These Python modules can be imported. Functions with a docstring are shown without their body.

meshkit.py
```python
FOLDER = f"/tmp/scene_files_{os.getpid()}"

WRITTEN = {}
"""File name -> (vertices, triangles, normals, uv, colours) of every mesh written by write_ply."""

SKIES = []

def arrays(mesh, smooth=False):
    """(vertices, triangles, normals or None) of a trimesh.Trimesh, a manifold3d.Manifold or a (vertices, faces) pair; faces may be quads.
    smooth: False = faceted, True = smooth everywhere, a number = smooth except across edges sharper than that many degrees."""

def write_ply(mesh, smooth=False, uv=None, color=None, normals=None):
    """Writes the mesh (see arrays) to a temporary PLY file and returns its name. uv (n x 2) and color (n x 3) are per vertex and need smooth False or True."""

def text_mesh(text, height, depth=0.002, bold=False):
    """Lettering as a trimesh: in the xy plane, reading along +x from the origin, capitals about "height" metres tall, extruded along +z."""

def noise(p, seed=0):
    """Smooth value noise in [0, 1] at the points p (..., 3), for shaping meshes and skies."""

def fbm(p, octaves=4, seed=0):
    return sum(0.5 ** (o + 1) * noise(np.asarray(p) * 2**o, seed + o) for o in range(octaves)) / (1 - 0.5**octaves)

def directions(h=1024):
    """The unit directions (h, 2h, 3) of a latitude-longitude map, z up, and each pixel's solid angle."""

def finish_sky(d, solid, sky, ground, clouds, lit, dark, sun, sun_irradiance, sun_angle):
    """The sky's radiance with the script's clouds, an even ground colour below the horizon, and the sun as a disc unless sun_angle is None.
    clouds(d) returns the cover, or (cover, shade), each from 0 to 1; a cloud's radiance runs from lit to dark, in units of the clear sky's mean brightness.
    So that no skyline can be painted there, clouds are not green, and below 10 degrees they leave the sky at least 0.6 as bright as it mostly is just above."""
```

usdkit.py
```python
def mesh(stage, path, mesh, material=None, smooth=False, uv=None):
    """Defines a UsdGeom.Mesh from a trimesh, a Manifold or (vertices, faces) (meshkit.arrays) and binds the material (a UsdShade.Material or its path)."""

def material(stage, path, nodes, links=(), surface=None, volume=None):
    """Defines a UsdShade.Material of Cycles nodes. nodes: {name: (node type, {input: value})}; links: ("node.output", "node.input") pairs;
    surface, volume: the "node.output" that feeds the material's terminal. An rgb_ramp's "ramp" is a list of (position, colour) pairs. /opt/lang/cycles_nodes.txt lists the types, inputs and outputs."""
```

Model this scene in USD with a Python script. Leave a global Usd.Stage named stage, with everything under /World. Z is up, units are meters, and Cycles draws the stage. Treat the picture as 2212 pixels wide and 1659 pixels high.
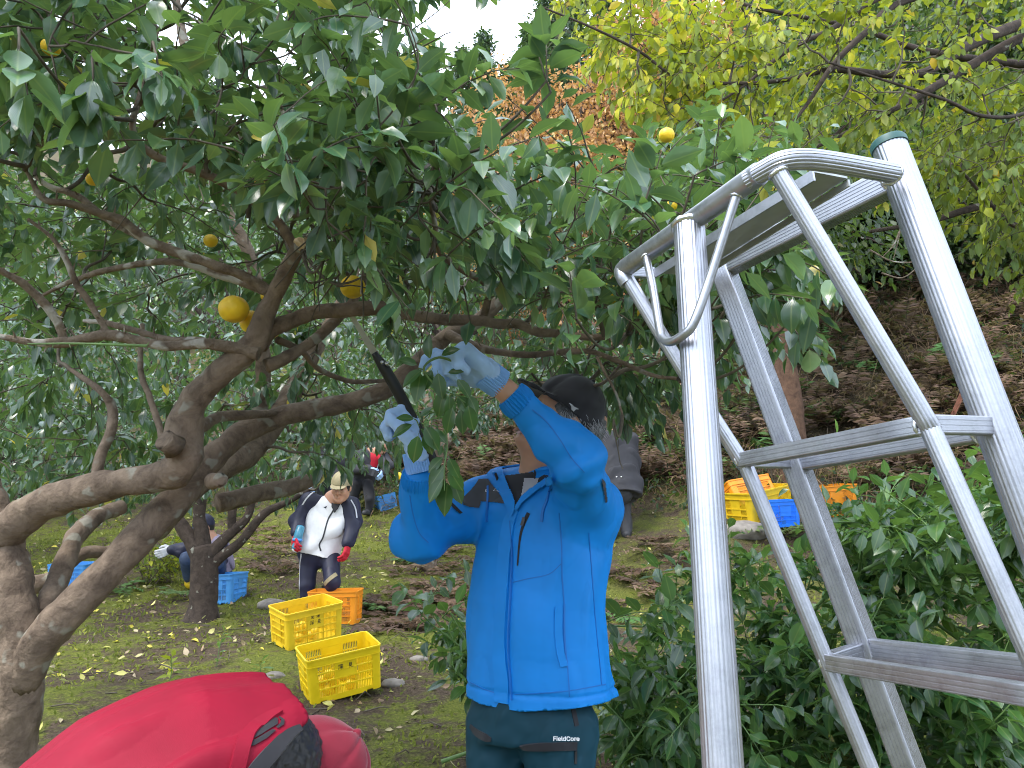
import math, random
import numpy as np
import trimesh, manifold3d, usdkit, meshkit
from scipy.spatial import cKDTree
from pxr import Usd, UsdGeom, UsdLux, UsdShade, Sdf, Gf, Vt

stage = Usd.Stage.CreateInMemory()
UsdGeom.SetStageUpAxis(stage, UsdGeom.Tokens.z)
UsdGeom.SetStageMetersPerUnit(stage, 1.0)
UsdGeom.Xform.Define(stage, '/World')
RNG = np.random.default_rng(7)

# ---------------------------------------------------------------- camera, sky, sun, exposure
PITCH = math.radians(12.0)
CAM = np.array([0.0, 0.0, 1.5])
FPX = 1650.0                                   # focal length for a picture 2212 wide
EXPOSURE = 1.62
cam = UsdGeom.Camera.Define(stage, '/World/camera')
cam.AddTranslateOp().Set(Gf.Vec3d(*CAM))
cam.AddRotateXOp().Set(90.0 + math.degrees(PITCH))
cam.CreateFocalLengthAttr(26.0)
cam.CreateHorizontalApertureAttr(26.0 * 2212 / FPX)
cam.CreateVerticalApertureAttr(26.0 * 1659 / FPX)
cam.CreateClippingRangeAttr(Gf.Vec2f(0.05, 500))
cam.CreateExposureAttr(EXPOSURE)

SUN_DIR = np.array([-0.45, -0.45, 0.95]); SUN_DIR /= np.linalg.norm(SUN_DIR)      # towards the sun
SUN_EL = math.asin(SUN_DIR[2]); SUN_ROT = math.atan2(SUN_DIR[0], SUN_DIR[1])
sky_mat = usdkit.material(stage, '/World/Looks/sky', {
    'tc': ('texture_coordinate', {}),
    'sky': ('sky_texture', {'sky_type': 'single_scattering', 'sun_disc': False, 'sun_elevation': SUN_EL, 'sun_rotation': SUN_ROT}),
    'n': ('noise_texture', {'scale': 1.6, 'detail': 5.0, 'roughness': 0.6}),
    'r': ('rgb_ramp', {'ramp': [(0.25, (0.55, 0.55, 0.55)), (0.6, (1, 1, 1))]}),
    'm': ('mix', {'color2': (8.3, 9.4, 11.2)}),
    'bg': ('background_shader', {'strength': 0.11}),
}, [('tc.generated', 'n.vector'), ('n.fac', 'r.fac'), ('r.color', 'm.fac'), ('sky.color', 'm.color1'), ('m.color', 'bg.color')], surface='bg.background')
dome = UsdLux.DomeLight.Define(stage, '/World/sky')
UsdShade.MaterialBindingAPI.Apply(dome.GetPrim()).Bind(sky_mat)
dome.GetPrim().SetCustomDataByKey('kind', 'structure')
sun = UsdLux.DistantLight.Define(stage, '/World/sun')
sun.CreateIntensityAttr(0.40); sun.CreateAngleAttr(22.0); sun.CreateNormalizeAttr(True)
sun.CreateColorAttr(Gf.Vec3f(1.0, 0.95, 0.87))
_q = Gf.Rotation(Gf.Vec3d(0, 0, 1), Gf.Vec3d(*map(float, SUN_DIR)))
_ax = _q.GetAxis(); sun.AddOrientOp().Set(Gf.Quatf(_q.GetQuat()))

# ---------------------------------------------------------------- helpers
_cp, _sp = math.cos(PITCH), math.sin(PITCH)
def ray(px, py):
    """Direction (unit forward depth) of the sight line through a point of the 2212 x 1659 picture."""
    x = (px - 1106.0) / FPX; y = -(py - 829.5) / FPX
    return np.array([x, _cp - y * _sp, _sp + y * _cp])
def P(px, py, d):                     # point at forward depth d
    return CAM + ray(px, py) * d
def W(px, py, Y):                     # point on the upright plane y = Y
    r = ray(px, py); return CAM + r * (Y / r[1])
def proj(p):
    q = np.asarray(p) - CAM
    d = q[..., 1] * _cp + q[..., 2] * _sp
    u = -q[..., 1] * _sp + q[..., 2] * _cp
    dd = np.where(d > 0.05, d, 0.05)
    return 1106 + FPX * q[..., 0] / dd, 829.5 - FPX * u / dd, d
def nrm(v):
    v = np.asarray(v, float); return v / np.maximum(np.linalg.norm(v, axis=-1, keepdims=True), 1e-9)

_count = {}
def numbered(parent, name):
    k = (parent, name); n = _count.get(k, 0); _count[k] = n + 1
    return f'{parent}/{name}' + (f'_{n:03d}' if n else '')
def tag(prim, label=None, cat=None, group=None, kind=None):
    for k, v in (('label', label), ('category', cat), ('group', group), ('kind', kind)):
        if v: prim.SetCustomDataByKey(k, v)
    return prim
def thing(name, label, cat, loc=(0, 0, 0), group=None, rz=0.0):
    path = numbered('/World', name)
    x = UsdGeom.Xform.Define(stage, path)
    x.AddTranslateOp().Set(Gf.Vec3d(*map(float, loc)))
    if rz: x.AddRotateZOp().Set(float(rz))
    tag(x.GetPrim(), label, cat, group)
    x.loc = np.array(loc, float)
    return x
def vnormals(v, f):
    n = np.zeros_like(v)
    c = np.cross(v[f[:, 1]] - v[f[:, 0]], v[f[:, 2]] - v[f[:, 0]])
    for k in range(3):
        n[:, 0] += np.bincount(f[:, k], c[:, 0], len(v)); n[:, 1] += np.bincount(f[:, k], c[:, 1], len(v)); n[:, 2] += np.bincount(f[:, k], c[:, 2], len(v))
    return nrm(n)
def put(name, parent, v, f, mat, smooth=True, uv=None, tint=None, normals=None, label=None, cat=None, group=None, kind=None):
    """One Mesh prim. parent: None (top level), an Xform (vertices are given in world space and made local) or a Mesh prim wrapper."""
    v = np.asarray(v, float); f = np.asarray(f, np.int64)
    if f.shape[1] == 4: f = np.vstack([f[:, [0, 1, 2]], f[:, [0, 2, 3]]])
    base = '/World' if parent is None else str(parent.GetPath())
    loc = np.zeros(3) if parent is None else getattr(parent, 'loc', np.zeros(3))
    if smooth is not True and smooth is not False and smooth is not None:
        v, f, normals = meshkit.arrays((v, f), smooth)
    elif smooth is True and normals is None:
        normals = vnormals(v, f)
    path = numbered(base, name)
    m = UsdGeom.Mesh.Define(stage, path)
    m.CreatePointsAttr(Vt.Vec3fArray.FromNumpy((v - loc).astype(np.float32)))
    m.CreateFaceVertexCountsAttr(Vt.IntArray.FromNumpy(np.full(len(f), 3, np.int32)))
    m.CreateFaceVertexIndicesAttr(Vt.IntArray.FromNumpy(np.ascontiguousarray(f, np.int32).ravel()))
    m.CreateSubdivisionSchemeAttr('none')
    if normals is not None:
        m.CreateNormalsAttr(Vt.Vec3fArray.FromNumpy(np.asarray(normals, np.float32))); m.SetNormalsInterpolation('vertex')
    if uv is not None:
        UsdGeom.PrimvarsAPI(m).CreatePrimvar('st', Sdf.ValueTypeNames.TexCoord2fArray, 'vertex').Set(Vt.Vec2fArray.FromNumpy(np.asarray(uv, np.float32)))
    if tint is not None:
        UsdGeom.PrimvarsAPI(m).CreatePrimvar('tint', Sdf.ValueTypeNames.FloatArray, 'vertex').Set(Vt.FloatArray.FromNumpy(np.asarray(tint, np.float32)))
    UsdShade.MaterialBindingAPI.Apply(m.GetPrim()).Bind(mat)
    tag(m.GetPrim(), label, cat, group, kind)
    m.loc = loc
    return m
class MB:
    """Collects vertices and triangles of one mesh."""
    def __init__(s): s.v, s.f, s.n, s.t = [], [], 0, []
    def add(s, v, f, tint=None):
        v = np.asarray(v, float); f = np.asarray(f, np.int64)
        if f.shape[1] == 4: f = np.vstack([f[:, [0, 1, 2]], f[:, [0, 2, 3]]])
        s.v.append(v); s.f.append(f + s.n); s.n += len(v)
        s.t.append(np.full(len(v), 0.5) if tint is None else np.broadcast_to(np.asarray(tint, float), (len(v),)))
        return s
    def get(s): return np.vstack(s.v), np.vstack(s.f)
    def tint(s): return np.concatenate(s.t)
def box(c, half, R=None):
    c = np.asarray(c, float); h = np.asarray(half, float)
    v = np.array([[i, j, k] for i in (-1, 1) for j in (-1, 1) for k in (-1, 1)], float) * h
    f = np.array([[0, 1, 3], [0, 3, 2], [4, 6, 7], [4, 7, 5], [0, 4, 5], [0, 5, 1], [2, 3, 7], [2, 7, 6], [0, 2, 6], [0, 6, 4], [1, 5, 7], [1, 7, 3]])
    if R is not None: v = v @ np.asarray(R).T
    return v + c, f
def catmull(pts, n=6):
    """Smooth polyline through rows of pts (any number of columns)."""
    p = np.asarray(pts, float)
    if len(p) < 3: 
        t = np.linspace(0, 1, n + 1)[:, None]; return p[0] * (1 - t) + p[-1] * t
    q = np.vstack([2 * p[0] - p[1], p, 2 * p[-1] - p[-2]]); out = []
    for i in range(1, len(q) - 2):
        t = np.linspace(0, 1, n, endpoint=False)[:, None]
        a, b, c, d = q[i - 1], q[i], q[i + 1], q[i + 2]
        out.append(0.5 * (2 * b + (c - a) * t + (2 * a - 5 * b + 4 * c - d) * t**2 + (3 * b - a - 3 * c + d) * t**3))
    return np.vstack(out + [p[-1:]])
def frames(p):
    t = nrm(np.gradient(p, axis=0)); u = np.zeros_like(p)
    ref = np.array([0, 0, 1.0]) if abs(t[0, 2]) < 0.9 else np.array([1.0, 0, 0])
    u[0] = nrm(ref - t[0] * (ref @ t[0]))
    for i in range(1, len(p)):
        w = u[i - 1] - t[i] * (u[i - 1] @ t[i]); u[i] = nrm(w)
    return t, u, np.cross(t, u)
def tube(pts, r, n=8, cap=True, prof=None, up=None):
    """Swept tube; r a number or per point; prof: closed 2D profile (k,2) scaled by r."""
    p = np.asarray(pts, float); m = len(p); r = np.broadcast_to(np.asarray(r, float), (m,))
    t, u, w = frames(p)
    if up is not None:
        u = nrm(np.asarray(up, float)[None] - t * (t @ np.asarray(up, float))[:, None]); w = np.cross(t, u)
    if prof is None:
        a = np.linspace(0, 2 * np.pi, n, endpoint=False); prof = np.stack([np.cos(a), np.sin(a)], 1)
    n = len(prof)
    v = p[:, None] + r[:, None, None] * (prof[None, :, :1] * u[:, None] + prof[None, :, 1:] * w[:, None])
    v = v.reshape(-1, 3); i = np.arange(m - 1)[:, None] * n; j = np.arange(n)[None]; k = (j + 1) % n
    f = np.stack([i + j, i + k, i + n + k, i + n + j], -1).reshape(-1, 4)
    f = np.vstack([f[:, [0, 1, 2]], f[:, [0, 2, 3]]])
    if cap:
        a0 = len(v); v = np.vstack([v, p[:1], p[-1:]]); j = np.arange(n); k = (j + 1) % n; e = (m - 1) * n
        f = np.vstack([f, np.stack([np.full(n, a0), k, j], 1), np.stack([np.full(n, a0 + 1), e + j, e + k], 1)])
    return v, f

# ---------------------------------------------------------------- surface nets: a mesh from a signed distance function
def sdf_mesh(fn, lo, hi, h, newton=1):
    lo = np.asarray(lo, float); hi = np.asarray(hi, float)
    # coarse pass finds the cells that matter
    dims = np.ceil((hi - lo) / h).astype(int) + 1
    xs = [lo[k] + h * np.arange(dims[k]) for k in range(3)]
    B = 6
    cx = [x[B // 2::B] for x in xs]
    G = np.stack(np.meshgrid(*cx, indexing='ij'), -1)
    D = fn(G.reshape(-1, 3)).reshape(G.shape[:3])
    near = np.abs(D) < h * B * 1.9
    V = np.repeat(np.repeat(np.repeat(np.where(D > 0, 1.0, -1.0) * h * B, B, 0), B, 1), B, 2)
    N = np.repeat(np.repeat(np.repeat(near, B, 0), B, 1), B, 2)
    V2 = np.full(tuple(dims), h * B); N2 = np.zeros(tuple(dims), bool)
    s = tuple(slice(0, min(a, b)) for a, b in zip(dims, V.shape)); V2[s] = V[s]; N2[s] = N[s]
    for k in range(3):                                   # the last partial block
        if V.shape[k] < dims[k]:
            idx = [slice(None)] * 3; idx[k] = slice(V.shape[k], None); N2[tuple(idx)] = True
    ii = np.argwhere(N2)
    pts = np.stack([xs[0][ii[:, 0]], xs[1][ii[:, 1]], xs[2][ii[:, 2]]], -1)
    V2[N2] = np.concatenate([fn(c) for c in np.array_split(pts, max(1, len(pts) // 60000))])
    V = V2
    ins = V < 0
    c = np.zeros(tuple(dims - 1), int)
    for dx in (0, 1):
        for dy in (0, 1):
            for dz in (0, 1):
                c += ins[dx:dims[0] - 1 + dx, dy:dims[1] - 1 + dy, dz:dims[2] - 1 + dz]
    act = (c > 0) & (c < 8)
    idx = -np.ones(act.shape, int); A = np.argwhere(act); idx[act] = np.arange(len(A))
    acc = np.zeros((len(A), 3)); cnt = np.zeros(len(A))
    corner = [(a, b, d) for a in (0, 1) for b in (0, 1) for d in (0, 1)]
    for c0 in corner:
        for ax in range(3):
            if c0[ax]: continue
            c1 = list(c0); c1[ax] = 1
            a = V[A[:, 0] + c0[0], A[:, 1] + c0[1], A[:, 2] + c0[2]]; b = V[A[:, 0] + c1[0], A[:, 1] + c1[1], A[:, 2] + c1[2]]
            m = (a < 0) != (b < 0); t = np.where(m, a / np.where(m, a - b, 1), 0)
            pos = np.tile(np.array(c0, float), (len(A), 1)); pos[:, ax] += t
            acc[m] += pos[m]; cnt[m] += 1
    v = lo + h * (A + acc / np.maximum(cnt, 1)[:, None])
    F = []
    for ax in range(3):
        o = [k for k in range(3) if k != ax]
        a = ins; sl0 = [slice(None)] * 3; sl1 = [slice(None)] * 3; sl0[ax] = slice(0, -1); sl1[ax] = slice(1, None)
        ch = a[tuple(sl0)] != a[tuple(sl1)]; E = np.argwhere(ch)
        E = E[(E[:, o[0]] > 0) & (E[:, o[1]] > 0) & (E[:, o[0]] < dims[o[0]] - 1) & (E[:, o[1]] < dims[o[1]] - 1)]
        if not len(E): continue
        def cell(d0, d1):
            q = E.copy(); q[:, o[0]] += d0; q[:, o[1]] += d1; return idx[q[:, 0], q[:, 1], q[:, 2]]
        quad = np.stack([cell(-1, -1), cell(0, -1), cell(0, 0), cell(-1, 0)], 1)
        flip = ~ins[E[:, 0], E[:, 1], E[:, 2]]
        if ax == 1: flip = ~flip
        quad[flip] = quad[flip][:, ::-1]
        F.append(quad[(quad >= 0).all(1)])
    f = np.vstack(F)
    def grad(q, d, e):
        return np.stack([fn(q + e * np.eye(3)[k]) - d for k in range(3)], -1) / e
    for _ in range(newton):
        d = fn(v); g = grad(v, d, h * 0.3); g2 = np.maximum((g * g).sum(-1), 0.25)
        st = np.clip(d / g2, -h * .6, h * .6)
        v = v - st[:, None] * g
    n = nrm(grad(v, fn(v), h * 0.25))
    f = np.vstack([f[:, [0, 1, 2]], f[:, [0, 2, 3]]])
    return v, f, n
def smin(a, b, k):
    h = np.clip(0.5 + 0.5 * (b - a) / k, 0, 1)
    return b * (1 - h) + a * h - k * h * (1 - h)
def cone(p, a, b, ra, rb, sq=None):
    """Tapered capsule; sq=(axis, factor) flattens it along a unit axis."""
    a = np.asarray(a, float); b = np.asarray(b, float)
    q = p - a; ba = b - a
    t = np.clip(q @ ba / max(ba @ ba, 1e-9), 0, 1)
    d = q - t[:, None] * ba
    if sq is not None:
        ax = np.asarray(sq[0], float); c = d @ ax; d = d + (c * (1 / sq[1] - 1))[:, None] * ax
    return np.linalg.norm(d, axis=1) - (ra + (rb - ra) * t)
def chain(p, pts, rs, k=0.02, sq=None):
    d = None
    for i in range(len(pts) - 1):
        c = cone(p, pts[i], pts[i + 1], rs[i], rs[i + 1], sq); d = c if d is None else smin(d, c, k)
    return d
def ell(p, c, R, rad):
    """Ellipsoid; R rows are its axes."""
    q = (p - np.asarray(c, float)) @ np.asarray(R, float).T / np.asarray(rad, float)
    l = np.linalg.norm(q, axis=1); return (l - 1) * np.min(rad) * (0.5 + 0.5 * np.clip(l, 0, 2) / np.maximum(l, 1))
def loft(p, cs, us, ws, a, b, pw=2.0):
    """Elliptical loft along centres cs with side axes us, front axes ws and half widths a, b; exact inside, approximate outside."""
    cs = np.asarray(cs, float); best = np.full(len(p), 1e9)
    us = np.broadcast_to(us, cs.shape); ws = np.broadcast_to(ws, cs.shape); a = np.asarray(a, float); b = np.asarray(b, float)
    for i in range(len(cs) - 1):
        ax = cs[i + 1] - cs[i]; L2 = ax @ ax; q = p - cs[i]
        t = np.clip(q @ ax / L2, 0, 1)
        u = us[i] * (1 - t)[:, None] + us[i + 1] * t[:, None]; w = ws[i] * (1 - t)[:, None] + ws[i + 1] * t[:, None]
        A = a[i] * (1 - t) + a[i + 1] * t; Bq = b[i] * (1 - t) + b[i + 1] * t
        d = q - t[:, None] * ax
        du = (d * u).sum(1); dw = (d * w).sum(1); dl = (d @ ax) / math.sqrt(L2)
        e = np.abs(du / A) ** pw + np.abs(dw / Bq) ** pw
        mn = np.minimum(A, Bq)
        inner = ((t <= 0) & (i > 0)) | ((t >= 1) & (i < len(cs) - 2))      # at a bend the sections meet in an ellipsoid
        s = ((e + np.where(inner, np.abs(dl / mn) ** pw, 0)) ** (1 / pw) - 1) * mn
        s = np.where((np.abs(dl) > 1e-6) & ~inner, np.sqrt(np.maximum(s, 0) ** 2 + dl ** 2), s)
        best = np.minimum(best, s)
    return best
def vnoise(p, scale, seed=0, oct=2):
    return meshkit.fbm(np.asarray(p) * scale + 57.3, oct, seed) - 0.5

# ---------------------------------------------------------------- materials
LK = '/World/Looks/'
def leaf_mat(name, ramp, rough=0.34, trans=0.25, tcol=(0.25, 0.42, 0.05), back=1.5, spec=0.5, vein=0.35, patch=14.0):
    """Leaf: colour from the tint primvar, paler underside, midrib, patchy tone, light passing through."""
    return usdkit.material(stage, LK + name, {
        'a': ('attribute', {'attribute': 'tint'}),
        'r': ('rgb_ramp', {'ramp': ramp}),
        'g': ('geometry', {}),
        'n': ('noise_texture', {'scale': patch, 'detail': 3.0}),
        'nr': ('map_range', {'from_min': 0.3, 'from_max': 0.7, 'to_min': 0.72, 'to_max': 1.25}),
        'uv': ('uvmap', {'attribute': 'st'}),
        's': ('separate_xyz', {}),
        'm0': ('math', {'math_type': 'subtract', 'value2': 0.5}),
        'm1': ('math', {'math_type': 'absolute'}),
        'm2': ('map_range', {'from_min': 0.0, 'from_max': 0.06, 'to_min': vein, 'to_max': 0.0, 'clamp': True}),
        'vs': ('math', {'math_type': 'multiply_add', 'value2': 1.1, 'value3': 0.0}),
        'vm': ('math', {'math_type': 'subtract'}),
        'vf': ('math', {'math_type': 'multiply', 'value2': 58.0}),
        'vsin': ('math', {'math_type': 'sine'}),
        'vb': ('bump', {'strength': 0.05, 'distance': 0.002}),
        'hx': ('hsv', {'value': 1.0, 'saturation': 1.0}),
        'bk': ('mix', {'mix_type': 'mix', 'color2': (1, 1, 1)}),
        'bx': ('hsv', {'value': back, 'saturation': 0.82}),
        'sel': ('mix', {}),
        'rib': ('mix', {'color2': (0.30, 0.36, 0.12)}),
        'p': ('principled_bsdf', {'roughness': rough, 'specular_ior_level': spec}),
        't': ('translucent_bsdf', {}),
        'tm': ('mix', {'fac': 0.5, 'color2': tcol}),
        'mx': ('mix_closure', {'fac': trans}),
    }, [('a.fac', 'r.fac'), ('g.position', 'n.vector'), ('n.fac', 'nr.value'), ('nr.result', 'hx.value'), ('r.color', 'hx.color'),
        ('hx.color', 'bx.color'), ('g.backfacing', 'sel.fac'), ('hx.color', 'sel.color1'), ('bx.color', 'sel.color2'),
        ('uv.UV', 's.vector'), ('s.x', 'm0.value1'), ('m0.value', 'm1.value1'), ('m1.value', 'm2.value'), ('m2.result', 'rib.fac'), ('sel.color', 'rib.color1'),
        ('m1.value', 'vs.value1'), ('s.y', 'vm.value1'), ('vs.value', 'vm.value2'), ('vm.value', 'vf.value1'), ('vf.value', 'vsin.value1'), ('vsin.value', 'vb.height'), ('vb.normal', 'p.normal'),
        ('rib.color', 'p.base_color'), ('r.color', 'tm.color1'), ('tm.color', 't.color'), ('p.BSDF', 'mx.closure1'), ('t.BSDF', 'mx.closure2')], surface='mx.closure')
def plain(name, col, rough=0.5, metal=0.0, spec=0.5, var=0.12, scale=30.0, bump=0.0, bscale=200.0, sheen=0.0, sss=0.0, coat=0.0, rvar=0.0):
    nodes = {
        'g': ('geometry', {}),
        'n': ('noise_texture', {'scale': scale, 'detail': 4.0}),
        'r': ('map_range', {'from_min': 0.3, 'from_max': 0.7, 'to_min': 1 - var, 'to_max': 1 + var}),
        'h': ('hsv', {'color': col}),
        'p': ('principled_bsdf', {'roughness': rough, 'metallic': metal, 'specular_ior_level': spec, 'sheen_weight': sheen, 'coat_weight': coat}),
    }
    links = [('g.position', 'n.vector'), ('n.fac', 'r.value'), ('r.result', 'h.value'), ('h.color', 'p.base_color')]
    if sss: nodes['p'][1].update({'subsurface_weight': sss, 'subsurface_scale': 0.006, 'subsurface_radius': (1, 0.35, 0.2)})
    if bump:
        nodes['bn'] = ('noise_texture', {'scale': bscale, 'detail': 3.0}); nodes['b'] = ('bump', {'strength': bump, 'distance': 0.002})
        links += [('g.position', 'bn.vector'), ('bn.fac', 'b.height'), ('b.normal', 'p.normal')]
    if rvar:
        nodes['rr'] = ('map_range', {'from_min': 0.3, 'from_max': 0.7, 'to_min': rough - rvar, 'to_max': rough + rvar})
        links += [('n.fac', 'rr.value'), ('rr.result', 'p.roughness')]
    return usdkit.material(stage, LK + name, nodes, links, surface='p.BSDF')
def bark_mat(name, dark, light, lichen=(0.30, 0.30, 0.25), lich=0.60, scale=18.0, moss=None):
    nodes = {
        'g': ('geometry', {}),
        'n': ('noise_texture', {'scale': scale, 'detail': 7.0, 'roughness': 0.65, 'distortion': 0.6}),
        'r': ('rgb_ramp', {'ramp': [(0.3, dark), (0.7, light)]}),
        'ln': ('noise_texture', {'scale': 16.0, 'detail': 2.0, 'roughness': 0.45}),
        'lr': ('map_range', {'from_min': lich, 'from_max': lich + 0.05, 'to_min': 0.0, 'to_max': 0.6, 'clamp': True}),
        'm': ('mix', {'color2': lichen}),
        'bn': ('noise_texture', {'scale': scale * 5, 'detail': 5.0}),
        'b': ('bump', {'strength': 0.7, 'distance': 0.006}),
        'p': ('principled_bsdf', {'roughness': 0.85, 'specular_ior_level': 0.25}),
    }
    links = [('g.position', 'n.vector'), ('n.fac', 'r.fac'), ('g.position', 'ln.vector'), ('ln.fac', 'lr.value'), ('lr.result', 'm.fac'), ('r.color', 'm.color1'),
             ('m.color', 'p.base_color'), ('g.position', 'bn.vector'), ('bn.fac', 'b.height'), ('b.normal', 'p.normal')]
    return usdkit.material(stage, LK + name, nodes, links, surface='p.BSDF')

M = {}
G0 = [(0.0, (0.024, 0.066, 0.035)), (0.35, (0.042, 0.100, 0.046)), (0.7, (0.085, 0.165, 0.054)), (0.90, (0.15, 0.23, 0.05)), (0.955, (0.13, 0.2, 0.03)), (0.97, (0.45, 0.36, 0.03)), (1.0, (0.55, 0.42, 0.03))]
M['leaf'] = leaf_mat('citrus_leaf', G0, rough=0.27, trans=0.22, spec=1.0)
M['leaf_far'] = leaf_mat('citrus_leaf_shaded', [(a, tuple(.62 * x for x in c)) for a, c in G0], rough=0.3, trans=0.16, vein=0.1, spec=0.6)  # citrus ramp scaled down: the shade among the trees behind is in the colour
M['leaf_cut'] = leaf_mat('cut_leaf', [(0.0, (0.014, 0.05, 0.02)), (0.4, (0.026, 0.082, 0.02)), (0.75, (0.06, 0.145, 0.026)), (1.0, (0.14, 0.24, 0.04))], rough=0.30, spec=0.8, trans=0.25)
M['leaf_lime'] = leaf_mat('yellowing_leaf', [(0.0, (0.028, 0.065, 0.014)), (0.4, (0.085, 0.14, 0.02)), (0.75, (0.27, 0.31, 0.012)), (0.93, (0.52, 0.46, 0.02)), (1.0, (0.6, 0.36, 0.04))], rough=0.5, trans=0.36, tcol=(0.5, 0.56, 0.02), vein=0.15, back=1.05, spec=0.35)
M['leaf_orange'] = leaf_mat('autumn_leaf', [(0.0, (0.17, 0.075, 0.03)), (0.4, (0.32, 0.155, 0.055)), (0.75, (0.43, 0.25, 0.08)), (1.0, (0.54, 0.38, 0.13))], rough=0.65, trans=0.25, tcol=(0.75, 0.4, 0.08), vein=0.0)  # orange muted in the ramp itself to stand in for haze
M['needle'] = leaf_mat('cedar_needle', [(0.0, (0.012, 0.03, 0.016)), (1.0, (0.05, 0.095, 0.045))], rough=0.7, trans=0.15, vein=0.0)
M['forest'] = leaf_mat('shaded_forest_leaf', [(0.0, (0.007, 0.018, 0.008)), (0.6, (0.024, 0.05, 0.013)), (0.92, (0.09, 0.11, 0.02)), (1.0, (0.25, 0.14, 0.03))], rough=0.5, trans=0.25, vein=0.0)  # ramp made extra dark to paint the shade of the bank hollow
M['fern'] = leaf_mat('fern_frond', [(0.0, (0.06, 0.032, 0.022)), (0.4, (0.14, 0.078, 0.05)), (0.6, (0.22, 0.15, 0.095)), (0.66, (0.10, 0.14, 0.04)), (1.0, (0.05, 0.15, 0.03))], rough=0.7, trans=0.25, tcol=(0.3, 0.3, 0.08), vein=0.0)
M['straw'] = leaf_mat('dry_grass', [(0.0, (0.11, 0.062, 0.036)), (0.7, (0.27, 0.18, 0.10)), (0.85, (0.16, 0.17, 0.055)), (1.0, (0.09, 0.16, 0.035))], rough=0.7, trans=0.25, tcol=(0.4, 0.35, 0.15), vein=0.0)
M['moss'] = leaf_mat('moss_tuft', [(0.0, (0.06, 0.08, 0.016)), (0.5, (0.135, 0.16, 0.026)), (1.0, (0.27, 0.27, 0.05))], rough=0.85, trans=0.25, tcol=(0.35, 0.4, 0.04), vein=0.0, spec=0.2)
M['litter'] = leaf_mat('fallen_leaf', [(0.0, (0.10, 0.055, 0.03)), (0.35, (0.26, 0.17, 0.10)), (0.6, (0.38, 0.31, 0.2)), (0.75, (0.42, 0.40, 0.12)), (1.0, (0.6, 0.5, 0.06))], rough=0.55, trans=0.15, vein=0.1)
M['bark'] = bark_mat('citrus_bark', (0.075, 0.053, 0.039), (0.25, 0.187, 0.137), lich=0.62)
M['bark_pale'] = bark_mat('weathered_bark', (0.085, 0.06, 0.042), (0.26, 0.2, 0.15), lichen=(0.5, 0.48, 0.43), lich=0.55, scale=30)
M['bark_dark'] = bark_mat('dark_bark', (0.022, 0.016, 0.013), (0.075, 0.055, 0.043), lich=0.68)
M['bark_red'] = bark_mat('cedar_bark', (0.05, 0.028, 0.018), (0.15, 0.085, 0.055), lich=0.75, scale=14)
M['twig'] = plain('twig', (0.075, 0.06, 0.04), 0.75, var=0.4, scale=40)
M['twig_green'] = plain('green_twig', (0.10, 0.18, 0.05), 0.5, var=0.25, scale=40)
M['wood_cut'] = plain('cut_wood', (0.52, 0.38, 0.22), 0.7, var=0.2, scale=60)
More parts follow.
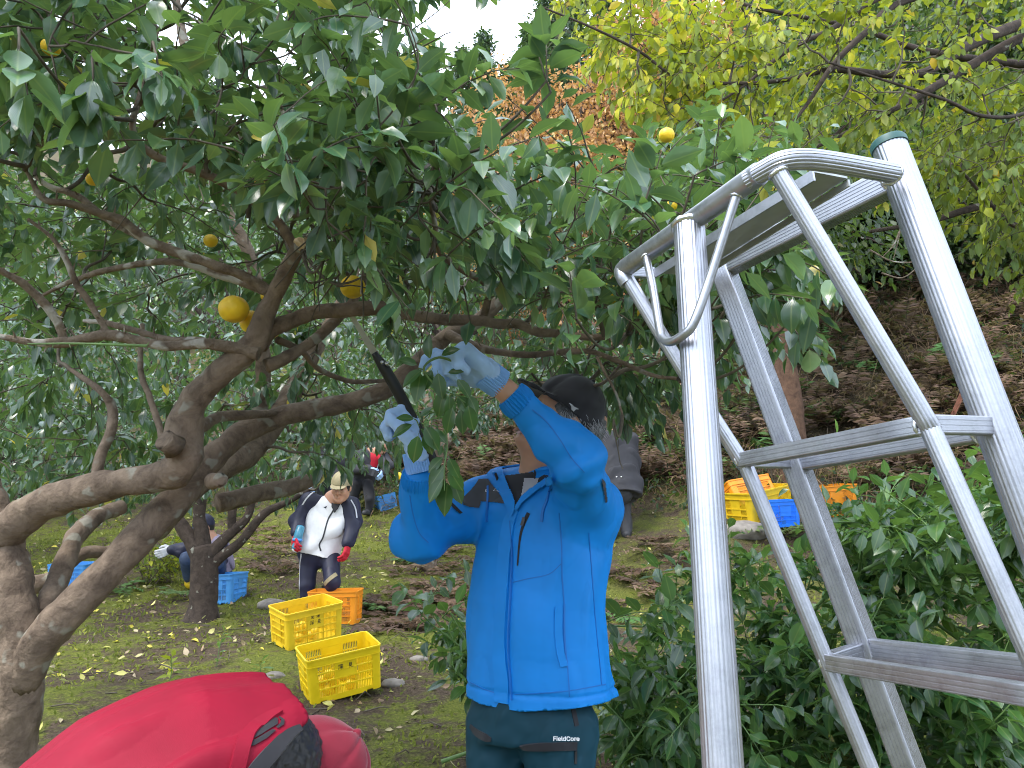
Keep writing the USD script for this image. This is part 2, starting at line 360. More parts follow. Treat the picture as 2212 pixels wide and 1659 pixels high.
M['ground'] = usdkit.material(stage, LK + 'mossy_soil', {
    'g': ('geometry', {}),
    'n1': ('noise_texture', {'scale': 1.1, 'detail': 6.0, 'roughness': 0.62}),
    'n2': ('noise_texture', {'scale': 9.0, 'detail': 6.0, 'roughness': 0.7}),
    'n3': ('noise_texture', {'scale': 60.0, 'detail': 4.0, 'roughness': 0.7}),
    'mm': ('math', {'math_type': 'multiply_add', 'value2': 0.45}),
    'h0': ('math', {'math_type': 'multiply', 'value2': 0.62}),
    'soil': ('rgb_ramp', {'ramp': [(0.3, (0.035, 0.026, 0.019)), (0.55, (0.085, 0.063, 0.045)), (0.75, (0.16, 0.125, 0.09))]}),
    'moss': ('rgb_ramp', {'ramp': [(0.3, (0.055, 0.065, 0.016)), (0.55, (0.125, 0.14, 0.028)), (0.75, (0.23, 0.23, 0.05))]}),
    'k0': ('map_range', {'from_min': 0.49, 'from_max': 0.57, 'clamp': True}),
    'nz': ('separate_xyz', {}),
    'st': ('map_range', {'from_min': 0.80, 'from_max': 0.95, 'to_min': 0.12, 'to_max': 1.0, 'clamp': True}),
    'k': ('math', {'math_type': 'multiply'}),
    'm': ('mix', {}),
    'b': ('bump', {'strength': 0.9, 'distance': 0.02}),
    'p': ('principled_bsdf', {'roughness': 0.95, 'specular_ior_level': 0.1}),
}, [('g.position', 'n1.vector'), ('g.position', 'n2.vector'), ('g.position', 'n3.vector'), ('n2.fac', 'mm.value1'), ('n1.fac', 'h0.value1'), ('h0.value', 'mm.value3'),
    ('mm.value', 'k0.value'), ('g.normal', 'nz.vector'), ('nz.z', 'st.value'), ('k0.result', 'k.value1'), ('st.result', 'k.value2'), ('n3.fac', 'soil.fac'), ('n3.fac', 'moss.fac'), ('k.value', 'm.fac'), ('soil.color', 'm.color1'), ('moss.color', 'm.color2'),
    ('m.color', 'p.base_color'), ('n3.fac', 'b.height'), ('b.normal', 'p.normal')], surface='p.BSDF')
M['alu'] = usdkit.material(stage, LK + 'aluminium', {
    'g': ('geometry', {}),
    'n': ('noise_texture', {'scale': 22.0, 'detail': 6.0, 'roughness': 0.7}),
    'n2': ('noise_texture', {'scale': 190.0, 'detail': 2.0}),
    'c': ('rgb_ramp', {'ramp': [(0.3, (0.37, 0.38, 0.42)), (0.65, (0.445, 0.455, 0.50))]}),
    'rr': ('map_range', {'from_min': 0.3, 'from_max': 0.7, 'to_min': 0.30, 'to_max': 0.42}),
    'b': ('bump', {'strength': 0.06, 'distance': 0.001}),
    'p': ('principled_bsdf', {'metallic': 0.92}),
}, [('g.position', 'n.vector'), ('g.position', 'n2.vector'), ('n.fac', 'c.fac'), ('c.color', 'p.base_color'), ('n.fac', 'rr.value'), ('rr.result', 'p.roughness'), ('n2.fac', 'b.height'), ('b.normal', 'p.normal')], surface='p.BSDF')
M['alu_dull'] = plain('dull_aluminium', (0.42, 0.44, 0.44), 0.5, metal=0.6, var=0.15, scale=25)
M['weld'] = plain('weld_metal', (0.74, 0.75, 0.78), 0.24, metal=0.95, var=0.1, scale=90, bump=0.4, bscale=260)
M['cap_green'] = plain('green_cap_plastic', (0.02, 0.08, 0.075), 0.5, var=0.1)
M['skin'] = plain('skin', (0.46, 0.245, 0.16), 0.5, var=0.10, scale=25, sss=0.15, bump=0.15, bscale=300)
M['lips'] = plain('lips', (0.30, 0.10, 0.085), 0.45, var=0.1)
M['blue'] = plain('blue_softshell', (0.001, 0.20, 0.62), 0.6, var=0.05, scale=14, bump=0.12, bscale=900, spec=0.35)
M['blue_seam'] = plain('blue_seam_tape', (0.002, 0.13, 0.46), 0.6, var=0.05)
M['black_cloth'] = plain('black_cloth', (0.012, 0.012, 0.017), 0.8, var=0.2, bump=0.2, bscale=700, sheen=0.1)
M['charcoal'] = plain('charcoal_cloth', (0.035, 0.036, 0.043), 0.6, var=0.15, bump=0.15, bscale=600)
M['teal'] = plain('dark_teal_cloth', (0.002, 0.036, 0.058), 0.7, var=0.08, scale=20, bump=0.12, bscale=900, spec=0.3)
M['grey_tee'] = plain('grey_knit', (0.32, 0.32, 0.36), 0.85, var=0.08)
M['glove'] = plain('pale_blue_knit', (0.36, 0.54, 0.86), 0.85, var=0.07, scale=40, bump=0.5, bscale=900, sheen=0.2)
M['glove_cuff'] = plain('blue_rib_knit', (0.24, 0.45, 0.83), 0.85, var=0.06, bump=0.5, bscale=900)
M['red'] = plain('red_shell_cloth', (0.235, 0.003, 0.021), 0.7, var=0.08, scale=12, bump=0.15, bscale=700, spec=0.25)
M['red_cap'] = plain('red_cotton', (0.22, 0.005, 0.024), 0.8, var=0.08, scale=40, bump=0.3, bscale=700, sheen=0.2)
M['hair'] = plain('dark_hair', (0.014, 0.013, 0.014), 0.5, var=0.4, scale=90)
M['hair_grey'] = plain('greying_hair', (0.085, 0.085, 0.09), 0.5, var=0.6, scale=120)
M['white_shell'] = plain('white_shell_cloth', (0.72, 0.72, 0.74), 0.5, var=0.05, bump=0.15, bscale=80)
M['navy'] = plain('navy_cloth', (0.012, 0.013, 0.035), 0.55, var=0.15, bump=0.15, bscale=80)
M['khaki'] = plain('khaki_cotton', (0.30, 0.255, 0.15), 0.85, var=0.1)
M['grey_dark'] = plain('dark_grey_cloth', (0.030, 0.030, 0.037), 0.8, var=0.12, bump=0.3, bscale=120)
M['red_glove'] = plain('red_glove', (0.5, 0.012, 0.03), 0.75, var=0.1)
M['denim'] = plain('dark_blue_cloth', (0.03, 0.05, 0.10), 0.75, var=0.2)
M['pale_cloth'] = plain('pale_cloth', (0.55, 0.55, 0.58), 0.8, var=0.08)
M['lilac'] = plain('lilac_grey_cloth', (0.26, 0.22, 0.30), 0.8, var=0.1)
M['steel'] = plain('saw_steel', (0.35, 0.35, 0.36), 0.35, metal=0.9, var=0.2)
M['black_plastic'] = plain('black_plastic', (0.012, 0.012, 0.014), 0.35, var=0.2)
M['white_print'] = plain('white_print', (0.8, 0.8, 0.82), 0.6, var=0.03)
M['grey_print'] = plain('grey_print', (0.4, 0.4, 0.42), 0.6, var=0.05)
M['ink'] = plain('black_ink', (0.012, 0.012, 0.012), 0.6, var=0.2)
M['crate_yellow'] = plain('yellow_plastic', (0.74, 0.53, 0.008), 0.42, var=0.07, scale=12, rvar=0.08)
M['crate_yellow_dull'] = plain('faded_yellow_plastic', (0.66, 0.44, 0.012), 0.48, var=0.09, scale=12, rvar=0.08)
M['crate_orange'] = plain('orange_plastic', (0.72, 0.25, 0.012), 0.45, var=0.08, scale=12, rvar=0.08)
M['crate_blue'] = plain('sky_blue_plastic', (0.07, 0.31, 0.72), 0.45, var=0.07, scale=12, rvar=0.08)
M['crate_blue_deep'] = plain('blue_plastic', (0.01, 0.16, 0.72), 0.45, var=0.07, scale=12)
M['fruit'] = plain('yellow_citrus_peel', (0.80, 0.52, 0.02), 0.42, var=0.10, scale=30, bump=0.5, bscale=260, sss=0.08)
M['stone'] = plain('grey_stone', (0.19, 0.17, 0.15), 0.9, var=0.3, scale=14, bump=0.6, bscale=60)
M['rust'] = plain('rusty_steel', (0.16, 0.06, 0.035), 0.8, var=0.3, scale=20)
M['clear_blue'] = plain('blue_translucent_plastic', (0.05, 0.22, 0.32), 0.25, var=0.15)

# ---------------------------------------------------------------- terrain
def sp(t, k=0.5):
    return k * np.logaddexp(0, np.asarray(t, float) / k)
def hgt(x, y):
    x = np.asarray(x, float); y = np.asarray(y, float)
    g = np.interp(y, [-30, -2, 0, 2.35, 4.5, 7, 9, 12, 20, 40], [-4, -.32, 0, .39, .65, .92, 1.32, 2.0, 2.8, 4.5])
    xl = np.where(x < -1.5, -1.5 + (x + 1.5) * .15, x)
    t = y + 0.6 * np.minimum(xl, 6) - 10.6 - .8 / (1 + np.exp((x + .6) / .35))
    T = 3.2 + sp(x - 2, .6) * 0.5
    bank = 0.74 * (sp(t) - sp(t - T, .7)) + 0.16 * sp(t - T, .7)
    step = 0.42 / (1 + np.exp(-(x - .95) / .22)) * np.clip((y - 6.8) / 1.9, 0, 1) ** 2 * (3 - 2 * np.clip((y - 6.8) / 1.9, 0, 1))
    far = step + 0.50 * sp(y - 27, 2.0) + 0.10 * sp(x - 6, 1.0) * np.clip((y - 4) / 6, 0, 1)
    return g + bank + far
def hgtn(x, y):
    x = np.asarray(x, float); y = np.asarray(y, float)
    p = np.stack([x, y, np.zeros_like(x)], -1)
    r = (meshkit.fbm(p * 1.3 + 9.1, 4, 3) - .5) * 0.16 + (meshkit.fbm(p * 6 + 3.7, 3, 5) - .5) * 0.05
    return hgt(x, y) + r
def G(px, py):
    """The ground point on a sight line."""
    r = ray(px, py); s = np.linspace(0.5, 70, 7000)
    q = CAM + r * s[:, None]
    b = np.argmax(q[:, 2] < hgtn(q[:, 0], q[:, 1]))
    return q[b]
def onground(x, y, dz=0.0):
    return np.array([x, y, float(hgtn(x, y)) + dz])
_xs = np.concatenate([-np.geomspace(80, 6.2, 40), np.arange(-6, 6.001, .06), np.geomspace(6.2, 80, 40)])
_ys = np.concatenate([-np.geomspace(25, 0.6, 14), np.arange(-.5, 15.01, .06), np.geomspace(15.2, 110, 60)])
_X, _Y = np.meshgrid(_xs, _ys, indexing='ij')
_V = np.stack([_X, _Y, hgtn(_X, _Y)], -1).reshape(-1, 3)
_i = (np.arange(len(_xs) - 1)[:, None] * len(_ys) + np.arange(len(_ys) - 1)[None]).ravel()
_F = np.stack([_i, _i + len(_ys), _i + len(_ys) + 1, _i + 1], 1)
put('ground', None, _V, _F, M['ground'], kind='structure')

# ---------------------------------------------------------------- aluminium tripod ladder
S = 0.85
def L(px, py, d): return P(px, py, d * S)
def fluted(n=26, depth=0.021):
    a = np.linspace(0, 2 * np.pi, n * 5, endpoint=False)
    k = np.arange(n * 5) % 5
    r = np.where(k < 3, 1.0, 1.0 - depth); return np.stack([np.cos(a) * r, np.sin(a) * r], 1)
def rectprof(w, h, g=5, depth=0.05, rad=.22):
    """Rounded rectangle with grooves along its broad faces; half width w, half height h (in units of the radius)."""
    pts = []
    c = rad * min(w, h)
    def face(p0, p1, n, gr):
        p0, p1 = np.array(p0), np.array(p1); t = nrm(p1 - p0); nn = np.array([t[1], -t[0]])
        for i in range(gr):
            for a, o in ((0.0, 0), (0.62, 0), (0.66, -1), (0.96, -1)):
                pts.append(p0 + (p1 - p0) * (i + a) / gr + nn * o * depth)
        pts.append(p1)
    def corner(cx, cy, a0):
        for a in np.linspace(a0, a0 + np.pi / 2, 5)[1:-1]: pts.append(np.array([cx + c * np.cos(a), cy + c * np.sin(a)]))
    face((w, -h + c), (w, h - c), 0, g); corner(w - c, h - c, 0)
    face((w - c, h), (-w + c, h), 0, max(2, int(g * w / h))); corner(-w + c, h - c, np.pi / 2)
    face((-w, h - c), (-w, -h + c), 0, g); corner(-w + c, -h + c, np.pi)
    face((-w + c, -h), (w - c, -h), 0, max(2, int(g * w / h))); corner(w - c, -h + c, 1.5 * np.pi)
    return np.array(pts)
FL = fluted()
FLs = fluted(16, 0.035)
lad_base = np.array([*L(1700, 1400, 1.2)[:2], 0.0]); lad_base[2] = float(hgt(*lad_base[:2]))
ladder = thing('tripod_ladder', 'tall bright fluted aluminium tripod ladder with double rung steps and a top platform', 'ladder', lad_base)
def part(name, v_f, mat, smooth=40, parent=None, label=None):
    return put(name, parent or ladder, v_f[0], v_f[1], mat, smooth=smooth, label=label)
def toground(a, b, clear=0.0):
    """Extends the line a to b until it meets the ground."""
    a = np.asarray(a); d = nrm(np.asarray(b) - a); s = np.linspace(0, 6, 3000); q = a + d * s[:, None]
    k = np.argmax(q[:, 2] < hgt(q[:, 0], q[:, 1]) + clear); return q[k] if k else q[-1]
def on(a, b, py):
    """The point of the line a-b whose picture height is py."""
    s = np.linspace(-.2, 2.5, 4000)[:, None]; q = a + (b - a) * s; _, y, d = proj(q); y = np.where(d > .1, y, 1e9)
    return q[np.argmin(np.abs(y - py))]
def weld(p, axis, r):
    p = np.asarray(p); axis = nrm(axis); m = MB()
    ref = nrm(np.cross(axis, [0.3, 0.2, 1.0])); w = np.cross(axis, ref)
    a = np.linspace(0, 2 * np.pi, 25)[:-1]
    ring = p + r * (np.cos(a)[:, None] * ref + np.sin(a)[:, None] * w)
    ring = np.vstack([ring, ring[:2]])
    rr = r * (0.24 + 0.05 * np.sin(np.arange(len(ring)) * 2.4))
    m.add(*tube(ring, rr, 7)); part('weld', m.get(), M['weld'], True)
A0, A1 = L(1488, 482, 1.36), L(1562, 1659, 1.02)
C0, C1 = L(1560, 577, 1.62), L(1868, 1402, 1.38)
B0, B1 = L(1921, 316, 1.325), L(2146, 910, 1.15)
rA = .0275 * S
part('pole_leg', tube(np.linspace(A0, toground(A0, A1), 12), rA, prof=FL), M['alu'], 30)
Cg = toground(C0, C1); Bg = toground(B0, B1)
RC = rectprof(.026, .0195, 5, .0012)
part('rail', tube(np.linspace(C0, Cg, 10), S, prof=RC, up=nrm(ray(1700, 900) * -1 + np.array([-.55, 0, 0]))), M['alu'], 25)
rB = .0285 * S
part('rail', tube(np.linspace(B0, Bg, 10), rB, prof=FL), M['alu'], 30)
dB = nrm(B0 - B1)
cv, cf = tube([B0 - dB * .004 * S, B0 + dB * .006 * S, B0 + dB * .010 * S, B0 + dB * .012 * S], np.array([1.07, 1.07, 1.0, .8]) * rB, 40)
part('rail_cap', (cv, cf), M['cap_green'], 40)
D1 = np.array([L(1349, 592, 1.565), L(1470, 790, 1.49), L(1598, 990, 1.42), L(1625, 1040, 1.405), L(1785, 1430, 1.29)])
D1 = np.vstack([D1, toground(D1[3], D1[4], .02)])
D2 = np.array([L(1682, 374, 1.175), L(1850, 655, 1.115), L(1998, 905, 1.06), L(2024, 960, 1.047), L(2212, 1382, .94)])
D2 = np.vstack([D2, toground(D2[3], D2[4], .02)])
rD = .0138 * S
for D in (D1, D2): part('stay_tube', tube(catmull(D, 5), rD, prof=FLs), M['alu'], 30)
# top frame
Hl, Hr = L(1352, 578, 1.565), L(1640, 375, 1.20)
hs = L(1640, 375, 1.20) - Hl
part('sleeve_tube', tube(np.linspace(Hl, Hr, 6), .0188 * S, 36), M['alu'], 35)
part('elbow', tube(catmull([Hl + nrm(hs) * .012, Hl - nrm(hs) * .012, L(1346, 596, 1.566), L(1356, 612, 1.56)], 6), .0165 * S, 20), M['alu'], 40)
part('top_rail', tube(catmull([L(1615, 390, 1.215), L(1655, 366, 1.192), L(1690, 349, 1.175), L(1735, 344, 1.172), L(1800, 351, 1.19), L(1915, 371, 1.245), L(1930, 374, 1.262)], 8), 0.0165 * S, prof=fluted(18, .05)), M['alu'], 30)
# platform and top bar
tb0, tb1 = C0, L(1922, 393, 1.315)
RT = rectprof(.0235, .017, 5, .0011)
part('top_bar', tube(np.linspace(tb0, tb1, 5), S, prof=RT, up=(0, 0, 1)), M['alu'], 25)
F0, F1, R1, R0 = L(1408, 586, 1.585), L(1758, 367, 1.243), L(1830, 381, 1.275), L(1500, 592, 1.605)
up = nrm(np.cross(F1 - F0, R0 - F0)); up = up * np.sign(up[2])
def slab(c4, t, upv):
    c4 = np.array(c4); v = np.vstack([c4, c4 - upv * t]); 
    return v, np.array([[0, 1, 2, 3], [7, 6, 5, 4], [0, 4, 5, 1], [1, 5, 6, 2], [2, 6, 7, 3], [3, 7, 4, 0]])
plat = part('platform', slab([F0, F1, R1, R0], .004 * S, up), M['alu_dull'], False)
b = nrm(R0 - F0)
part('platform_lip', slab([F0 - b * .003, F1 - b * .003, F1, F0], .02 * S, up), M['alu'], False, plat)
part('platform_lip', slab([R0 - up * .005, R1 - up * .005, R1 + b * .003 - up * .005, R0 + b * .003 - up * .005], .012 * S, up), M['alu_dull'], False, plat)
part('platform_strut', tube(np.linspace(L(1362, 588, 1.57), L(1412, 590, 1.588), 3), S, prof=rectprof(.011, .006, 3, .0006), up=(0, 0, 1)), M['alu'], 25)
# brace: a bent thin rod from the sleeve round the pole
br = catmull([L(1396, 556, 1.475), L(1410, 620, 1.42), L(1426, 715, 1.33), L(1434, 733, 1.30), L(1450, 738, 1.265), L(1478, 722, 1.235), L(1500, 694, 1.225), L(1540, 582, 1.235), L(1590, 424, 1.24)], 6)
part('brace_rod', tube(br, .0076 * S, 14), M['alu'], 40)
weld(br[0], br[1] - br[0], .0085 * S); weld(br[-1], br[-1] - br[-2], .0085 * S)
weld(A0 + nrm(A1 - A0) * .004, A1 - A0, .026 * S)
weld(tb1, tb1 - tb0, .021 * S); weld(L(1922, 374, 1.257), L(1930, 374, 1.262) - L(1915, 371, 1.245), .017 * S)
weld(D2[0], D2[1] - D2[0], .014 * S); weld(tb0, tb1 - tb0, .02 * S)
# steps: rear bar, front bar and side struts
stay1 = catmull(D1, 30); stay2 = catmull(D2, 30)
def near(poly, py):
    _, y, d = proj(poly); y = np.where(d > .1, y, 1e9); return poly[np.argmin(np.abs(y - py))]
RS = rectprof(.0195, .0135, 4, .001); RF = rectprof(.0135, .0105, 3, .0008)
for cy, by, d1y, d2y in ((997, 921, 992, 916), (1402, 1462, 1432, 1487), (1850, 2100, 1900, 2150)):
    c, bb = on(C0, C1, cy), on(B0, B1, by); f1, f2 = near(stay1, d1y), near(stay2, d2y)
    out = nrm((f1 - c) + (f2 - bb))
    rear = part('step', tube(np.linspace(c, bb, 5), S, prof=RS, up=(0, 0, 1)), M['alu'], 25)
    fb = np.array([c + (f1 - c) * .1, c + (f1 - c) * .9, f1 + (f2 - f1) * .03, f1 * .6 + f2 * .4, f1 * .25 + f2 * .75, f1 + (f2 - f1) * .97, bb + (f2 - bb) * .75, bb + (f2 - bb) * .1])
    part('step_front_bar', tube(catmull(fb, 4), S, prof=RF, up=(0, 0, 1)), M['alu'], 25, rear)
    weld(c, bb - c, .018 * S); weld(bb - nrm(bb - c) * .022, bb - c, .02 * S); weld(f1, f2 - f1, .0125 * S); weld(f2 - nrm(f2 - f1) * .01, f2 - f1, .0125 * S)

# ---------------------------------------------------------------- leaves
_PROF = {  # stations along the leaf, relative half width
    'hi': (np.array([0, .10, .13, .26, .45, .63, .80, .92, 1.0]), np.array([.03, .03, .22, .72, 1.0, .92, .58, .22, 0.0])),
    'mid': (np.array([0, .12, .38, .68, 1.0]), np.array([.03, .12, .98, .78, 0.0])),
    'lo': (np.array([0, .35, .72, 1.0]), np.array([.02, .95, .7, 0.0])),
}
def leaf_geo(base, d, up, Ln, Wd, curl, fold, res='mid', wave=None):
    """Vertices (N, k, 3), triangles (m, 3), uv (k, 2) of N leaves."""
    u, w = _PROF[res]; N = len(base); d = nrm(d); n = nrm(up - d * (up * d).sum(1, keepdims=True)); s = np.cross(d, n)
    Ln = np.broadcast_to(Ln, (N,)); Wd = np.broadcast_to(Wd, (N,)); curl = np.where(np.abs(np.broadcast_to(curl, (N,))) < 1e-3, 1e-3, np.broadcast_to(curl, (N,))); fold = np.broadcast_to(fold, (N,))
    ang = curl[:, None] * u[None]
    ax = Ln[:, None] * np.sin(ang) / curl[:, None]; az = -Ln[:, None] * (1 - np.cos(ang)) / curl[:, None]
    mid = base[:, None] + ax[..., None] * d[:, None] + az[..., None] * n[:, None]
    ln = np.sin(ang)[..., None] * d[:, None] + np.cos(ang)[..., None] * n[:, None]
    hw = Wd[:, None] * w[None] * .5
    e = hw[..., None] * np.cos(fold)[:, None, None] * s[:, None]; z = (hw * np.sin(fold)[:, None])[..., None] * ln
    if wave is not None:
        wv = (hw * wave[:, None] * np.sin(u[None] * 11 + wave[:, None] * 90))[..., None] * ln
    else: wv = 0
    V = np.stack([mid - e + z + wv, mid, mid + e + z - wv], 2)          # N, st, 3, 3
    k = len(u); V = V.reshape(N, k * 3, 3)
    f = []
    for i in range(k - 1):
        a = i * 3; b = a + 3
        if i < k - 2: f += [[a, a + 1, b + 1], [a, b + 1, b], [a + 1, a + 2, b + 2], [a + 1, b + 2, b + 1]]
        else: f += [[a, a + 1, b + 1], [a + 1, a + 2, b + 1]]
    uv = np.stack([np.tile([0, .5, 1], k), np.repeat(u, 3)], 1)
    uv[:, 0] = .5 + (uv[:, 0] - .5) * np.repeat(np.maximum(w, .05), 3)
    f = np.array(f); f[f == k * 3 - 2] = k * 3 - 3                       # the tip is one point
    V[:, k * 3 - 3] = V[:, k * 3 - 2]; uv[k * 3 - 3] = uv[k * 3 - 2]
    return V[:, :k * 3 - 2], f, uv[:k * 3 - 2]
def leaf_mesh(Lf, res):
    V, f, uv = leaf_geo(*[Lf[k] for k in ('base', 'd', 'up', 'L', 'W', 'curl', 'fold')], res=res, wave=Lf.get('wave'))
    N, k = V.shape[:2]
    F = (f[None] + (np.arange(N) * k)[:, None, None]).reshape(-1, 3)
    return V.reshape(-1, 3), F, np.tile(uv, (N, 1)), np.repeat(Lf['tint'], k)
def sel(Lf, m): return {k: v[m] for k, v in Lf.items()}
def cat(*ls):
    return {k: np.concatenate([l[k] for l in ls]) for k in ls[0]}
def shoot(rng, p0, d0, ln, nl, leafL=(.06, .092), droop=.35, spread=1.0, nseg=7, tint=None, gravity=.55, ratio=(.38, .5), jit=.3):
    """A leafy twig: stem points and its leaves, set round it in a spiral."""
    d = nrm(np.asarray(d0, float)); pts = [np.asarray(p0, float)]
    for i in range(nseg):
        d = nrm(d + np.array([0, 0, -droop / nseg]) + rng.normal(0, .09, 3)); pts.append(pts[-1] + d * ln / nseg)
    pts = np.array(pts); t = np.linspace(.12, 1.0, nl) + rng.normal(0, .015, nl); t = np.clip(t, .03, 1)
    s = t * nseg; i = np.minimum(s.astype(int), nseg - 1); fr = (s - i)[:, None]
    base = pts[i] * (1 - fr) + pts[i + 1] * fr
    tan = nrm(pts[i + 1] - pts[i])
    ref = nrm(np.cross(tan, np.array([.31, .2, .93]))); w = np.cross(tan, ref)
    phi = np.arange(nl) * 2.4 + rng.uniform(0, 6.3)
    out = np.cos(phi)[:, None] * ref + np.sin(phi)[:, None] * w
    a = np.where(t > .9, .45, .95)[:, None] * spread
    d = nrm(out * a + tan * .55 + np.array([0, 0, -gravity]) + rng.normal(0, jit, (nl, 3)))
    up = nrm(np.array([0, 0, 1.0]) + out * .45 + rng.normal(0, .25, (nl, 3)))
    Ln = rng.uniform(*leafL, nl) * np.where(t > .93, .8, 1); tt = rng.beta(1.6, 2.4, nl) * .9 if tint is None else np.clip(tint + rng.normal(0, .13, nl), 0, .93)
    return pts, dict(base=base, d=d, up=up, L=Ln, W=Ln * rng.uniform(*ratio, nl), curl=rng.normal(.55, .35, nl), fold=rng.uniform(.08, .45, nl), tint=tt, wave=rng.uniform(0, .16, nl))
def grow(rng, nodes, targets, sag=.06, n=4):
    """Joins each target to the nearest branch node by a bent twig; returns the twigs (points, generation)."""
    nd = [np.asarray(nodes, float)]; tree = cKDTree(nd[0]); order = np.argsort(tree.query(targets)[0]); allp = nd[0]; out = []; buf = []
    gen = np.zeros(len(allp))
    bufg = []
    for c, k in enumerate(order):
        t = targets[k]; dist, i = tree.query(t); a = allp[i]; g = gen[i]
        if buf:
            q = np.array(buf); dd = np.linalg.norm(q - t, axis=1); j = np.argmin(dd)
            if dd[j] < dist: a = q[j]; dist = dd[j]; g = bufg[j]
        s = np.linspace(0, 1, n + 1)[:, None]
        p = a + (t - a) * s + np.sin(np.pi * s) * (rng.normal(0, .09, 3) * dist + np.array([0, 0, -sag * dist]))
        p[1:-1] += rng.normal(0, .025 * dist, (n - 1, 3))
        out.append((p, g)); buf += list(p[1:]); bufg += [g + 1] * n
        if len(buf) > 200:
            allp = np.vstack([allp, np.array(buf)]); gen = np.concatenate([gen, bufg]); buf, bufg = [], []; tree = cKDTree(allp)
    return out
def put_leaves(parent, Lf, nkeep, mat, mat_rest=None, res_near='hi', res_rest='mid', rest='leaves', near_dist=None):
    """The nkeep leaves that show largest become parts of their own, the rest one part."""
    c = Lf['base'] + nrm(Lf['d']) * (Lf['L'] * .5)[:, None]
    x, y, d = proj(c)
    inside = (x > -40) & (x < 2252) & (y > -40) & (y < 1699) & (d > .3)
    score = np.where(inside, Lf['L'] * Lf['W'] / np.maximum(d, .3) ** 2, 0)
    o = np.argsort(-score)[:nkeep]; o = o[score[o] > 0]
    V, f, uv = leaf_geo(*[Lf[k][o] for k in ('base', 'd', 'up', 'L', 'W', 'curl', 'fold')], res=res_near, wave=Lf['wave'][o])
    for k in range(len(o)):
        put('leaf', parent, V[k], f, mat, uv=uv, tint=np.full(len(uv), Lf['tint'][o[k]]))
    m = np.ones(len(c), bool); m[o] = False
    if m.any():
        v, F, UV, T = leaf_mesh(sel(Lf, m), res_rest)
        put(rest, parent, v, F, mat_rest or mat, uv=UV, tint=T, kind='stuff')
def bough(pts, n=6, wob=.006, seed=0, nsides=14, knots=True):
    """A limb from rows (picture x, picture y, depth, radius in picture units)."""
    a = np.array([[*P(x, y, d), r * .92 / FPX * d] for x, y, d, r in pts]); c = catmull(a, n)
    rg = np.random.default_rng(seed)
    c[:, :3] += (np.cumsum(rg.normal(0, 1, (len(c), 3)), 0) * .0006)
    r = np.maximum(c[:, 3], .0015)
    r = r * (1 + .10 * (meshkit.fbm(c[:, :3] * 22, 3, seed) - .5) * 2)
    v, f = tube(c[:, :3], r, nsides)
    nn = vnormals(v, f); dv = (meshkit.fbm(v * 26, 4, seed + 3) - .5) * np.minimum(wob * 2, .5 * np.interp(np.arange(len(v)) // nsides, np.arange(len(r)), r))
    v = v + nn * dv[:, None]
    return v, f, c

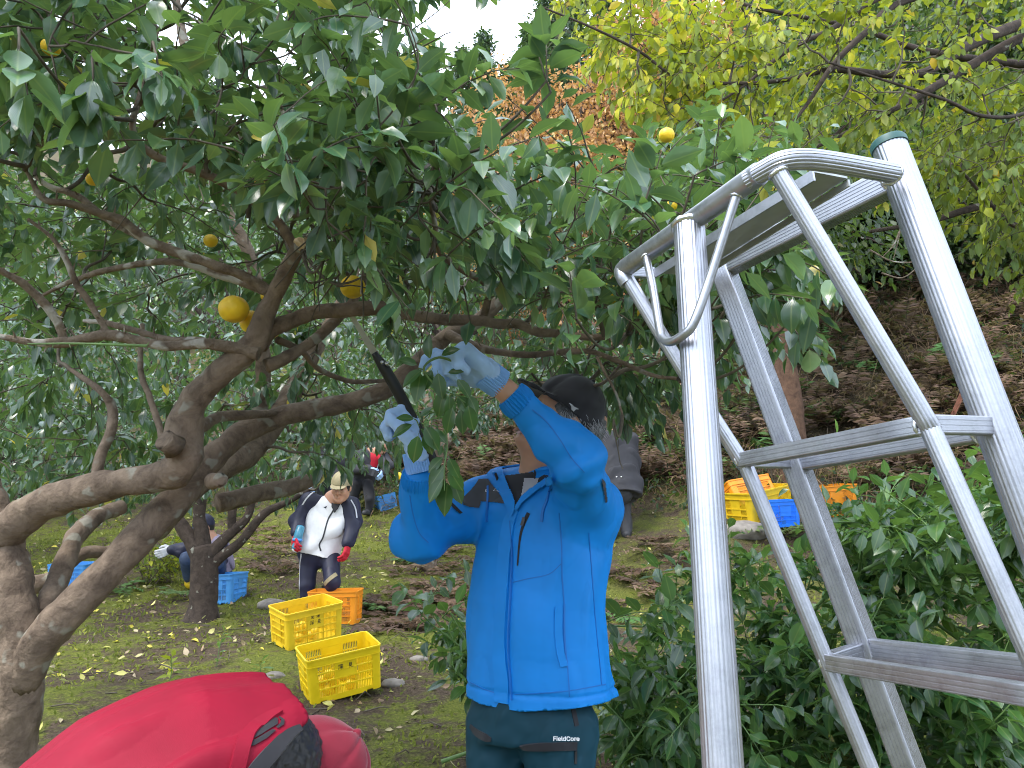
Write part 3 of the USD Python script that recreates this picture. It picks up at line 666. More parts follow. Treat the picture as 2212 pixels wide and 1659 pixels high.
# ---------------------------------------------------------------- the citrus tree being pruned
rt = np.random.default_rng(11)
TRUNKB = onground(-1.32, 1.98)
tree = thing('citrus_tree', 'large old citrus tree with lichened grey brown limbs spreading over the near worker', 'tree', TRUNKB)
tx, ty, td = proj(TRUNKB)
BO = {
 'trunk': [(15, 1900, 1.98, 66), (22, 1659, 2.0, 54), (38, 1540, 2.0, 50), (50, 1440, 2.0, 48), (40, 1330, 2.02, 46), (22, 1230, 2.05, 44), (5, 1150, 2.08, 42), (-30, 1060, 2.1, 36), (-80, 950, 2.12, 30)],
 'limb': [
  [(48, 1480, 1.99, 40), (90, 1385, 1.98, 44), (150, 1320, 1.98, 41), (245, 1220, 2.0, 38), (335, 1120, 2.04, 39), (395, 1060, 2.1, 36), (440, 1005, 2.16, 31), (520, 935, 2.25, 28), (620, 892, 2.33, 25), (720, 872, 2.4, 23), (830, 838, 2.45, 21), (903, 782, 2.5, 20), (970, 720, 2.55, 18), (1030, 692, 2.6, 17), (1095, 632, 2.65, 15), (1140, 560, 2.7, 11), (1180, 470, 2.75, 7)],
  [(5, 1160, 2.06, 40), (60, 1110, 2.04, 42), (130, 1075, 2.02, 38), (250, 1045, 1.98, 35), (340, 1030, 1.96, 36), (392, 1005, 1.95, 40), (395, 945, 1.95, 44), (412, 880, 1.95, 34), (455, 825, 1.95, 31), (510, 782, 1.95, 31), (548, 745, 1.95, 30), (566, 695, 1.95, 24), (595, 635, 1.94, 20), (625, 580, 1.92, 18), (646, 540, 1.9, 17)],
  [(590, 640, 1.94, 14), (560, 615, 1.93, 13), (520, 592, 1.91, 12.5), (460, 570, 1.88, 12), (400, 550, 1.86, 12), (317, 517, 1.83, 11.5), (267, 477, 1.8, 11), (213, 457, 1.78, 10), (150, 437, 1.75, 9), (88, 423, 1.72, 8), (52, 363, 1.7, 4)],
  [(640, 545, 1.9, 12), (610, 495, 1.88, 12), (583, 467, 1.86, 11.5), (530, 425, 1.84, 11), (483, 397, 1.82, 10.5), (417, 370, 1.8, 10), (333, 340, 1.77, 9), (283, 287, 1.75, 8), (297, 213, 1.75, 7), (310, 150, 1.78, 5), (335, 70, 1.8, 3)],
  [(600, 640, 1.97, 10), (533, 613, 1.98, 10), (467, 592, 2.0, 9.5), (400, 571, 2.0, 9), (333, 568, 2.02, 8), (233, 583, 2.05, 7), (163, 605, 2.08, 6), (90, 640, 2.1, 4)],
  [(318, 520, 1.84, 8), (280, 500, 1.86, 9), (233, 473, 1.88, 9), (167, 425, 1.9, 8), (110, 405, 1.92, 7), (70, 380, 1.94, 4)],
  [(560, 765, 1.93, 17), (520, 752, 1.92, 15), (450, 741, 1.9, 13), (367, 746, 1.88, 12), (300, 736, 1.86, 12), (233, 723, 1.84, 13), (185, 729, 1.83, 12), (133, 737, 1.82, 12), (67, 735, 1.8, 9), (-10, 722, 1.78, 7), (-90, 700, 1.76, 5)],
  [(140, 733, 1.83, 9), (128, 700, 1.82, 10), (98, 655, 1.8, 9.5), (50, 608, 1.77, 9), (0, 580, 1.74, 8), (-60, 540, 1.7, 6)],
  [(234, 722, 1.84, 7), (212, 690, 1.84, 8), (187, 650, 1.83, 8), (160, 610, 1.82, 7.5), (143, 565, 1.81, 7), (110, 510, 1.8, 5), (60, 470, 1.78, 4)],
  [(480, 745, 1.92, 9), (420, 735, 1.93, 9), (367, 733, 1.95, 8), (300, 716, 1.98, 7.5), (230, 697, 2.0, 7), (180, 690, 2.02, 4)],
  [(556, 745, 1.96, 24), (590, 708, 1.98, 21), (640, 688, 2.0, 19), (690, 676, 2.02, 17), (737, 674, 2.04, 17), (820, 666, 2.06, 16), (870, 676, 2.08, 15), (950, 689, 2.1, 14), (1027, 692, 2.1, 12.5), (1085, 698, 2.1, 12), (1120, 697, 2.1, 12), (1163, 714, 2.08, 11), (1220, 718, 2.06, 9), (1287, 727, 2.0, 8), (1360, 720, 1.95, 5)],
  [(575, 790, 1.97, 16), (640, 760, 2.02, 13), (700, 715, 2.1, 12), (760, 650, 2.2, 11), (800, 560, 2.3, 9), (830, 450, 2.4, 7)],
  [(970, 722, 2.5, 12), (1023, 745, 2.35, 10), (1070, 760, 2.25, 8.5), (1137, 770, 2.15, 8), (1203, 767, 2.08, 7.5), (1270, 763, 2.02, 7), (1337, 786, 1.98, 6), (1403, 812, 1.95, 5), (1463, 822, 1.95, 3.5)],
  [(1043, 690, 2.1, 9), (1052, 655, 2.08, 8.5), (1056, 617, 2.05, 8), (1003, 584, 2.0, 8), (955, 548, 1.95, 8), (940, 480, 1.9, 7), (930, 400, 1.86, 5), (945, 330, 1.84, 4)],
  [(640, 470, 2.3, 9), (630, 390, 2.3, 8), (636, 300, 2.32, 7), (600, 220, 2.35, 6), (560, 120, 2.4, 4)],
  [(560, 900, 2.9, 20), (568, 800, 2.9, 18), (560, 700, 2.9, 16), (540, 560, 2.95, 15), (470, 420, 3.0, 14), (443, 283, 3.0, 13), (425, 200, 3.0, 12), (398, 90, 3.0, 11), (370, -40, 3.0, 9)],
  [(330, 1140, 2.4, 38), (433, 1030, 2.6, 36), (530, 980, 2.75, 32), (600, 900, 2.9, 27), (640, 830, 3.0, 22), (700, 720, 3.1, 15), (760, 600, 3.2, 10), (800, 480, 3.3, 7)],
  [(470, 1088, 2.7, 22), (560, 1065, 2.8, 20), (630, 1050, 2.9, 19), (672, 1036, 2.95, 16)],
  [(95, 1330, 2.05, 26), (118, 1275, 2.1, 26), (140, 1215, 2.15, 24), (165, 1160, 2.25, 22), (205, 1120, 2.35, 20), (262, 1095, 2.45, 17)],
  [(30, 1275, 2.3, 20), (70, 1265, 2.3, 21), (115, 1250, 2.32, 19), (150, 1215, 2.35, 16), (190, 1195, 2.4, 15), (240, 1195, 2.45, 17), (285, 1160, 2.5, 14), (320, 1120, 2.5, 10)],
  [(205, 1040, 2.05, 15), (215, 990, 2.1, 13), (240, 930, 2.15, 12), (240, 880, 2.2, 11), (215, 845, 2.2, 8), (150, 800, 2.3, 5)],
  [(350, 950, 2.05, 8), (340, 905, 2.1, 8), (322, 850, 2.15, 7), (307, 800, 2.2, 6), (310, 700, 2.3, 5)],
  [(430, 925, 2.0, 15), (470, 900, 2.1, 13), (540, 895, 2.2, 10), (600, 890, 2.3, 7)],
  [(600, 735, 2.0, 9), (650, 760, 2.1, 7), (690, 800, 2.2, 6), (760, 825, 2.3, 6), (850, 822, 2.4, 4)],
  [(1340, 790, 1.98, 4), (1300, 830, 2.2, 4), (1250, 838, 2.4, 4), (1180, 830, 2.6, 3.5), (1120, 826, 2.7, 3)],
  [(1290, 772, 2.0, 4), (1330, 850, 1.95, 3.4), (1345, 900, 1.93, 2.5)],
 ]}
NODES = []
v, f, c = bough(BO['trunk'], seed=1, nsides=24, wob=.012); put('trunk', tree, v, f, M['bark']); NODES.append(c[:, :3])
for k, b in enumerate(BO['limb']):
    v, f, c = bough(b, seed=10 + k, nsides=16 if b[0][3] > 15 else 10, wob=.008 if b[0][3] > 15 else .003)
    pale = k in (2, 4, 5, 6, 7, 8, 9)
    br_ = put('branch', tree, v, f, M['bark_pale'] if pale else M['bark']); NODES.append(c[:, :3])
    if pale or k in (3, 10, 12):                                    # thorns and spurs
        mb = MB()
        for j in range(3, len(c) - 2, 3):
            q = c[j]; dd = nrm(rt.normal(0, 1, 3) + np.array([0, 0, .5])); e = q[:3] + dd * (q[3] + rt.uniform(.008, .022))
            mb.add(*tube([q[:3], q[:3] * .4 + e * .6, e], [.0035, .0022, .0004], 5))
        put('thorn_spurs', br_, *mb.get(), M['bark_pale'], kind='stuff')
    if k == 1:                                                      # sawn ends and knots
        e = c[-1, :3]; ax = nrm(c[-1, :3] - c[-4, :3]); r = c[-1, 3]
        ring, ff = tube([e - ax * .004, e + ax * .006, e + ax * .014 + np.array([.004, 0, 0]), e + ax * .016], np.array([1.02, 1.12, .98, .6]) * r, 16)
        ring += (meshkit.noise(ring * 90, 4)[:, None] - .5) * .008
        put('sawn_end', br_, ring, ff, M['wood_cut'])
        for (kx, ky, kd, kr, ex, ey) in ((378, 965, 1.90, 22, 356, 950), (458, 1040, 1.93, 15, 478, 1036)):
            a = P(kx, ky, kd); bq = P(ex, ey, kd - .03)
            v, f = tube([a, (a + bq) / 2, bq, bq - (bq - a) * .06, bq - (bq - a) * .3], np.array([1.2, 1.0, 1.0, .75, .35]) * kr / FPX * kd, 16)
            v += (meshkit.noise(v * 60, 8)[:, None] - .5) * .006
            put('stub', br_, v, f, M['bark'])
NODES = np.vstack(NODES)
gt = catmull([P(60, 743, 1.62), P(150, 742, 1.63), P(230, 744, 1.64), P(317, 747, 1.66)], 5)
mb = MB().add(*tube(gt, np.linspace(.0018, .0034, len(gt)), 7))
for j in range(1, len(gt), 2):
    e = gt[j] + np.array([rt.normal(0, .004), rt.normal(0, .004), rt.choice([-1, 1]) * .012]); mb.add(*tube([gt[j], e], [.0016, .0002], 4))
put('green_twig', tree, *mb.get(), M['twig_green'], label='pale green thorny twig')
def inpoly(px, py, poly):
    poly = np.asarray(poly, float); r = np.zeros(len(px), bool); j = len(poly) - 1
    for i in range(len(poly)):
        xi, yi = poly[i]; xj, yj = poly[j]
        c = ((yi > py) != (yj > py)) & (px < (xj - xi) * (py - yi) / (yj - yi + 1e-12) + xi); r ^= c; j = i
    return r
def region(rng, n, poly, d0, d1, holes=()):
    """n random points of the part of space that a polygon spans between two depths."""
    poly = np.asarray(poly, float); lo, hi = poly.min(0), poly.max(0); out = []
    while len(out) < n:
        q = rng.uniform(lo, hi, (n * 3, 2)); ok = inpoly(q[:, 0], q[:, 1], poly)
        for hx, hy, hr in holes: ok &= (q[:, 0] - hx) ** 2 + (q[:, 1] - hy) ** 2 > hr * hr
        for a in q[ok]:
            out.append(P(a[0], a[1], d0 + (d1 - d0) * rng.uniform() ** .8))
            if len(out) >= n: break
    return np.array(out)
CAN = [(-200, -200), (930, -200), (900, 20), (960, 120), (1000, 280), (1250, 300), (1340, 380), (1480, 310), (1600, 360), (1680, 520), (1700, 660), (1560, 740), (1400, 790), (1200, 800), (1000, 640), (640, 600), (300, 640), (-200, 700)]
holes = [(400, 70, 40), (510, 85, 40), (300, 240, 36), (180, 250, 32), (120, 330, 28), (985, 40, 85), (620, 120, 32), (250, 330, 26), (470, 230, 32)]
T1 = region(rt, 185, [(-200, -200), (960, -200), (920, 40), (980, 130), (700, 560), (640, 400), (300, 330), (-200, 420)], 1.35, 2.3, holes)     # near upper crown
T2 = region(rt, 270, CAN, 2.1, 4.0, holes)
def thin(T, f):
    x, y, d = proj(T); a = inpoly(x, y, [(1010, 210), (1260, 200), (1420, 290), (1500, 330), (1480, 560), (1400, 620), (1240, 640), (1120, 560), (1000, 400)])
    return T[~a | (rt.uniform(size=len(T)) < f)]
T2 = thin(T2, .12)
T3 = region(rt, 130, [(640, 300), (940, 150), (1010, 280), (1240, 300), (1340, 380), (1490, 320), (1620, 370), (1700, 560), (1690, 660), (1540, 720), (1400, 690), (1200, 690), (1000, 640), (700, 640)], 1.45, 2.4)
T3 = thin(T3, .25)
T4 = region(rt, 150, [(-200, 640), (520, 690), (760, 700), (1000, 720), (900, 830), (830, 900), (620, 1000), (300, 1010), (150, 1060), (-200, 1100)], 2.6, 4.4)
T5 = region(rt, 26, [(1130, 760), (1400, 770), (1460, 800), (1400, 850), (1150, 830)], 2.3, 3.2)
T6 = region(rt, 50, [(-200, 350), (640, 400), (700, 640), (-200, 740)], 2.3, 3.2)
T7 = np.vstack([region(rt, 60, [(1330, 400), (1500, 310), (1640, 380), (1700, 560), (1650, 690), (1420, 730), (1280, 660)], 1.75, 3.0), region(rt, 22, [(1000, 330), (1250, 330), (1380, 420), (1250, 560), (1050, 560)], 1.9, 3.2)])
TT = np.vstack([T1, T2, T3, T4, T5, T6, T7])
tw = grow(rt, NODES, TT)
mb = MB(); LV = []
for p, g in tw:
    r0 = max(.006 - .0013 * g, .0022) * (1 + .3 * rt.uniform())
    c = catmull(p, 3); mb.add(*tube(c, np.linspace(r0, r0 * .55, len(c)), 6, cap=False))
    end = p[-1]; dirn = nrm(p[-1] - p[-2]); 
    px_, py_, dd_ = proj(end)
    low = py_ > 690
    for s in range(2 if dd_ < 2.6 else 2):
        d0 = nrm(dirn + rt.normal(0, .55, 3) + np.array([0, 0, -.15 if low else .30]))
        ln = rt.uniform(.13, .30)
        stem, lf = shoot(rt, end if s == 0 else p[-2], d0, ln, rt.integers(9, 15), droop=.8 if low else .45, gravity=.75 if low else .45)
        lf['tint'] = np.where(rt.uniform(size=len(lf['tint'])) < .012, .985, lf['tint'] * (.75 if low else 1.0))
        LV.append(lf); mb.add(*tube(stem, np.linspace(.0024, .001, len(stem)), 5, cap=False))
# star-shaped shoots that stand out against the background
for (x, y, d, dx, dz, n, ll) in ((1245, 690, 1.5, .0, .55, 9, .115), (1180, 175, 1.75, .05, 1.0, 12, .105), (1190, 200, 1.75, -.3, .9, 8, .105), (1325, 905, 1.9, .0, -.5, 8, .085), (1440, 560, 1.6, .3, .3, 9, .1),
                                 (1390, 450, 1.6, .1, .6, 10, .1), (1500, 380, 1.7, .5, .4, 10, .1), (860, 300, 1.5, .1, .6, 12, .11), (960, 420, 1.55, .2, .1, 12, .11), (1060, 480, 1.6, .2, -.2, 12, .1),
                                 (40, 60, 1.25, .2, -.5, 9, .1), (200, 110, 1.35, .1, -.6, 12, .105), (330, 90, 1.35, .2, -.5, 12, .1), (1640, 640, 1.7, .5, -.1, 9, .09), (1700, 700, 1.75, .5, -.4, 7, .085), (1100, 420, 1.7, .4, .3, 12, .1),
                                 (700, 560, 1.75, -.1, -.7, 12, .09), (780, 600, 1.75, .1, -.8, 12, .09), (860, 590, 1.8, .0, -.8, 12, .09), (1000, 620, 1.8, .1, -.6, 10, .09), (540, 430, 1.9, .1, -.6, 10, .09)):
    p0 = P(x, y, d); i = cKDTree(NODES).query(p0)[1]
    s = np.linspace(0, 1, 6)[:, None]; p = NODES[i] + (p0 - NODES[i]) * s + np.sin(np.pi * s) * np.array([0, 0, -.05])
    mb.add(*tube(catmull(p, 3), np.linspace(.005, .0026, 16), 6, cap=False))
    stem, lf = shoot(rt, p0, (dx, -.1, dz), .13, n, leafL=(ll * .85, ll * 1.08), droop=.2, gravity=.1 if dz > 0 else .5, spread=1.1)
    LV.append(lf); mb.add(*tube(stem, np.linspace(.0026, .0012, len(stem)), 5, cap=False))
put('twigs', tree, *mb.get(), M['twig'], kind='stuff')
LV = cat(*LV)
hx, hy, hd = proj(LV['base'] + nrm(LV['d']) * (LV['L'] * .5)[:, None])
open_ = np.zeros(len(hx), bool)
for a, b, r in holes: open_ |= ((hx - a) / r) ** 2 + ((hy - b) / r) ** 2 < .6
open_ &= rt.uniform(size=len(hx)) < np.where(hx > 850, .93, .7)
open_ |= inpoly(hx, hy, [(1010, 210), (1260, 200), (1420, 290), (1500, 330), (1480, 560), (1400, 560), (1240, 600), (1120, 540), (1000, 400)]) & (rt.uniform(size=len(hx)) < .2)
open_ |= (hd < 2.14) & inpoly(hx, hy, [(590, 640), (900, 625), (1190, 655), (1190, 745), (600, 745)]) & (rt.uniform(size=len(hx)) < .8)
open_ |= (hd < 2.2) & ((hx - 762) ** 2 + (hy - 620) ** 2 < 42 ** 2)
open_ |= (hd < 4) & inpoly(hx, hy, [(1285, 935), (1390, 935), (1390, 1090), (1285, 1090)])
LV = sel(LV, ~open_)
x_, y_, d_ = proj(LV['base'])
keep = d_ > 1.12
# the worker's head and arms and the open view of the near limbs stay clear of leaves that hang in front of them
keep &= ~((d_ < 1.9) & inpoly(x_, y_, [(0, 360), (300, 330), (640, 440), (700, 700), (560, 1000), (0, 1100)]))
keep &= ~((d_ < 2.25) & inpoly(x_, y_, [(430, 500), (690, 430), (720, 640), (660, 760), (430, 760)]))
keep &= ~((d_ < 2.75) & inpoly(x_, y_, [(820, 770), (900, 715), (1080, 715), (1180, 790), (1330, 830), (1330, 1100), (830, 1100)]))
LV = sel(LV, keep)
print('citrus leaves', len(LV['L']))
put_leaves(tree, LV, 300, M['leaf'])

# ---------------------------------------------------------------- trees behind
_PROF['xs'] = (np.array([0, .45, 1.0]), np.array([.06, 1.0, 0.0]))
rb = np.random.default_rng(23)
def scatter_leaves(rng, c, dirs, L, W, tint, curl=(.3, .4), fold=(.1, .4), upj=.35):
    n = len(c); up = np.array([0, 0, 1.0]) + rng.normal(0, upj, (n, 3))
    return dict(base=c, d=nrm(dirs), up=up, L=np.broadcast_to(L, (n,)).copy(), W=np.broadcast_to(W, (n,)).copy(), curl=rng.normal(*curl, n), fold=rng.uniform(*fold, n), tint=np.clip(tint, 0, 1), wave=np.zeros(n))
def crown(rng, ells, nclump, nleaf, cr, L, ratio=.5, tint=(.4, .2), droop=.5, shell=.55, flat=1.0):
    """Leaf clumps through the outer part of several ellipsoids (centre, radii)."""
    vol = np.array([np.prod(e[1]) ** .67 for e in ells]); k = rng.choice(len(ells), nclump, p=vol / vol.sum())
    u = nrm(rng.normal(0, 1, (nclump, 3))); r = (shell + (1 - shell) * rng.uniform(0, 1, (nclump, 1)) ** .6)
    C = np.array([ells[i][0] for i in k]) + u * r * np.array([ells[i][1] for i in k])
    ct = rng.normal(0, .16, nclump)
    i = np.repeat(np.arange(nclump), nleaf); n = len(i)
    p = C[i] + rng.normal(0, 1, (n, 3)) * cr * np.array([1, 1, .6 * flat])
    d = u[i] * .5 + rng.normal(0, .6, (n, 3)) + np.array([0, 0, -droop])
    Ls = rng.uniform(L[0], L[1], n)
    return scatter_leaves(rng, p, d, Ls, Ls * ratio * rng.uniform(.8, 1.2, n), tint[0] + ct[i] + rng.normal(0, tint[1], n)), C
def wtube(mb, pts, r, n=8, seed=0, rough=.12):
    c = catmull(np.column_stack([np.asarray(pts, float), np.broadcast_to(r, (len(pts),))]), 5)
    rr = c[:, 3] * (1 + rough * 2 * (meshkit.fbm(c[:, :3] * 9, 2, seed) - .5)); v, f = tube(c[:, :3], rr, n); mb.add(v, f); return c[:, :3]
def leaves_into(name, parent, Lf, mat, res='lo', kind='stuff', **kw):
    v, F, UV, T = leaf_mesh(Lf, res); return put(name, parent, v, F, mat, uv=UV, tint=T, kind=kind, **kw)

# --- the second citrus tree, standing at the blue crate
b2 = G(437, 1338)
t2 = thing('citrus_tree', 'smaller dark citrus tree whose forked trunk stands in front of a blue crate', 'tree', b2)
Y2 = b2[1]
def Q(x, y, dy=0.0): return W(x, y, Y2 + dy)
pxm = Y2 * 1.0 / FPX
mb = MB(); nodes2 = []
nodes2.append(wtube(mb, [Q(432, 1360), Q(437, 1330), Q(441, 1270), Q(441, 1210), Q(437, 1180)], np.array([46, 34, 27, 26, 25]) * pxm, 14, 1))
put('trunk', t2, *mb.get(), M['bark_dark'])
for pts, r in (([Q(440, 1215), Q(420, 1180), Q(398, 1145), Q(380, 1118), Q(350, 1090, .1), Q(330, 1040, .3)], [23, 18, 15, 13, 10, 6]),
               ([Q(440, 1200), Q(436, 1150), Q(430, 1118), Q(434, 1070), Q(440, 1000), Q(430, 900)], [20, 16, 14, 12, 10, 6]),
               ([Q(445, 1215), Q(470, 1180), Q(500, 1150), Q(532, 1120), Q(545, 1080), Q(560, 1000)], [18, 13, 11, 9, 8, 5]),
               ([Q(448, 1225), Q(480, 1200), Q(520, 1170), Q(570, 1110), Q(620, 1085), Q(668, 1058)], [16, 12, 10, 9, 7, 4]),
               ([Q(500, 1152), Q(502, 1100), Q(508, 1040), Q(500, 960)], [8, 9, 8, 5])):
    mb = MB(); nodes2.append(wtube(mb, pts, np.array(r) * pxm, 10, 3)); put('branch', t2, *mb.get(), M['bark_dark'])
def crown_on(parent, nodes, T, rng, matL, nl=12, leafL=(.07, .1), tint=.32, twigmat='twig', keepn=0, ln=(.18, .34), two=2, res='lo'):
    tw = grow(rng, np.vstack(nodes), T); mb = MB(); LV = []
    for p, g in tw:
        r0 = max(.012 - .003 * g, .004); c = catmull(p, 2); mb.add(*tube(c, np.linspace(r0, r0 * .5, len(c)), 4, cap=False))
        dirn = nrm(p[-1] - p[-2])
        for s in range(two):
            stem, lf = shoot(rng, p[-1] if s == 0 else p[-2], dirn + rng.normal(0, .6, 3), rng.uniform(*ln), nl, leafL=leafL, droop=.7, gravity=.7, tint=tint)
            LV.append(lf)
    put('twigs', parent, *mb.get(), M[twigmat], kind='stuff')
    LV = cat(*LV)
    if keepn: put_leaves(parent, LV, keepn, M[matL], res_near='mid', res_rest=res)
    else: leaves_into('leaves', parent, LV, M[matL], res)
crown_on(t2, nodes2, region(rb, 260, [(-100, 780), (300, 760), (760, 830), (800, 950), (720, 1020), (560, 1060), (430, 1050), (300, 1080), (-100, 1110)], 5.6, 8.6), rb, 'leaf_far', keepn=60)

# --- the third citrus tree, behind the worker's raised hands
b3 = np.array([*W(925, 1100, 8.6)[:2], 0]); b3[2] = float(hgtn(b3[0], b3[1])); Y3 = b3[1]
t3 = thing('citrus_tree', 'citrus tree with forked brown trunk behind the leafy twig held up by the near worker', 'tree', b3)
def Q3(x, y, dy=0.0): return W(x, y, Y3 + dy)
nodes3 = []; mb = MB(); pm3 = Y3 / FPX
nodes3.append(wtube(mb, [b3 - [0, 0, .1], Q3(928, 1060), Q3(935, 1010), Q3(938, 985)], np.array([22, 17, 15, 15]) * pm3, 12)); put('trunk', t3, *mb.get(), M['bark'])
for pts, r in (([Q3(937, 1000), Q3(960, 960), Q3(985, 935), Q3(1020, 915), Q3(1060, 870)], [14, 12, 10, 8, 5]), ([Q3(936, 1000), Q3(932, 940), Q3(925, 890), Q3(930, 800)], [13, 13, 11, 7]),
               ([Q3(936, 1010), Q3(890, 975), Q3(855, 960), Q3(800, 925)], [10, 8, 7, 4]), ([Q3(985, 935), Q3(990, 915), Q3(985, 895)], [6, 5, 3]), ([Q3(1060, 870), Q3(1150, 850), Q3(1260, 845), Q3(1330, 850)], [6, 5, 4, 2.5])):
    mb = MB(); nodes3.append(wtube(mb, pts, np.array(r) * pm3, 8)); put('branch', t3, *mb.get(), M['bark'])
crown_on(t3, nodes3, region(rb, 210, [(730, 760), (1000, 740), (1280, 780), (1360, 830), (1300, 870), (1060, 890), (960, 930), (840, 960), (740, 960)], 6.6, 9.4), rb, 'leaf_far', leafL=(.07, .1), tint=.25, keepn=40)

# --- more citrus trees in rows behind, one built, the rest copies, some unseen round the camera
def make_citrus(loc, seed):
    rng = np.random.default_rng(seed); t = thing('orchard_tree', 'dense dark green citrus tree of the row behind', 'tree', loc, group='citrus trees in the rows behind')
    o = np.asarray(loc, float); mb = MB(); N = [wtube(mb, [o - [0, 0, .2], o + [.05, 0, .5], o + [0, .05, .9]], [.14, .11, .10], 10)]
    put('trunk', t, *mb.get(), M['bark_dark'])
    for k in range(6):
        a = k * 1.05 + rng.uniform(0, .4); d = np.array([math.cos(a), math.sin(a), 0]); mb = MB()
        N.append(wtube(mb, [o + [0, 0, .75], o + d * .5 + [0, 0, 1.1], o + d * 1.1 + [0, 0, 1.7], o + d * 1.5 + [0, 0, 2.5]], [.07, .055, .035, .015], 7)); put('branch', t, *mb.get(), M['bark_dark'])
    lf, C = crown(rng, [(o + [0, 0, 2.0], np.array([2.1, 2.1, 1.35])), (o + [.6, .3, 2.6], np.array([1.3, 1.3, 1.0]))], 420, 14, .16, (.075, .11), tint=(.3, .17), droop=.6, shell=.5)
    m2 = MB()
    for c, g in [(p, g) for p, g in grow(rng, np.vstack(N), C[:120])]: m2.add(*tube(c, np.linspace(.012, .005, len(c)), 4, cap=False))
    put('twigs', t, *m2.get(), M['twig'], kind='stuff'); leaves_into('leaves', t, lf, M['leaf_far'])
    return t
def copy_of(src, name, label, cat_, loc, rz, sc, group):
    path = numbered('/World', name); x = UsdGeom.Xform.Define(stage, path); x.GetPrim().GetReferences().AddInternalReference(src.GetPath())
    x.ClearXformOpOrder(); x.AddTranslateOp().Set(Gf.Vec3d(*map(float, loc))); x.AddRotateZOp().Set(float(rz)); x.AddScaleOp().Set(Gf.Vec3f(*([sc] * 3 if np.ndim(sc) == 0 else sc)))
    x.GetPrim().SetInstanceable(True); tag(x.GetPrim(), label, cat_, group); return x
oc = make_citrus(onground(-3.4, 12.6), 5)
for k, (x, y, s) in enumerate([(-7.2, 11.2, 1.1), (-5.6, 15.8, 1.2), (-1.4, 16.4, 1.1), (-10.5, 15.0, 1.2), (-8.6, 19.5, 1.4), (-3.0, 20.2, 1.35), (-13.5, 21.0, 1.5), (1.6, 18.6, 1.15), (-17, 17, 1.4), (-6.4, 8.0, .9), (-4.2, -2.2, 1.35), (.8, -5.2, 1.4), (4.6, -2.6, 1.3), (-7.0, 2.6, 1.3), (7.6, 1.6, 1.2), (-2.2, -7.5, 1.4), (6.8, -6.5, 1.4)]):  # those round the camera are out of view, added to block low sky light
    copy_of(oc, 'orchard_tree', 'dense dark green citrus tree of the row behind', 'tree', onground(x, y, -.05), rb.uniform(0, 360), (s, s, s * rb.uniform(.9, 1.1)), 'citrus trees in the rows behind')

# --- yellowing tree whose boughs hang in from the right
bl = onground(5.6, 6.6)
tl = thing('yellowing_tree', 'spreading tree with drooping yellow green leaves above the ladder', 'tree', bl)
NL = []
mb = MB(); NL.append(wtube(mb, [bl - [0, 0, .2], bl + [-.1, 0, 1.2], bl + [.1, .1, 2.4], bl + [0, 0, 4.0], bl + [-.2, .1, 5.6]], [.2, .16, .14, .11, .06], 14)); put('trunk', tl, *mb.get(), M['bark_dark'])
def LBO(*pts):
    a = np.array([[*P(x, y, d), r / FPX * d] for x, y, d, r in pts]); mb = MB(); c = catmull(a, 5); mb.add(*tube(c[:, :3], c[:, 3], 8)); NL.append(c[:, :3]); put('branch', tl, *mb.get(), M['bark_dark'])
LBO((2500, 10, 6.0, 16), (2300, 30, 5.6, 14), (2212, 50, 5.4, 13), (2090, 100, 5.2, 11), (2000, 155, 5.0, 9), (1900, 160, 4.9, 8), (1800, 150, 4.8, 7), (1700, 172, 4.7, 5), (1600, 180, 4.6, 4), (1470, 170, 4.5, 3), (1380, 110, 4.4, 3), (1280, 60, 4.3, 2.5), (1170, 15, 4.2, 2))
LBO((2480, 110, 6.0, 14), (2300, 70, 5.7, 12), (2212, 80, 5.5, 11), (2100, 140, 5.4, 10), (1980, 210, 5.2, 8), (1900, 250, 5.1, 6), (1780, 310, 5.0, 4), (1660, 360, 4.9, 3))
LBO((2450, -60, 5.5, 10), (2250, -60, 5.2, 9), (1960, 0, 5.0, 8), (1870, 70, 4.8, 7), (1800, 140, 4.7, 6), (1740, 230, 4.6, 4), (1690, 290, 4.5, 3))
LBO((2400, -120, 5.3, 10), (2050, -60, 5.0, 8), (1890, 0, 4.9, 7), (1800, 60, 4.8, 6), (1700, 110, 4.7, 5), (1600, 190, 4.6, 3), (1480, 265, 4.5, 2))
LBO((2450, 230, 5.6, 9), (2300, 190, 5.2, 7), (2212, 245, 4.6, 4), (2120, 250, 4.4, 4), (2040, 215, 4.3, 3.5), (1900, 170, 4.3, 2.5), (1790, 135, 4.3, 2))
LBO((2480, 420, 6.2, 12), (2300, 420, 5.9, 10), (2212, 425, 5.7, 9), (2100, 450, 5.5, 8), (2000, 480, 5.4, 6), (1880, 500, 5.2, 4))
LBO((2450, 520, 6.0, 8), (2250, 500, 5.6, 7), (2180, 480, 5.4, 6), (2130, 430, 5.3, 4), (2060, 350, 5.2, 3))
LBO((2480, 160, 6.5, 12), (2212, 140, 6.3, 9), (2000, 110, 6.2, 7), (1850, 60, 6.1, 5), (1650, 20, 6.0, 4), (1500, -20, 6.0, 3))
POLYL = [(1180, -140), (2350, -140), (2350, 520), (2212, 500), (2040, 410), (1900, 330), (1760, 380), (1640, 330), (1440, 215), (1330, 120), (1180, 40)]
TL = np.vstack([region(rb, 350, POLYL, 4.2, 7.4), region(rb, 100, [(1980, 280), (2350, 200), (2350, 640), (2212, 600), (2120, 480), (1990, 400)], 4.4, 6.4), region(rb, 60, [(1290, 30), (1640, 40), (1640, 300), (1500, 330), (1330, 120)], 4.2, 5.0)])
tw = grow(rb, np.vstack(NL), TL); mb = MB(); LV = []
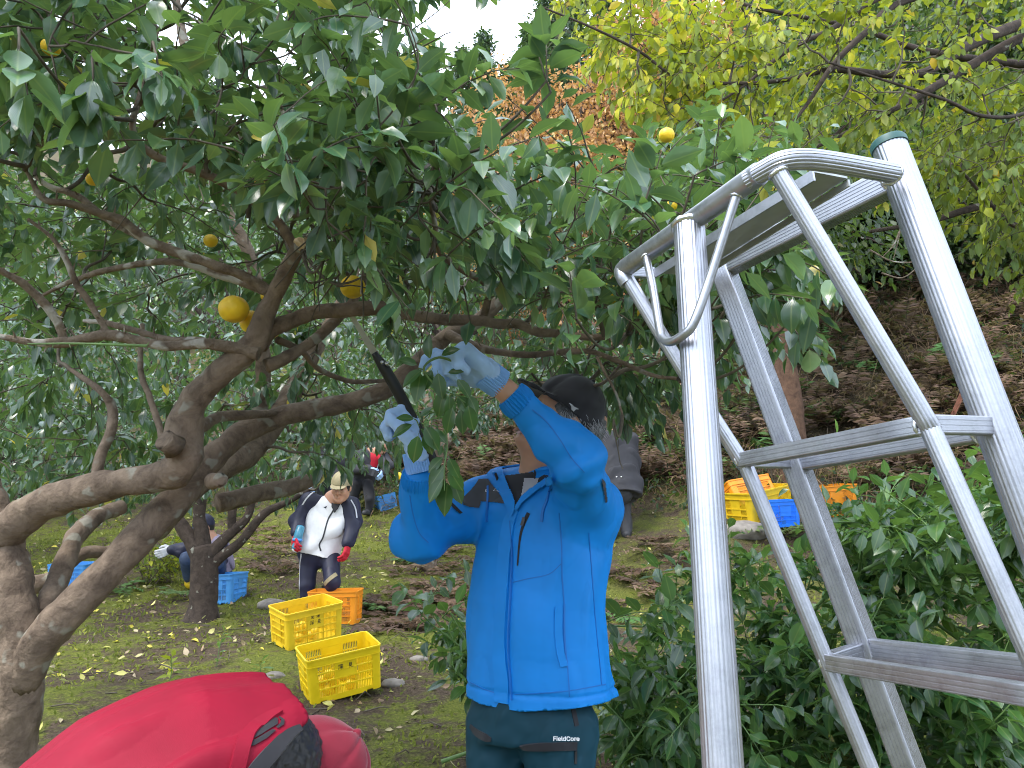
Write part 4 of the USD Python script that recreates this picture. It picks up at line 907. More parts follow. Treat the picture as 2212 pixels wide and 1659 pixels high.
for p, g in tw:
    c = catmull(p, 2); r0 = max(.009 - .002 * g, .003); mb.add(*tube(c, np.linspace(r0, r0 * .5, len(c)), 4, cap=False))
    dirn = nrm(p[-1] - p[-2]); x, y, d = proj(p[-1])
    tt = .66 - 0.00034 * np.clip(x - 1450, 0, 800) - .0002 * max(y - 200, 0) + rb.normal(0, .14) - (.1 if d > 6 else 0)
    for s in range(2):
        stem, lf = shoot(rb, p[-1] if s == 0 else p[-2], dirn * .8 + np.array([-.4, -.2, -.1]) + rb.normal(0, .4, 3), rb.uniform(.25, .45), rb.integers(10, 15), leafL=(.065, .10), droop=.5, gravity=.9, tint=tt, ratio=(.45, .58), jit=.25)
        lf['tint'] = np.clip(lf['tint'] + np.where(rb.uniform(size=len(lf['tint'])) < .06, .3, 0), 0, 1)
        LV.append(lf); mb.add(*tube(stem, np.linspace(.003, .0015, len(stem)), 4, cap=False))
put('twigs', tl, *mb.get(), M['twig'], kind='stuff')
LV = cat(*LV); x_, y_, d_ = proj(LV['base']); LV = sel(LV, ~inpoly(x_, y_, [(960, -50), (1170, -50), (1230, 120), (1000, 130)]))
put_leaves(tl, LV, 300, M['leaf_lime'], res_near='mid', res_rest='lo')

# --- orange autumn tree
bo = onground(2.2, 19.5, -.2)
to = thing('autumn_tree', 'tall tree in orange autumn leaf seen between the citrus crown and the yellowing tree', 'tree', bo)
mb = MB(); NO = [wtube(mb, [bo - [0, 0, .3], bo + [.1, 0, 3], bo + [0, .2, 6], bo + [.3, 0, 9]], [.3, .22, .15, .06], 12)]; put('trunk', to, *mb.get(), M['bark_dark'])
def at(px, py, Y): return W(px, py, Y)
ells = [(at(1320, 420, 19.5), np.array([2.6, 2.4, 2.6])), (at(1420, 200, 19.8), np.array([2.3, 2.0, 2.2])), (at(1180, 420, 19), np.array([2.0, 1.8, 2.1])), (at(1110, 240, 19.5), np.array([1.6, 1.4, 1.1])), (at(1400, 60, 20), np.array([1.6, 1.5, 1.3])), (at(1010, 400, 19), np.array([1.2, 1.2, 1.3])), (at(1300, 640, 18.8), np.array([2.8, 2.0, 2.0])), (at(1560, 330, 20), np.array([1.8, 1.8, 2.4])), (at(1060, 560, 19), np.array([1.7, 1.6, 1.9])), (at(1500, 90, 20.5), np.array([1.7, 1.6, 1.4])), (at(1270, 260, 19.2), np.array([1.6, 1.5, 1.4]))]
for c, r in ells:
    mb = MB(); q = NO[0][rb.integers(8, len(NO[0]))]; NO.append(wtube(mb, [q, (q + c) / 2 + [0, 0, -.3], c], [.1, .06, .02], 6)); put('branch', to, *mb.get(), M['bark_dark'])
lf, C = crown(rb, ells, 1700, 26, .25, (.10, .165), ratio=.55, tint=(.5, .2), droop=.35, shell=.35)
mb = MB()
for p, g in grow(rb, np.vstack(NO), C[:350]): mb.add(*tube(p, np.linspace(.022, .008, len(p)), 4, cap=False))
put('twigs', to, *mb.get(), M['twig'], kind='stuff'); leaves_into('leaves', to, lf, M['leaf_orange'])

# --- cedars on the far hillside, and dark broadleaf trees above the bank
def make_cedar(loc):
    rng = np.random.default_rng(77); o = np.asarray(loc, float); t = thing('cedar_tree', 'dark conical cedar on the far hillside', 'tree', loc, group='cedars on the far hillside')
    mb = MB(); wtube(mb, [o - [0, 0, .5], o + [0, 0, 4], o + [.1, 0, 9], o + [0, 0, 12.6]], [.24, .18, .10, .02], 8); put('trunk', t, *mb.get(), M['bark_red'])
    c, d, mb = [], [], MB()
    for k in range(150):
        z = 1.6 + 10.8 * (k / 150) ** .9; R = 2.5 * (1 - z / 13.2) ** .8 * rng.uniform(.75, 1.15); a = k * 2.4 + rng.uniform(-.3, .3); e = np.array([math.cos(a), math.sin(a), 0])
        s = np.linspace(0, 1, 6)[:, None]; p = o + [0, 0, z] + e * R * s + np.array([0, 0, 1.0]) * (.15 * s - .55 * s ** 2 + .25 * s ** 3) * R
        mb.add(*tube(p, np.linspace(.03, .006, 6), 4, cap=False))
        n = int(24 + 40 * R / 2.5); u = rng.uniform(.2, 1.02, n)[:, None]; q = o + [0, 0, z] + e * R * u + np.array([0, 0, 1.0]) * (.15 * u - .55 * u ** 2 + .25 * u ** 3) * R + rng.normal(0, 1, (n, 3)) * np.array([.17, .17, .11])
        c.append(q); d.append(e * .8 + rng.normal(0, .5, (n, 3)) + [0, 0, -.25])
    c = np.vstack(c); d = np.vstack(d); Ls = rng.uniform(.2, .4, len(c)); put('branches', t, *mb.get(), M['bark_red'], kind='stuff')
    leaves_into('needle_sprays', t, scatter_leaves(rng, c, d, Ls, Ls * .42, rng.normal(.5, .22, len(c))), M['needle'], 'lo'); return t
ced = make_cedar(onground(-1.6, 41, -.3))
cp = [(1.2, 43, 1.08), (-3.2, 44, .95), (-.4, 40, .92), (2.4, 46, 1.3), (-2.0, 47, 1.05), (3.8, 40, 1.15), (6.2, 44, 1.1), (-.2, 47, 1.0), (9.2, 41, 1.2), (12, 45, 1.25), (2.6, 50, 1.3), (-7.5, 46, .85), (15, 40, 1.2), (18, 46, 1.3), (7.5, 34, 1.0), (11, 33, 1.0), (14.5, 31, 1.1), (18, 35, 1.1), (21, 41, 1.2), (-11, 44, .8), (-15, 47, .9), (5, 36, .9), (24, 36, 1.2), (10, 27, .95), (13.5, 24, .9), (-20, 46, .9), (28, 44, 1.3)]
for x, y, s in cp: copy_of(ced, 'cedar_tree', 'dark conical cedar on the far hillside', 'tree', onground(x, y, -.3), rb.uniform(0, 360), (s, s, s * rb.uniform(.9, 1.15)), 'cedars on the far hillside')
def make_broad(loc):
    rng = np.random.default_rng(55); o = np.asarray(loc, float); t = thing('broadleaf_tree', 'dark broadleaf tree in the wood above the bank', 'tree', loc, group='broadleaf trees in the wood above the bank')
    mb = MB(); N = [wtube(mb, [o - [0, 0, .4], o + [.1, 0, 1.5], o + [0, .1, 3.2], o + [.2, 0, 5]], [.2, .15, .12, .04], 9)]; put('trunk', t, *mb.get(), M['bark_dark'])
    E = [(o + [0, 0, 3.6], np.array([2.4, 2.4, 1.9])), (o + [1.2, .5, 4.6], np.array([1.5, 1.5, 1.2])), (o + [-1.1, -.4, 4.3], np.array([1.5, 1.4, 1.2])), (o + [.2, -.6, 5.3], np.array([1.4, 1.4, 1.1]))]
    lf, C = crown(rng, E, 620, 17, .26, (.13, .2), tint=(.42, .2), shell=.5)
    mb = MB()
    for p, g in grow(rng, N[0], C[:150]): mb.add(*tube(p, np.linspace(.04, .01, len(p)), 4, cap=False))
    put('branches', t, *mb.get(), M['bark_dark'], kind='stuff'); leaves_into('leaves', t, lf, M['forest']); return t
bd = make_broad(onground(7.4, 15.5, -.2))
for x, y, s in [(10.6, 13.6, 1.1), (9.2, 18.5, 1.2), (5.6, 18.8, 1.0), (12.5, 17.5, 1.25), (7.2, 22.5, 1.2), (15, 14.5, 1.3), (4.2, 24.5, 1.1), (11, 23, 1.3), (13, 10.4, 1.1), (8.9, 12.2, .8), (6.0, 13.2, .62), (7.6, 12.4, .7), (4.6, 14.6, .6), (10.4, 11.2, .8), (5.2, 16.4, .8), (5.4, 12.6, .5), (6.8, 11.8, .5), (8.2, 11.2, .55), (4.9, 13.6, .5), (9.6, 10.2, .6), (6.4, 14.0, .7), (-2.5, 27, 1.2), (-8, 28, 1.3), (-14, 29, 1.4), (-21, 26, 1.5), (16.5, 20, 1.4), (6.3, 14.8, .75), (18, 9, 1.3), (-27, 22, 1.5)]:
    copy_of(bd, 'broadleaf_tree', 'dark broadleaf tree in the wood above the bank', 'tree', onground(x, y, -.2), rb.uniform(0, 360), (s, s, s * rb.uniform(.85, 1.1)), 'broadleaf trees in the wood above the bank')
for k, (px, py) in enumerate([(1745, 655), (1850, 640), (1950, 632), (2060, 640), (2170, 630), (2260, 640), (1800, 600), (1990, 590), (2130, 585)]):  # squat sunken copies added to darken the hollow at the bank top
    q = G(px, py); s = .62 + .06 * (k % 3)
    copy_of(bd, 'broadleaf_tree', 'dark broadleaf tree in the wood above the bank', 'tree', q + [0, .5, -.75], rb.uniform(0, 360), (s, s, s * .72), 'broadleaf trees in the wood above the bank')
# cedar trunk on the bank, seen under the ladder
bc = G(1722, 1040); tcw = thing('cedar_trunk_tree', 'reddish brown rough trunked tree rising from the bank behind the ladder', 'tree', bc)
mb = MB(); Yc = bc[1]; r = Yc / FPX
NC = [wtube(mb, [W(1724, 1060, Yc), W(1716, 980, Yc), W(1704, 860, Yc), W(1692, 740, Yc), W(1684, 620, Yc), W(1672, 450, Yc), W(1660, 250, Yc)], np.array([38, 30, 27, 24, 22, 18, 10]) * r, 16, 4, .2)]
put('trunk', tcw, *mb.get(), M['bark_red'])
lf, C = crown(rb, [(W(1690, 480, Yc), np.array([1.5, 1.4, 1.0])), (W(1650, 260, Yc + .5), np.array([1.4, 1.2, 1.1])), (W(1790, 560, Yc + .8), np.array([1.1, 1.0, .6]))], 240, 16, .2, (.1, .16), tint=(.45, .2), shell=.2)
mb = MB()
for p, g in grow(rb, NC[0], C[:70]): mb.add(*tube(p, np.linspace(.02, .008, len(p)), 4, cap=False))
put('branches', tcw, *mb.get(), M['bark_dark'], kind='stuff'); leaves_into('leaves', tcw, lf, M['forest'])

# ---------------------------------------------------------------- ground cover
def gpts(rng, n, x0, x1, y0, y1, fn=None):
    out = []
    while sum(map(len, out)) < n:
        q = np.stack([rng.uniform(x0, x1, n), y0 + (y1 - y0) * rng.uniform(0, 1, n) ** 1.25], -1)
        q = q[np.abs(q[:, 0]) < q[:, 1] * .75 + 1.2]
        if fn is not None: q = q[fn(q[:, 0], q[:, 1], rng.uniform(0, 1, len(q)))]
        out.append(q)
    q = np.vstack(out)[:n]; return np.column_stack([q, hgtn(q[:, 0], q[:, 1])])
def nfield(x, y, s, seed): return meshkit.fbm(np.stack([x, y, 0 * x], -1) * s + 3.3, 3, seed)
def bankmask(x, y): return y + .6 * np.minimum(np.where(x < -1.5, -1.5 + (x + 1.5) * .15, x), 6) - 10.4
rg = np.random.default_rng(41)
p = gpts(rg, 42000, -7, 6, 1.6, 14, lambda x, y, u: (nfield(x, y, 1.2, 9) + .25 * (u - .5) > .47) & (bankmask(x, y) < 1.6))
n = len(p); Ls = rg.uniform(.012, .032, n) * np.interp(p[:, 1], [2, 10], [1, 2.0])
d = rg.normal(0, .75, (n, 3)) + [0, 0, .8]
leaves_into('moss_carpet', None, scatter_leaves(rg, p - [0, 0, .004], d, Ls, Ls * .45, rg.normal(.45, .22, n) + (nfield(p[:, 0], p[:, 1], .9, 4) - .5) * .8), M['moss'], 'xs')
p = gpts(rg, 3400, -6, 5, 1.6, 12, lambda x, y, u: u < .35 + .65 * (nfield(x, y, 1.6, 2) > .48))
n = len(p); a = rg.uniform(0, 6.28, n); Ls = rg.uniform(.028, .085, n)
d = np.stack([np.cos(a), np.sin(a), rg.normal(.12, .22, n)], -1)
lf = scatter_leaves(rg, p + [0, 0, .012], d, Ls, Ls * rg.uniform(.35, .6, n), np.clip(rg.beta(1.5, 1.6, n) + np.where(p[:, 0] < -.9, .22, -.06), 0, 1), curl=(.3, .8), fold=(.0, .6), upj=.5)
leaves_into('fallen_leaves', None, lf, M['litter'], 'mid')
mb = MB()
for q in gpts(rg, 420, -5, 4, 1.8, 10):
    a = rg.uniform(0, 6.28); l = rg.uniform(.05, .28); e = np.array([math.cos(a), math.sin(a), rg.normal(0, .06)]) * l
    m_ = q + e * .5 + rg.normal(0, .015, 3); mb.add(*tube([q + [0, 0, .008], m_ + [0, 0, .016], q + e + [0, 0, .012]], [.0045, .004, .002], 5))
put('fallen_twigs', None, *mb.get(), M['twig'], kind='stuff')
# ferns
def frond(rng, p0, d0, ln, npin=13, droop=.9, wd=.26):
    d = nrm(d0); pts = [np.asarray(p0, float)]
    for i in range(8):
        d = nrm(d + np.array([0, 0, -droop / 8])); pts.append(pts[-1] + d * ln / 8)
    pts = np.array(pts); t = np.linspace(.18, .98, npin); s = t * 8; i = np.minimum(s.astype(int), 7); base = pts[i] + (pts[i + 1] - pts[i]) * (s - i)[:, None]
    tan = nrm(pts[i + 1] - pts[i]); side = nrm(np.cross(tan, [0, 0, 1.0])); pl = ln * wd * np.sin(np.pi * np.clip(t * .83 + .17, 0, 1)) + .012
    B = np.vstack([base, base]); D = np.vstack([side + tan * .35, -side + tan * .35]) + rng.normal(0, .08, (2 * npin, 3)); 
    return pts, B, D, np.concatenate([pl, pl])
def fern_field(rng, roots, ln, tint, nf=(3, 6), up=.75):
    B, D, Ls, T, mb = [], [], [], [], MB()
    for q, tt in zip(roots, tint):
        a0 = rng.uniform(0, 6.28)
        for k in range(rng.integers(*nf)):
            a = a0 + k * 1.4 + rng.uniform(-.3, .3); l = rng.uniform(*ln)
            pts, b, dd, pl = frond(rng, q, [math.cos(a), math.sin(a), up * rng.uniform(.5, 1.3)], l, int(9 + l * 9))
            B.append(b); D.append(dd); Ls.append(pl); T.append(np.full(len(b), tt) + rng.normal(0, .06, len(b))); mb.add(*tube(pts, np.linspace(.004, .0015, 9), 3, cap=False))
    B = np.vstack(B); Ls = np.concatenate(Ls)
    lf = scatter_leaves(rng, B, np.vstack(D), Ls, Ls * .3, np.concatenate(T), curl=(.35, .3), upj=.55); lf['up'] = lf['up'] + np.array([0, -.55, 0]); return lf, mb
p = gpts(rg, 1300, -3.4, 8.5, 5.5, 16.5, lambda x, y, u: (bankmask(x, y) + 2.2 * (nfield(x, y, .8, 7) - .5) > .1) & ((y > 7.5) | (np.abs(x) > .3)) & ~((np.abs(x - 2.9) < .8) & (y < 9.4)) & ~((x < -.7) & (y < 12.6)))
lf, mb = fern_field(rg, p, (.3, .75), up=1.5, tint=np.where(rg.uniform(size=len(p)) < .88, rg.uniform(.02, .55, len(p)), rg.uniform(.7, 1, len(p))))
leaves_into('bracken_undergrowth', None, lf, M['fern'], 'xs')
put('bracken_stalks', None, *mb.get(), M['twig'], kind='stuff')
# low bracken beside the crates and path
p = np.array([G(x, y) for x, y in zip(rg.uniform(860, 1010, 34), rg.uniform(1185, 1360, 34))] + [G(x, y) for x, y in zip(rg.uniform(545, 640, 14), rg.uniform(1140, 1240, 14))] + [G(x, y) for x, y in zip(rg.uniform(1310, 1480, 16), rg.uniform(1150, 1340, 16))] + [G(x, y) for x, y in zip(rg.uniform(770, 900, 10), rg.uniform(1260, 1370, 10))])
lf, mb = fern_field(rg, p, (.2, .42), rg.uniform(.05, .55, len(p)))
leaves_into('dry_bracken', None, lf, M['fern'], 'xs'); put('dry_bracken_stalks', None, *mb.get(), M['twig'], kind='stuff')
fl = ('small green fern beside the orange crate behind the yellow ones', 'green fern at the foot of the forked dark tree', 'fern arching in front of the blue crate on the bank', 'green fern hiding the orange crate at the foot of the bank', 'fern growing to the right of the orange crates behind the ladder', 'fern on the bank below the upper double step of the ladder', 'fern by the hip of the worker in blue, near the cut branches', 'pale green fern low on the path right of the white jacketed person', 'green fern at the trunk of the big citrus tree')
for k, (x, y, l, tt) in enumerate(((820, 1320, .3, .9), (395, 1290, .4, .8), (1690, 1165, .55, .75), (1850, 1170, .6, .95), (1960, 1130, .6, .9), (2080, 1120, .6, .85), (1330, 1340, .4, .95), (880, 1215, .35, .92), (240, 1275, .4, .9))):
    q = G(x, y); t = thing('fern', fl[k], 'fern', q); lf, mb = fern_field(rg, [q], (l * .8, l * 1.1), [tt], (6, 8))
    put('stalks', t, *mb.get(), M['twig']); leaves_into('fronds', t, lf, M['fern'], 'xs')
# dry grass hanging down the bank, low dark leaves and ivy
p = gpts(rg, 8000, -2.5, 8, 8.5, 16, lambda x, y, u: (bankmask(x, y) > .3) & (nfield(x, y, .55, 31) > .47))
n = len(p); Ls = rg.uniform(.25, .7, n); d = np.stack([rg.normal(-.3, .6, n), rg.normal(-.7, .5, n), rg.normal(.35, .4, n)], -1)
leaves_into('dry_grass', None, scatter_leaves(rg, p, d, Ls, rg.uniform(.006, .014, n), rg.beta(1.3, 2.6, n), curl=(1.3, .7)), M['straw'], 'lo')
p = gpts(rg, 15000, -5, 9, 6.5, 17, lambda x, y, u: (bankmask(x, y) > -.4) & (nfield(x, y, .7, 63) > .5))
n = len(p); Ls = rg.uniform(.05, .1, n)
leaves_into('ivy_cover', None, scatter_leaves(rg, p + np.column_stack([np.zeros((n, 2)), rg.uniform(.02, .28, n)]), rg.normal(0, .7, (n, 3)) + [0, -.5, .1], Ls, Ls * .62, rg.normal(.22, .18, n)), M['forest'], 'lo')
mb = MB()
for q in gpts(rg, 420, -2, 8.5, 8.5, 16, lambda x, y, u: bankmask(x, y) > .2):
    d = nrm(rg.normal(0, 1, 3) + [0, -.4, .5]); l = rg.uniform(.3, 1.1); pts = [q + d * l * s + np.array([0, 0, -.25 * l * s * s]) + rg.normal(0, .03, 3) for s in (0, .3, .6, 1)]
    c = catmull(pts, 3); mb.add(*tube(c, np.linspace(.008, .002, len(c)), 4))
put('brushwood', None, *mb.get(), M['twig'], kind='stuff')
# seedlings among the fallen leaves
def seedling(label, x, y, h, nl, ll, mat, tint):
    q = G(x, y); t = thing('seedling', label, 'seedling', q); rng = np.random.default_rng(int(x))
    stem, lf = shoot(rng, q, [.1, 0, 1], h, nl, leafL=(ll * .7, ll * 1.1), droop=-.2, gravity=.0, tint=tint, ratio=(.4, .5))
    put('stem', t, *tube(stem, np.linspace(.003, .0015, len(stem)), 5), M['twig_green']); put_leaves(t, lf, nl, M[mat], res_near='mid')
seedling('bright green seedling standing in the shade left of the dark soil patch', 468, 1440, .22, 11, .07, 'leaf_cut', .75)
seedling('yellowish leafy seedling among the yellow fallen leaves', 365, 1480, .16, 9, .10, 'leaf_lime', .6)
seedling('small low green plant between the seedlings and the yellow crates', 560, 1460, .08, 7, .08, 'leaf_cut', .8)
seedling('glossy green seedling before the orange crate', 735, 1345, .2, 8, .08, 'leaf_cut', .5)
seedling('small leafy seedling at the foot of the bank beside the cut branches', 1395, 1250, .25, 9, .09, 'leaf_cut', .4)
for k, (x, y, n_, lab) in enumerate(((370, 1235, 26, 'low bush with yellowing leaves under the big slanting limb'), (330, 1260, 22, 'low green bush with yellow tips beside the slanting limb'), (780, 1110, 24, 'small citrus bush behind the white jacketed person'), (870, 1085, 16, 'brownish low bush right of the far blue crate'))):
    q = G(x, y); t = thing('low_bush', lab, 'bush', q); LV = []; mb = MB()
    for j in range(n_):
        a = rg.uniform(0, 6.28); stem, lf = shoot(rg, q + rg.normal(0, .1, 3) * [1, 1, 0], [math.cos(a) * .5, math.sin(a) * .5, 1], rg.uniform(.3, .6), 9, leafL=(.06, .1), droop=.2, gravity=.2, tint=rg.uniform(.2, .8))
        LV.append(lf); mb.add(*tube(stem, np.linspace(.004, .002, len(stem)), 4))
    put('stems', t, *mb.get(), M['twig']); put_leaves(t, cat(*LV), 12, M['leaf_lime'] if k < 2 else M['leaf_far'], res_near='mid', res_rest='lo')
# stones and the rusty post
for k, (x, y, s, lab) in enumerate(((458 + 130, 1308, .14, 'flat grey stone on the moss left of the yellow crates'), (592, 1462, .07, 'small mossy stone left of the front yellow crate'), (1612, 1150, .26, 'grey stone under the yellow crate on the bank'), (850, 1478, .075, 'mossy lump of stone right of the front yellow crate'), (905, 1425, .06, 'small pale stone right of the yellow crates'))):
    q = G(x, y); m = trimesh.creation.icosphere(subdivisions=3); v = m.vertices * np.array([1, .8, .45]); v = v * (1 + .5 * (meshkit.fbm(v * 1.7 + k * 7, 3, k) - .5))[:, None] * s
    t = put('stone', None, v + q, m.faces, M['stone'], label=lab, cat='stone')
q0 = W(2060, 900, 11); q1 = W(2100, 815, 11)
q0 = G(2035, 960); q1 = W(2106, 800, q0[1] - .1)
put('rusty_post', None, *tube([q0 - nrm(q1 - q0) * .3, q1], .05, prof=np.array([[1, .35], [.3, .35], [.3, 1], [.1, 1], [.1, .15], [1, .15]]), n=6), M['rust'], smooth=False, label='leaning rusty angle iron post on the bank behind the ladder', cat='post')
# bare twigs hanging over the dark hollow
mb = MB()
for pts in ([(1945, 430), (1945, 490), (1940, 520), (1930, 560)], [(1943, 500), (1930, 530), (1905, 556)], [(1880, 540), (1930, 565), (1990, 562), (1992, 530)], [(1905, 590), (1950, 600), (1990, 570)]):
    c = catmull([P(x, y, 4.6) for x, y in pts], 4); mb.add(*tube(c, np.linspace(.006, .002, len(c)), 5))
put('bare_twigs', tl, *mb.get(), M['bark_pale'])

# ---------------------------------------------------------------- pile of cut branches
rp = np.random.default_rng(91)
def cut_branch(label, tip, root, nsh, group, keepn):
    d = nrm(tip - root); L_ = np.linalg.norm(tip - root); s = np.linspace(0, 1, 7)[:, None]
    p = root + (tip - root) * s + np.sin(np.pi * s) * (np.array([0, 0, .1]) + rp.normal(0, .05, 3)) * L_
    t = thing('cut_branch', label, 'branch', root, group=group); c = catmull(p, 3); mb = MB(); mb.add(*tube(c, np.linspace(.009, .003, len(c)), 7))
    LV = []
    for k in range(nsh):
        i = int(len(c) * (.35 + .65 * (k + 1) / nsh)) - 1; d0 = nrm(d * .7 + rp.normal(0, .7, 3) + [0, -.3, .3])
        stem, lf = shoot(rp, c[i], d0, rp.uniform(.16, .34), rp.integers(10, 16), leafL=(.07, .11), droop=.3, gravity=.12, tint=rp.uniform(.1, .7), ratio=(.4, .52), jit=.35)
        LV.append(lf); mb.add(*tube(stem, np.linspace(.003, .0012, len(stem)), 5, cap=False))
    put('stem', t, *mb.get(), M['twig_green']); put_leaves(t, cat(*LV), keepn, M['leaf_cut'], res_near='hi', res_rest='mid')
PILE = [(1300, 1400), (1380, 1270), (1480, 1220), (1560, 1190), (1650, 1200), (1800, 1090), (2000, 1110), (2240, 1060), (2280, 1700), (1300, 1720)]
tips = np.vstack([region(rp, 92, PILE, 2.4, 3.6), region(rp, 40, [(1300, 1500), (2280, 1350), (2280, 1720), (1300, 1720)], 2.2, 3.2)])
for k, tp in enumerate(tips):
    x, y, d = proj(tp); r0 = tp + np.array([rp.normal(.1, .3), rp.uniform(-.1, .5), -rp.uniform(.1, .3)]); r0[2] = max(r0[2], float(hgt(r0[0], r0[1])) + .05)
    cut_branch('leafy green citrus branch cut off and thrown on the heap right of the worker', tp, r0, rp.integers(4, 7), 'cut branches heaped behind the ladder', 12)
tips = region(rp, 8, [(905, 1330), (960, 1295), (1040, 1295), (1040, 1520), (970, 1470)], 2.95, 3.5)
for tp in tips:
    cut_branch('leafy green cut branch leaning out on the left side of the worker in blue', tp, onground(tp[0] + .35, tp[1] + .2, .06), 4, 'cut branches at the left of the worker', 14)

# ---------------------------------------------------------------- bodies
def basis(f, u):
    f = nrm(np.asarray(f, float)); u = np.asarray(u, float); u = nrm(u - f * (u @ f)); return f, np.cross(u, f), u       # forward, left, up
def head_sdf(p, c, f, u, s=1.0):
    f, l, u = basis(f, u); R = np.array([f, l, u]); q = (p - np.asarray(c)) @ R.T / s
    I = np.eye(3); A = np.array
    d = ell(q, (-.008, 0, .025), I, (.1, .077, .098))
    d = smin(d, ell(q, (.03, 0, -.04), I, (.062, .062, .088)), .03)
    d = smin(d, ell(q, (.0, 0, -.06), I, (.06, .06, .05)), .03)
    d = smin(d, ell(q, (.066, 0, -.098), I, (.03, .03, .022)), .028)
    d = smin(d, cone(q, A([.084, 0, .022]), A([.108, 0, -.026]), .007, .0125), .014)
    d = smin(d, cone(q, A([.094, .012, -.03]), A([.094, -.012, -.03]), .009, .009), .008)
    d = smin(d, cone(q, A([.078, .04, .03]), A([.078, -.04, .03]), .012, .012), .018)
    for sy in (-1, 1):
        d = np.maximum(d, -(np.linalg.norm((q - A([.098, sy * .032, .006])) / A([1, 1.5, 1]), axis=1) - .014))
        d = smin(d, ell(q, (.066, sy * .045, -.025), I, (.025, .022, .025)), .02)
        d = smin(d, ell(q, (-.008, sy * .079, -.005), I, (.018, .008, .032)), .008)
        d = smin(d, ell(q, (.09, 0, -.063 - .0055 * sy - .002), I, (.0125, .024, .0065)), .006)
    return d * s
def cap_sdf(p, c, f, u, s=1.0, brim=.085, tilt=.0, thick=.006, rx=.112, cx=-.006):
    f, l, u = basis(f, u); R = np.array([f, l, u]); q = (p - np.asarray(c)) @ R.T / s; I = np.eye(3)
    d = ell(q, (cx, 0, .03), I, (rx, .092, .106))
    d = np.maximum(d, -(q[:, 2] - .012 - (q[:, 0]) * .24))
    d = d - .003 * np.abs(np.sin(3 * np.arctan2(q[:, 1], q[:, 0]))) ** 12 * -1
    x = q[:, 0] - .075; y = q[:, 1]
    r = np.sqrt((x / brim) ** 2 + (y / .07) ** 2); zb = .034 - .18 * x - 1.6 * y ** 2 - tilt * x
    b = np.maximum((r - 1) * .05, np.abs(q[:, 2] - zb) - thick * .6); b = np.maximum(b, -(x + .02))
    d = smin(d, b, .006)
    d = smin(d, np.linalg.norm(q - np.array([-.008, 0, .139]), axis=1) - .006, .004)
    return d * s
def hand_sdf(p, w, dr, pn, curl=(.5, .7, .5), side=1, s=1.0, thumb=.6, fat=1.0, spread=.06):
    """Hand from the wrist w along dr; pn is the way the palm faces; side +1 puts the thumb to the left of dr seen from the back."""
    dr = nrm(np.asarray(dr, float)); pn = np.asarray(pn, float); pn = nrm(pn - dr * (pn @ dr)); sd = np.cross(dr, pn) * side; w = np.asarray(w, float)
    k = w + dr * .088 * s
    d = None
    for o in (-.026, -.009, .009, .026):
        c = cone(p, w + dr * .012 * s + sd * o * .75 * s, k + sd * o * s, .0165 * s * fat, .0135 * s * fat); d = c if d is None else smin(d, c, .016 * s)
    for j, (o, ln) in enumerate(((.031, .92), (.0105, 1.05), (-.0105, 1.0), (-.031, .8))):
        q = k + sd * o * s; a = 0.0; di = dr; pts = [q]; cj = curl[j] if np.ndim(curl[0]) else curl
        for L_, an in zip((.044, .029, .022), cj):
            a += an; di = dr * math.cos(a) + pn * math.sin(a) + sd * o * spread / .03 * .5; q = q + nrm(di) * L_ * ln * s; pts.append(q)
        d = smin(d, chain(p, pts, np.array([.0115, .0105, .0095, .0082]) * s * fat, .004 * s), .007 * s)
    t0 = w + dr * .025 * s + sd * .022 * s + pn * .008 * s; t1 = t0 + nrm(dr * .7 + sd * .75 + pn * .3) * .042 * s; t2 = t1 + nrm(dr * .85 + sd * (.35 - thumb * .5) + pn * thumb) * .034 * s; t3 = t2 + nrm(dr * .8 + sd * (.1 - thumb * .6) + pn * thumb) * .026 * s
    return smin(d, chain(p, [t0, t1, t2, t3], np.array([.017, .013, .0115, .009]) * s * fat, .006 * s), .012 * s)
def trace(fn, px, off=0.0, tmax=30.0, t0=1.0):
    """Where sight lines through picture points meet a surface; returns points and normals."""
    px = np.asarray(px, float); D = np.array([ray(a, b) for a, b in px]); ln = np.linalg.norm(D, axis=1, keepdims=True); D = D / ln
    t = np.full(len(D), t0)
    for _ in range(42):
        t = np.minimum(t + fn(CAM + D * t[:, None]) * .8, tmax)
    q = CAM + D * t[:, None]; e = 1e-3
    g = nrm(np.stack([fn(q + e * np.eye(3)[k]) - fn(q - e * np.eye(3)[k]) for k in range(3)], -1))
    return q + g * off, g
def ribbon(name, parent, fn, px, width, mat, thick=.002, n=5, t0=1.0, closed=False):
    c = catmull(np.asarray(px, float), n); q, g = trace(fn, c, 0, t0=t0); w = np.broadcast_to(width, (len(px),)); w = np.interp(np.linspace(0, 1, len(c)), np.linspace(0, 1, len(px)), w)
    t = nrm(np.gradient(q, axis=0)); s = nrm(np.cross(t, g)); v = []
    for o, h in ((-.5, -.3), (-.46, 1), (.46, 1), (.5, -.3)): v.append(q + s * (w * o)[:, None] + g * thick * h)
    v = np.stack(v, 1).reshape(-1, 3); i = np.arange(len(c) - 1)[:, None] * 4 + np.arange(3)[None]; i = i.ravel()
    return put(name, parent, v, np.stack([i, i + 1, i + 5, i + 4], 1), mat, smooth=50)
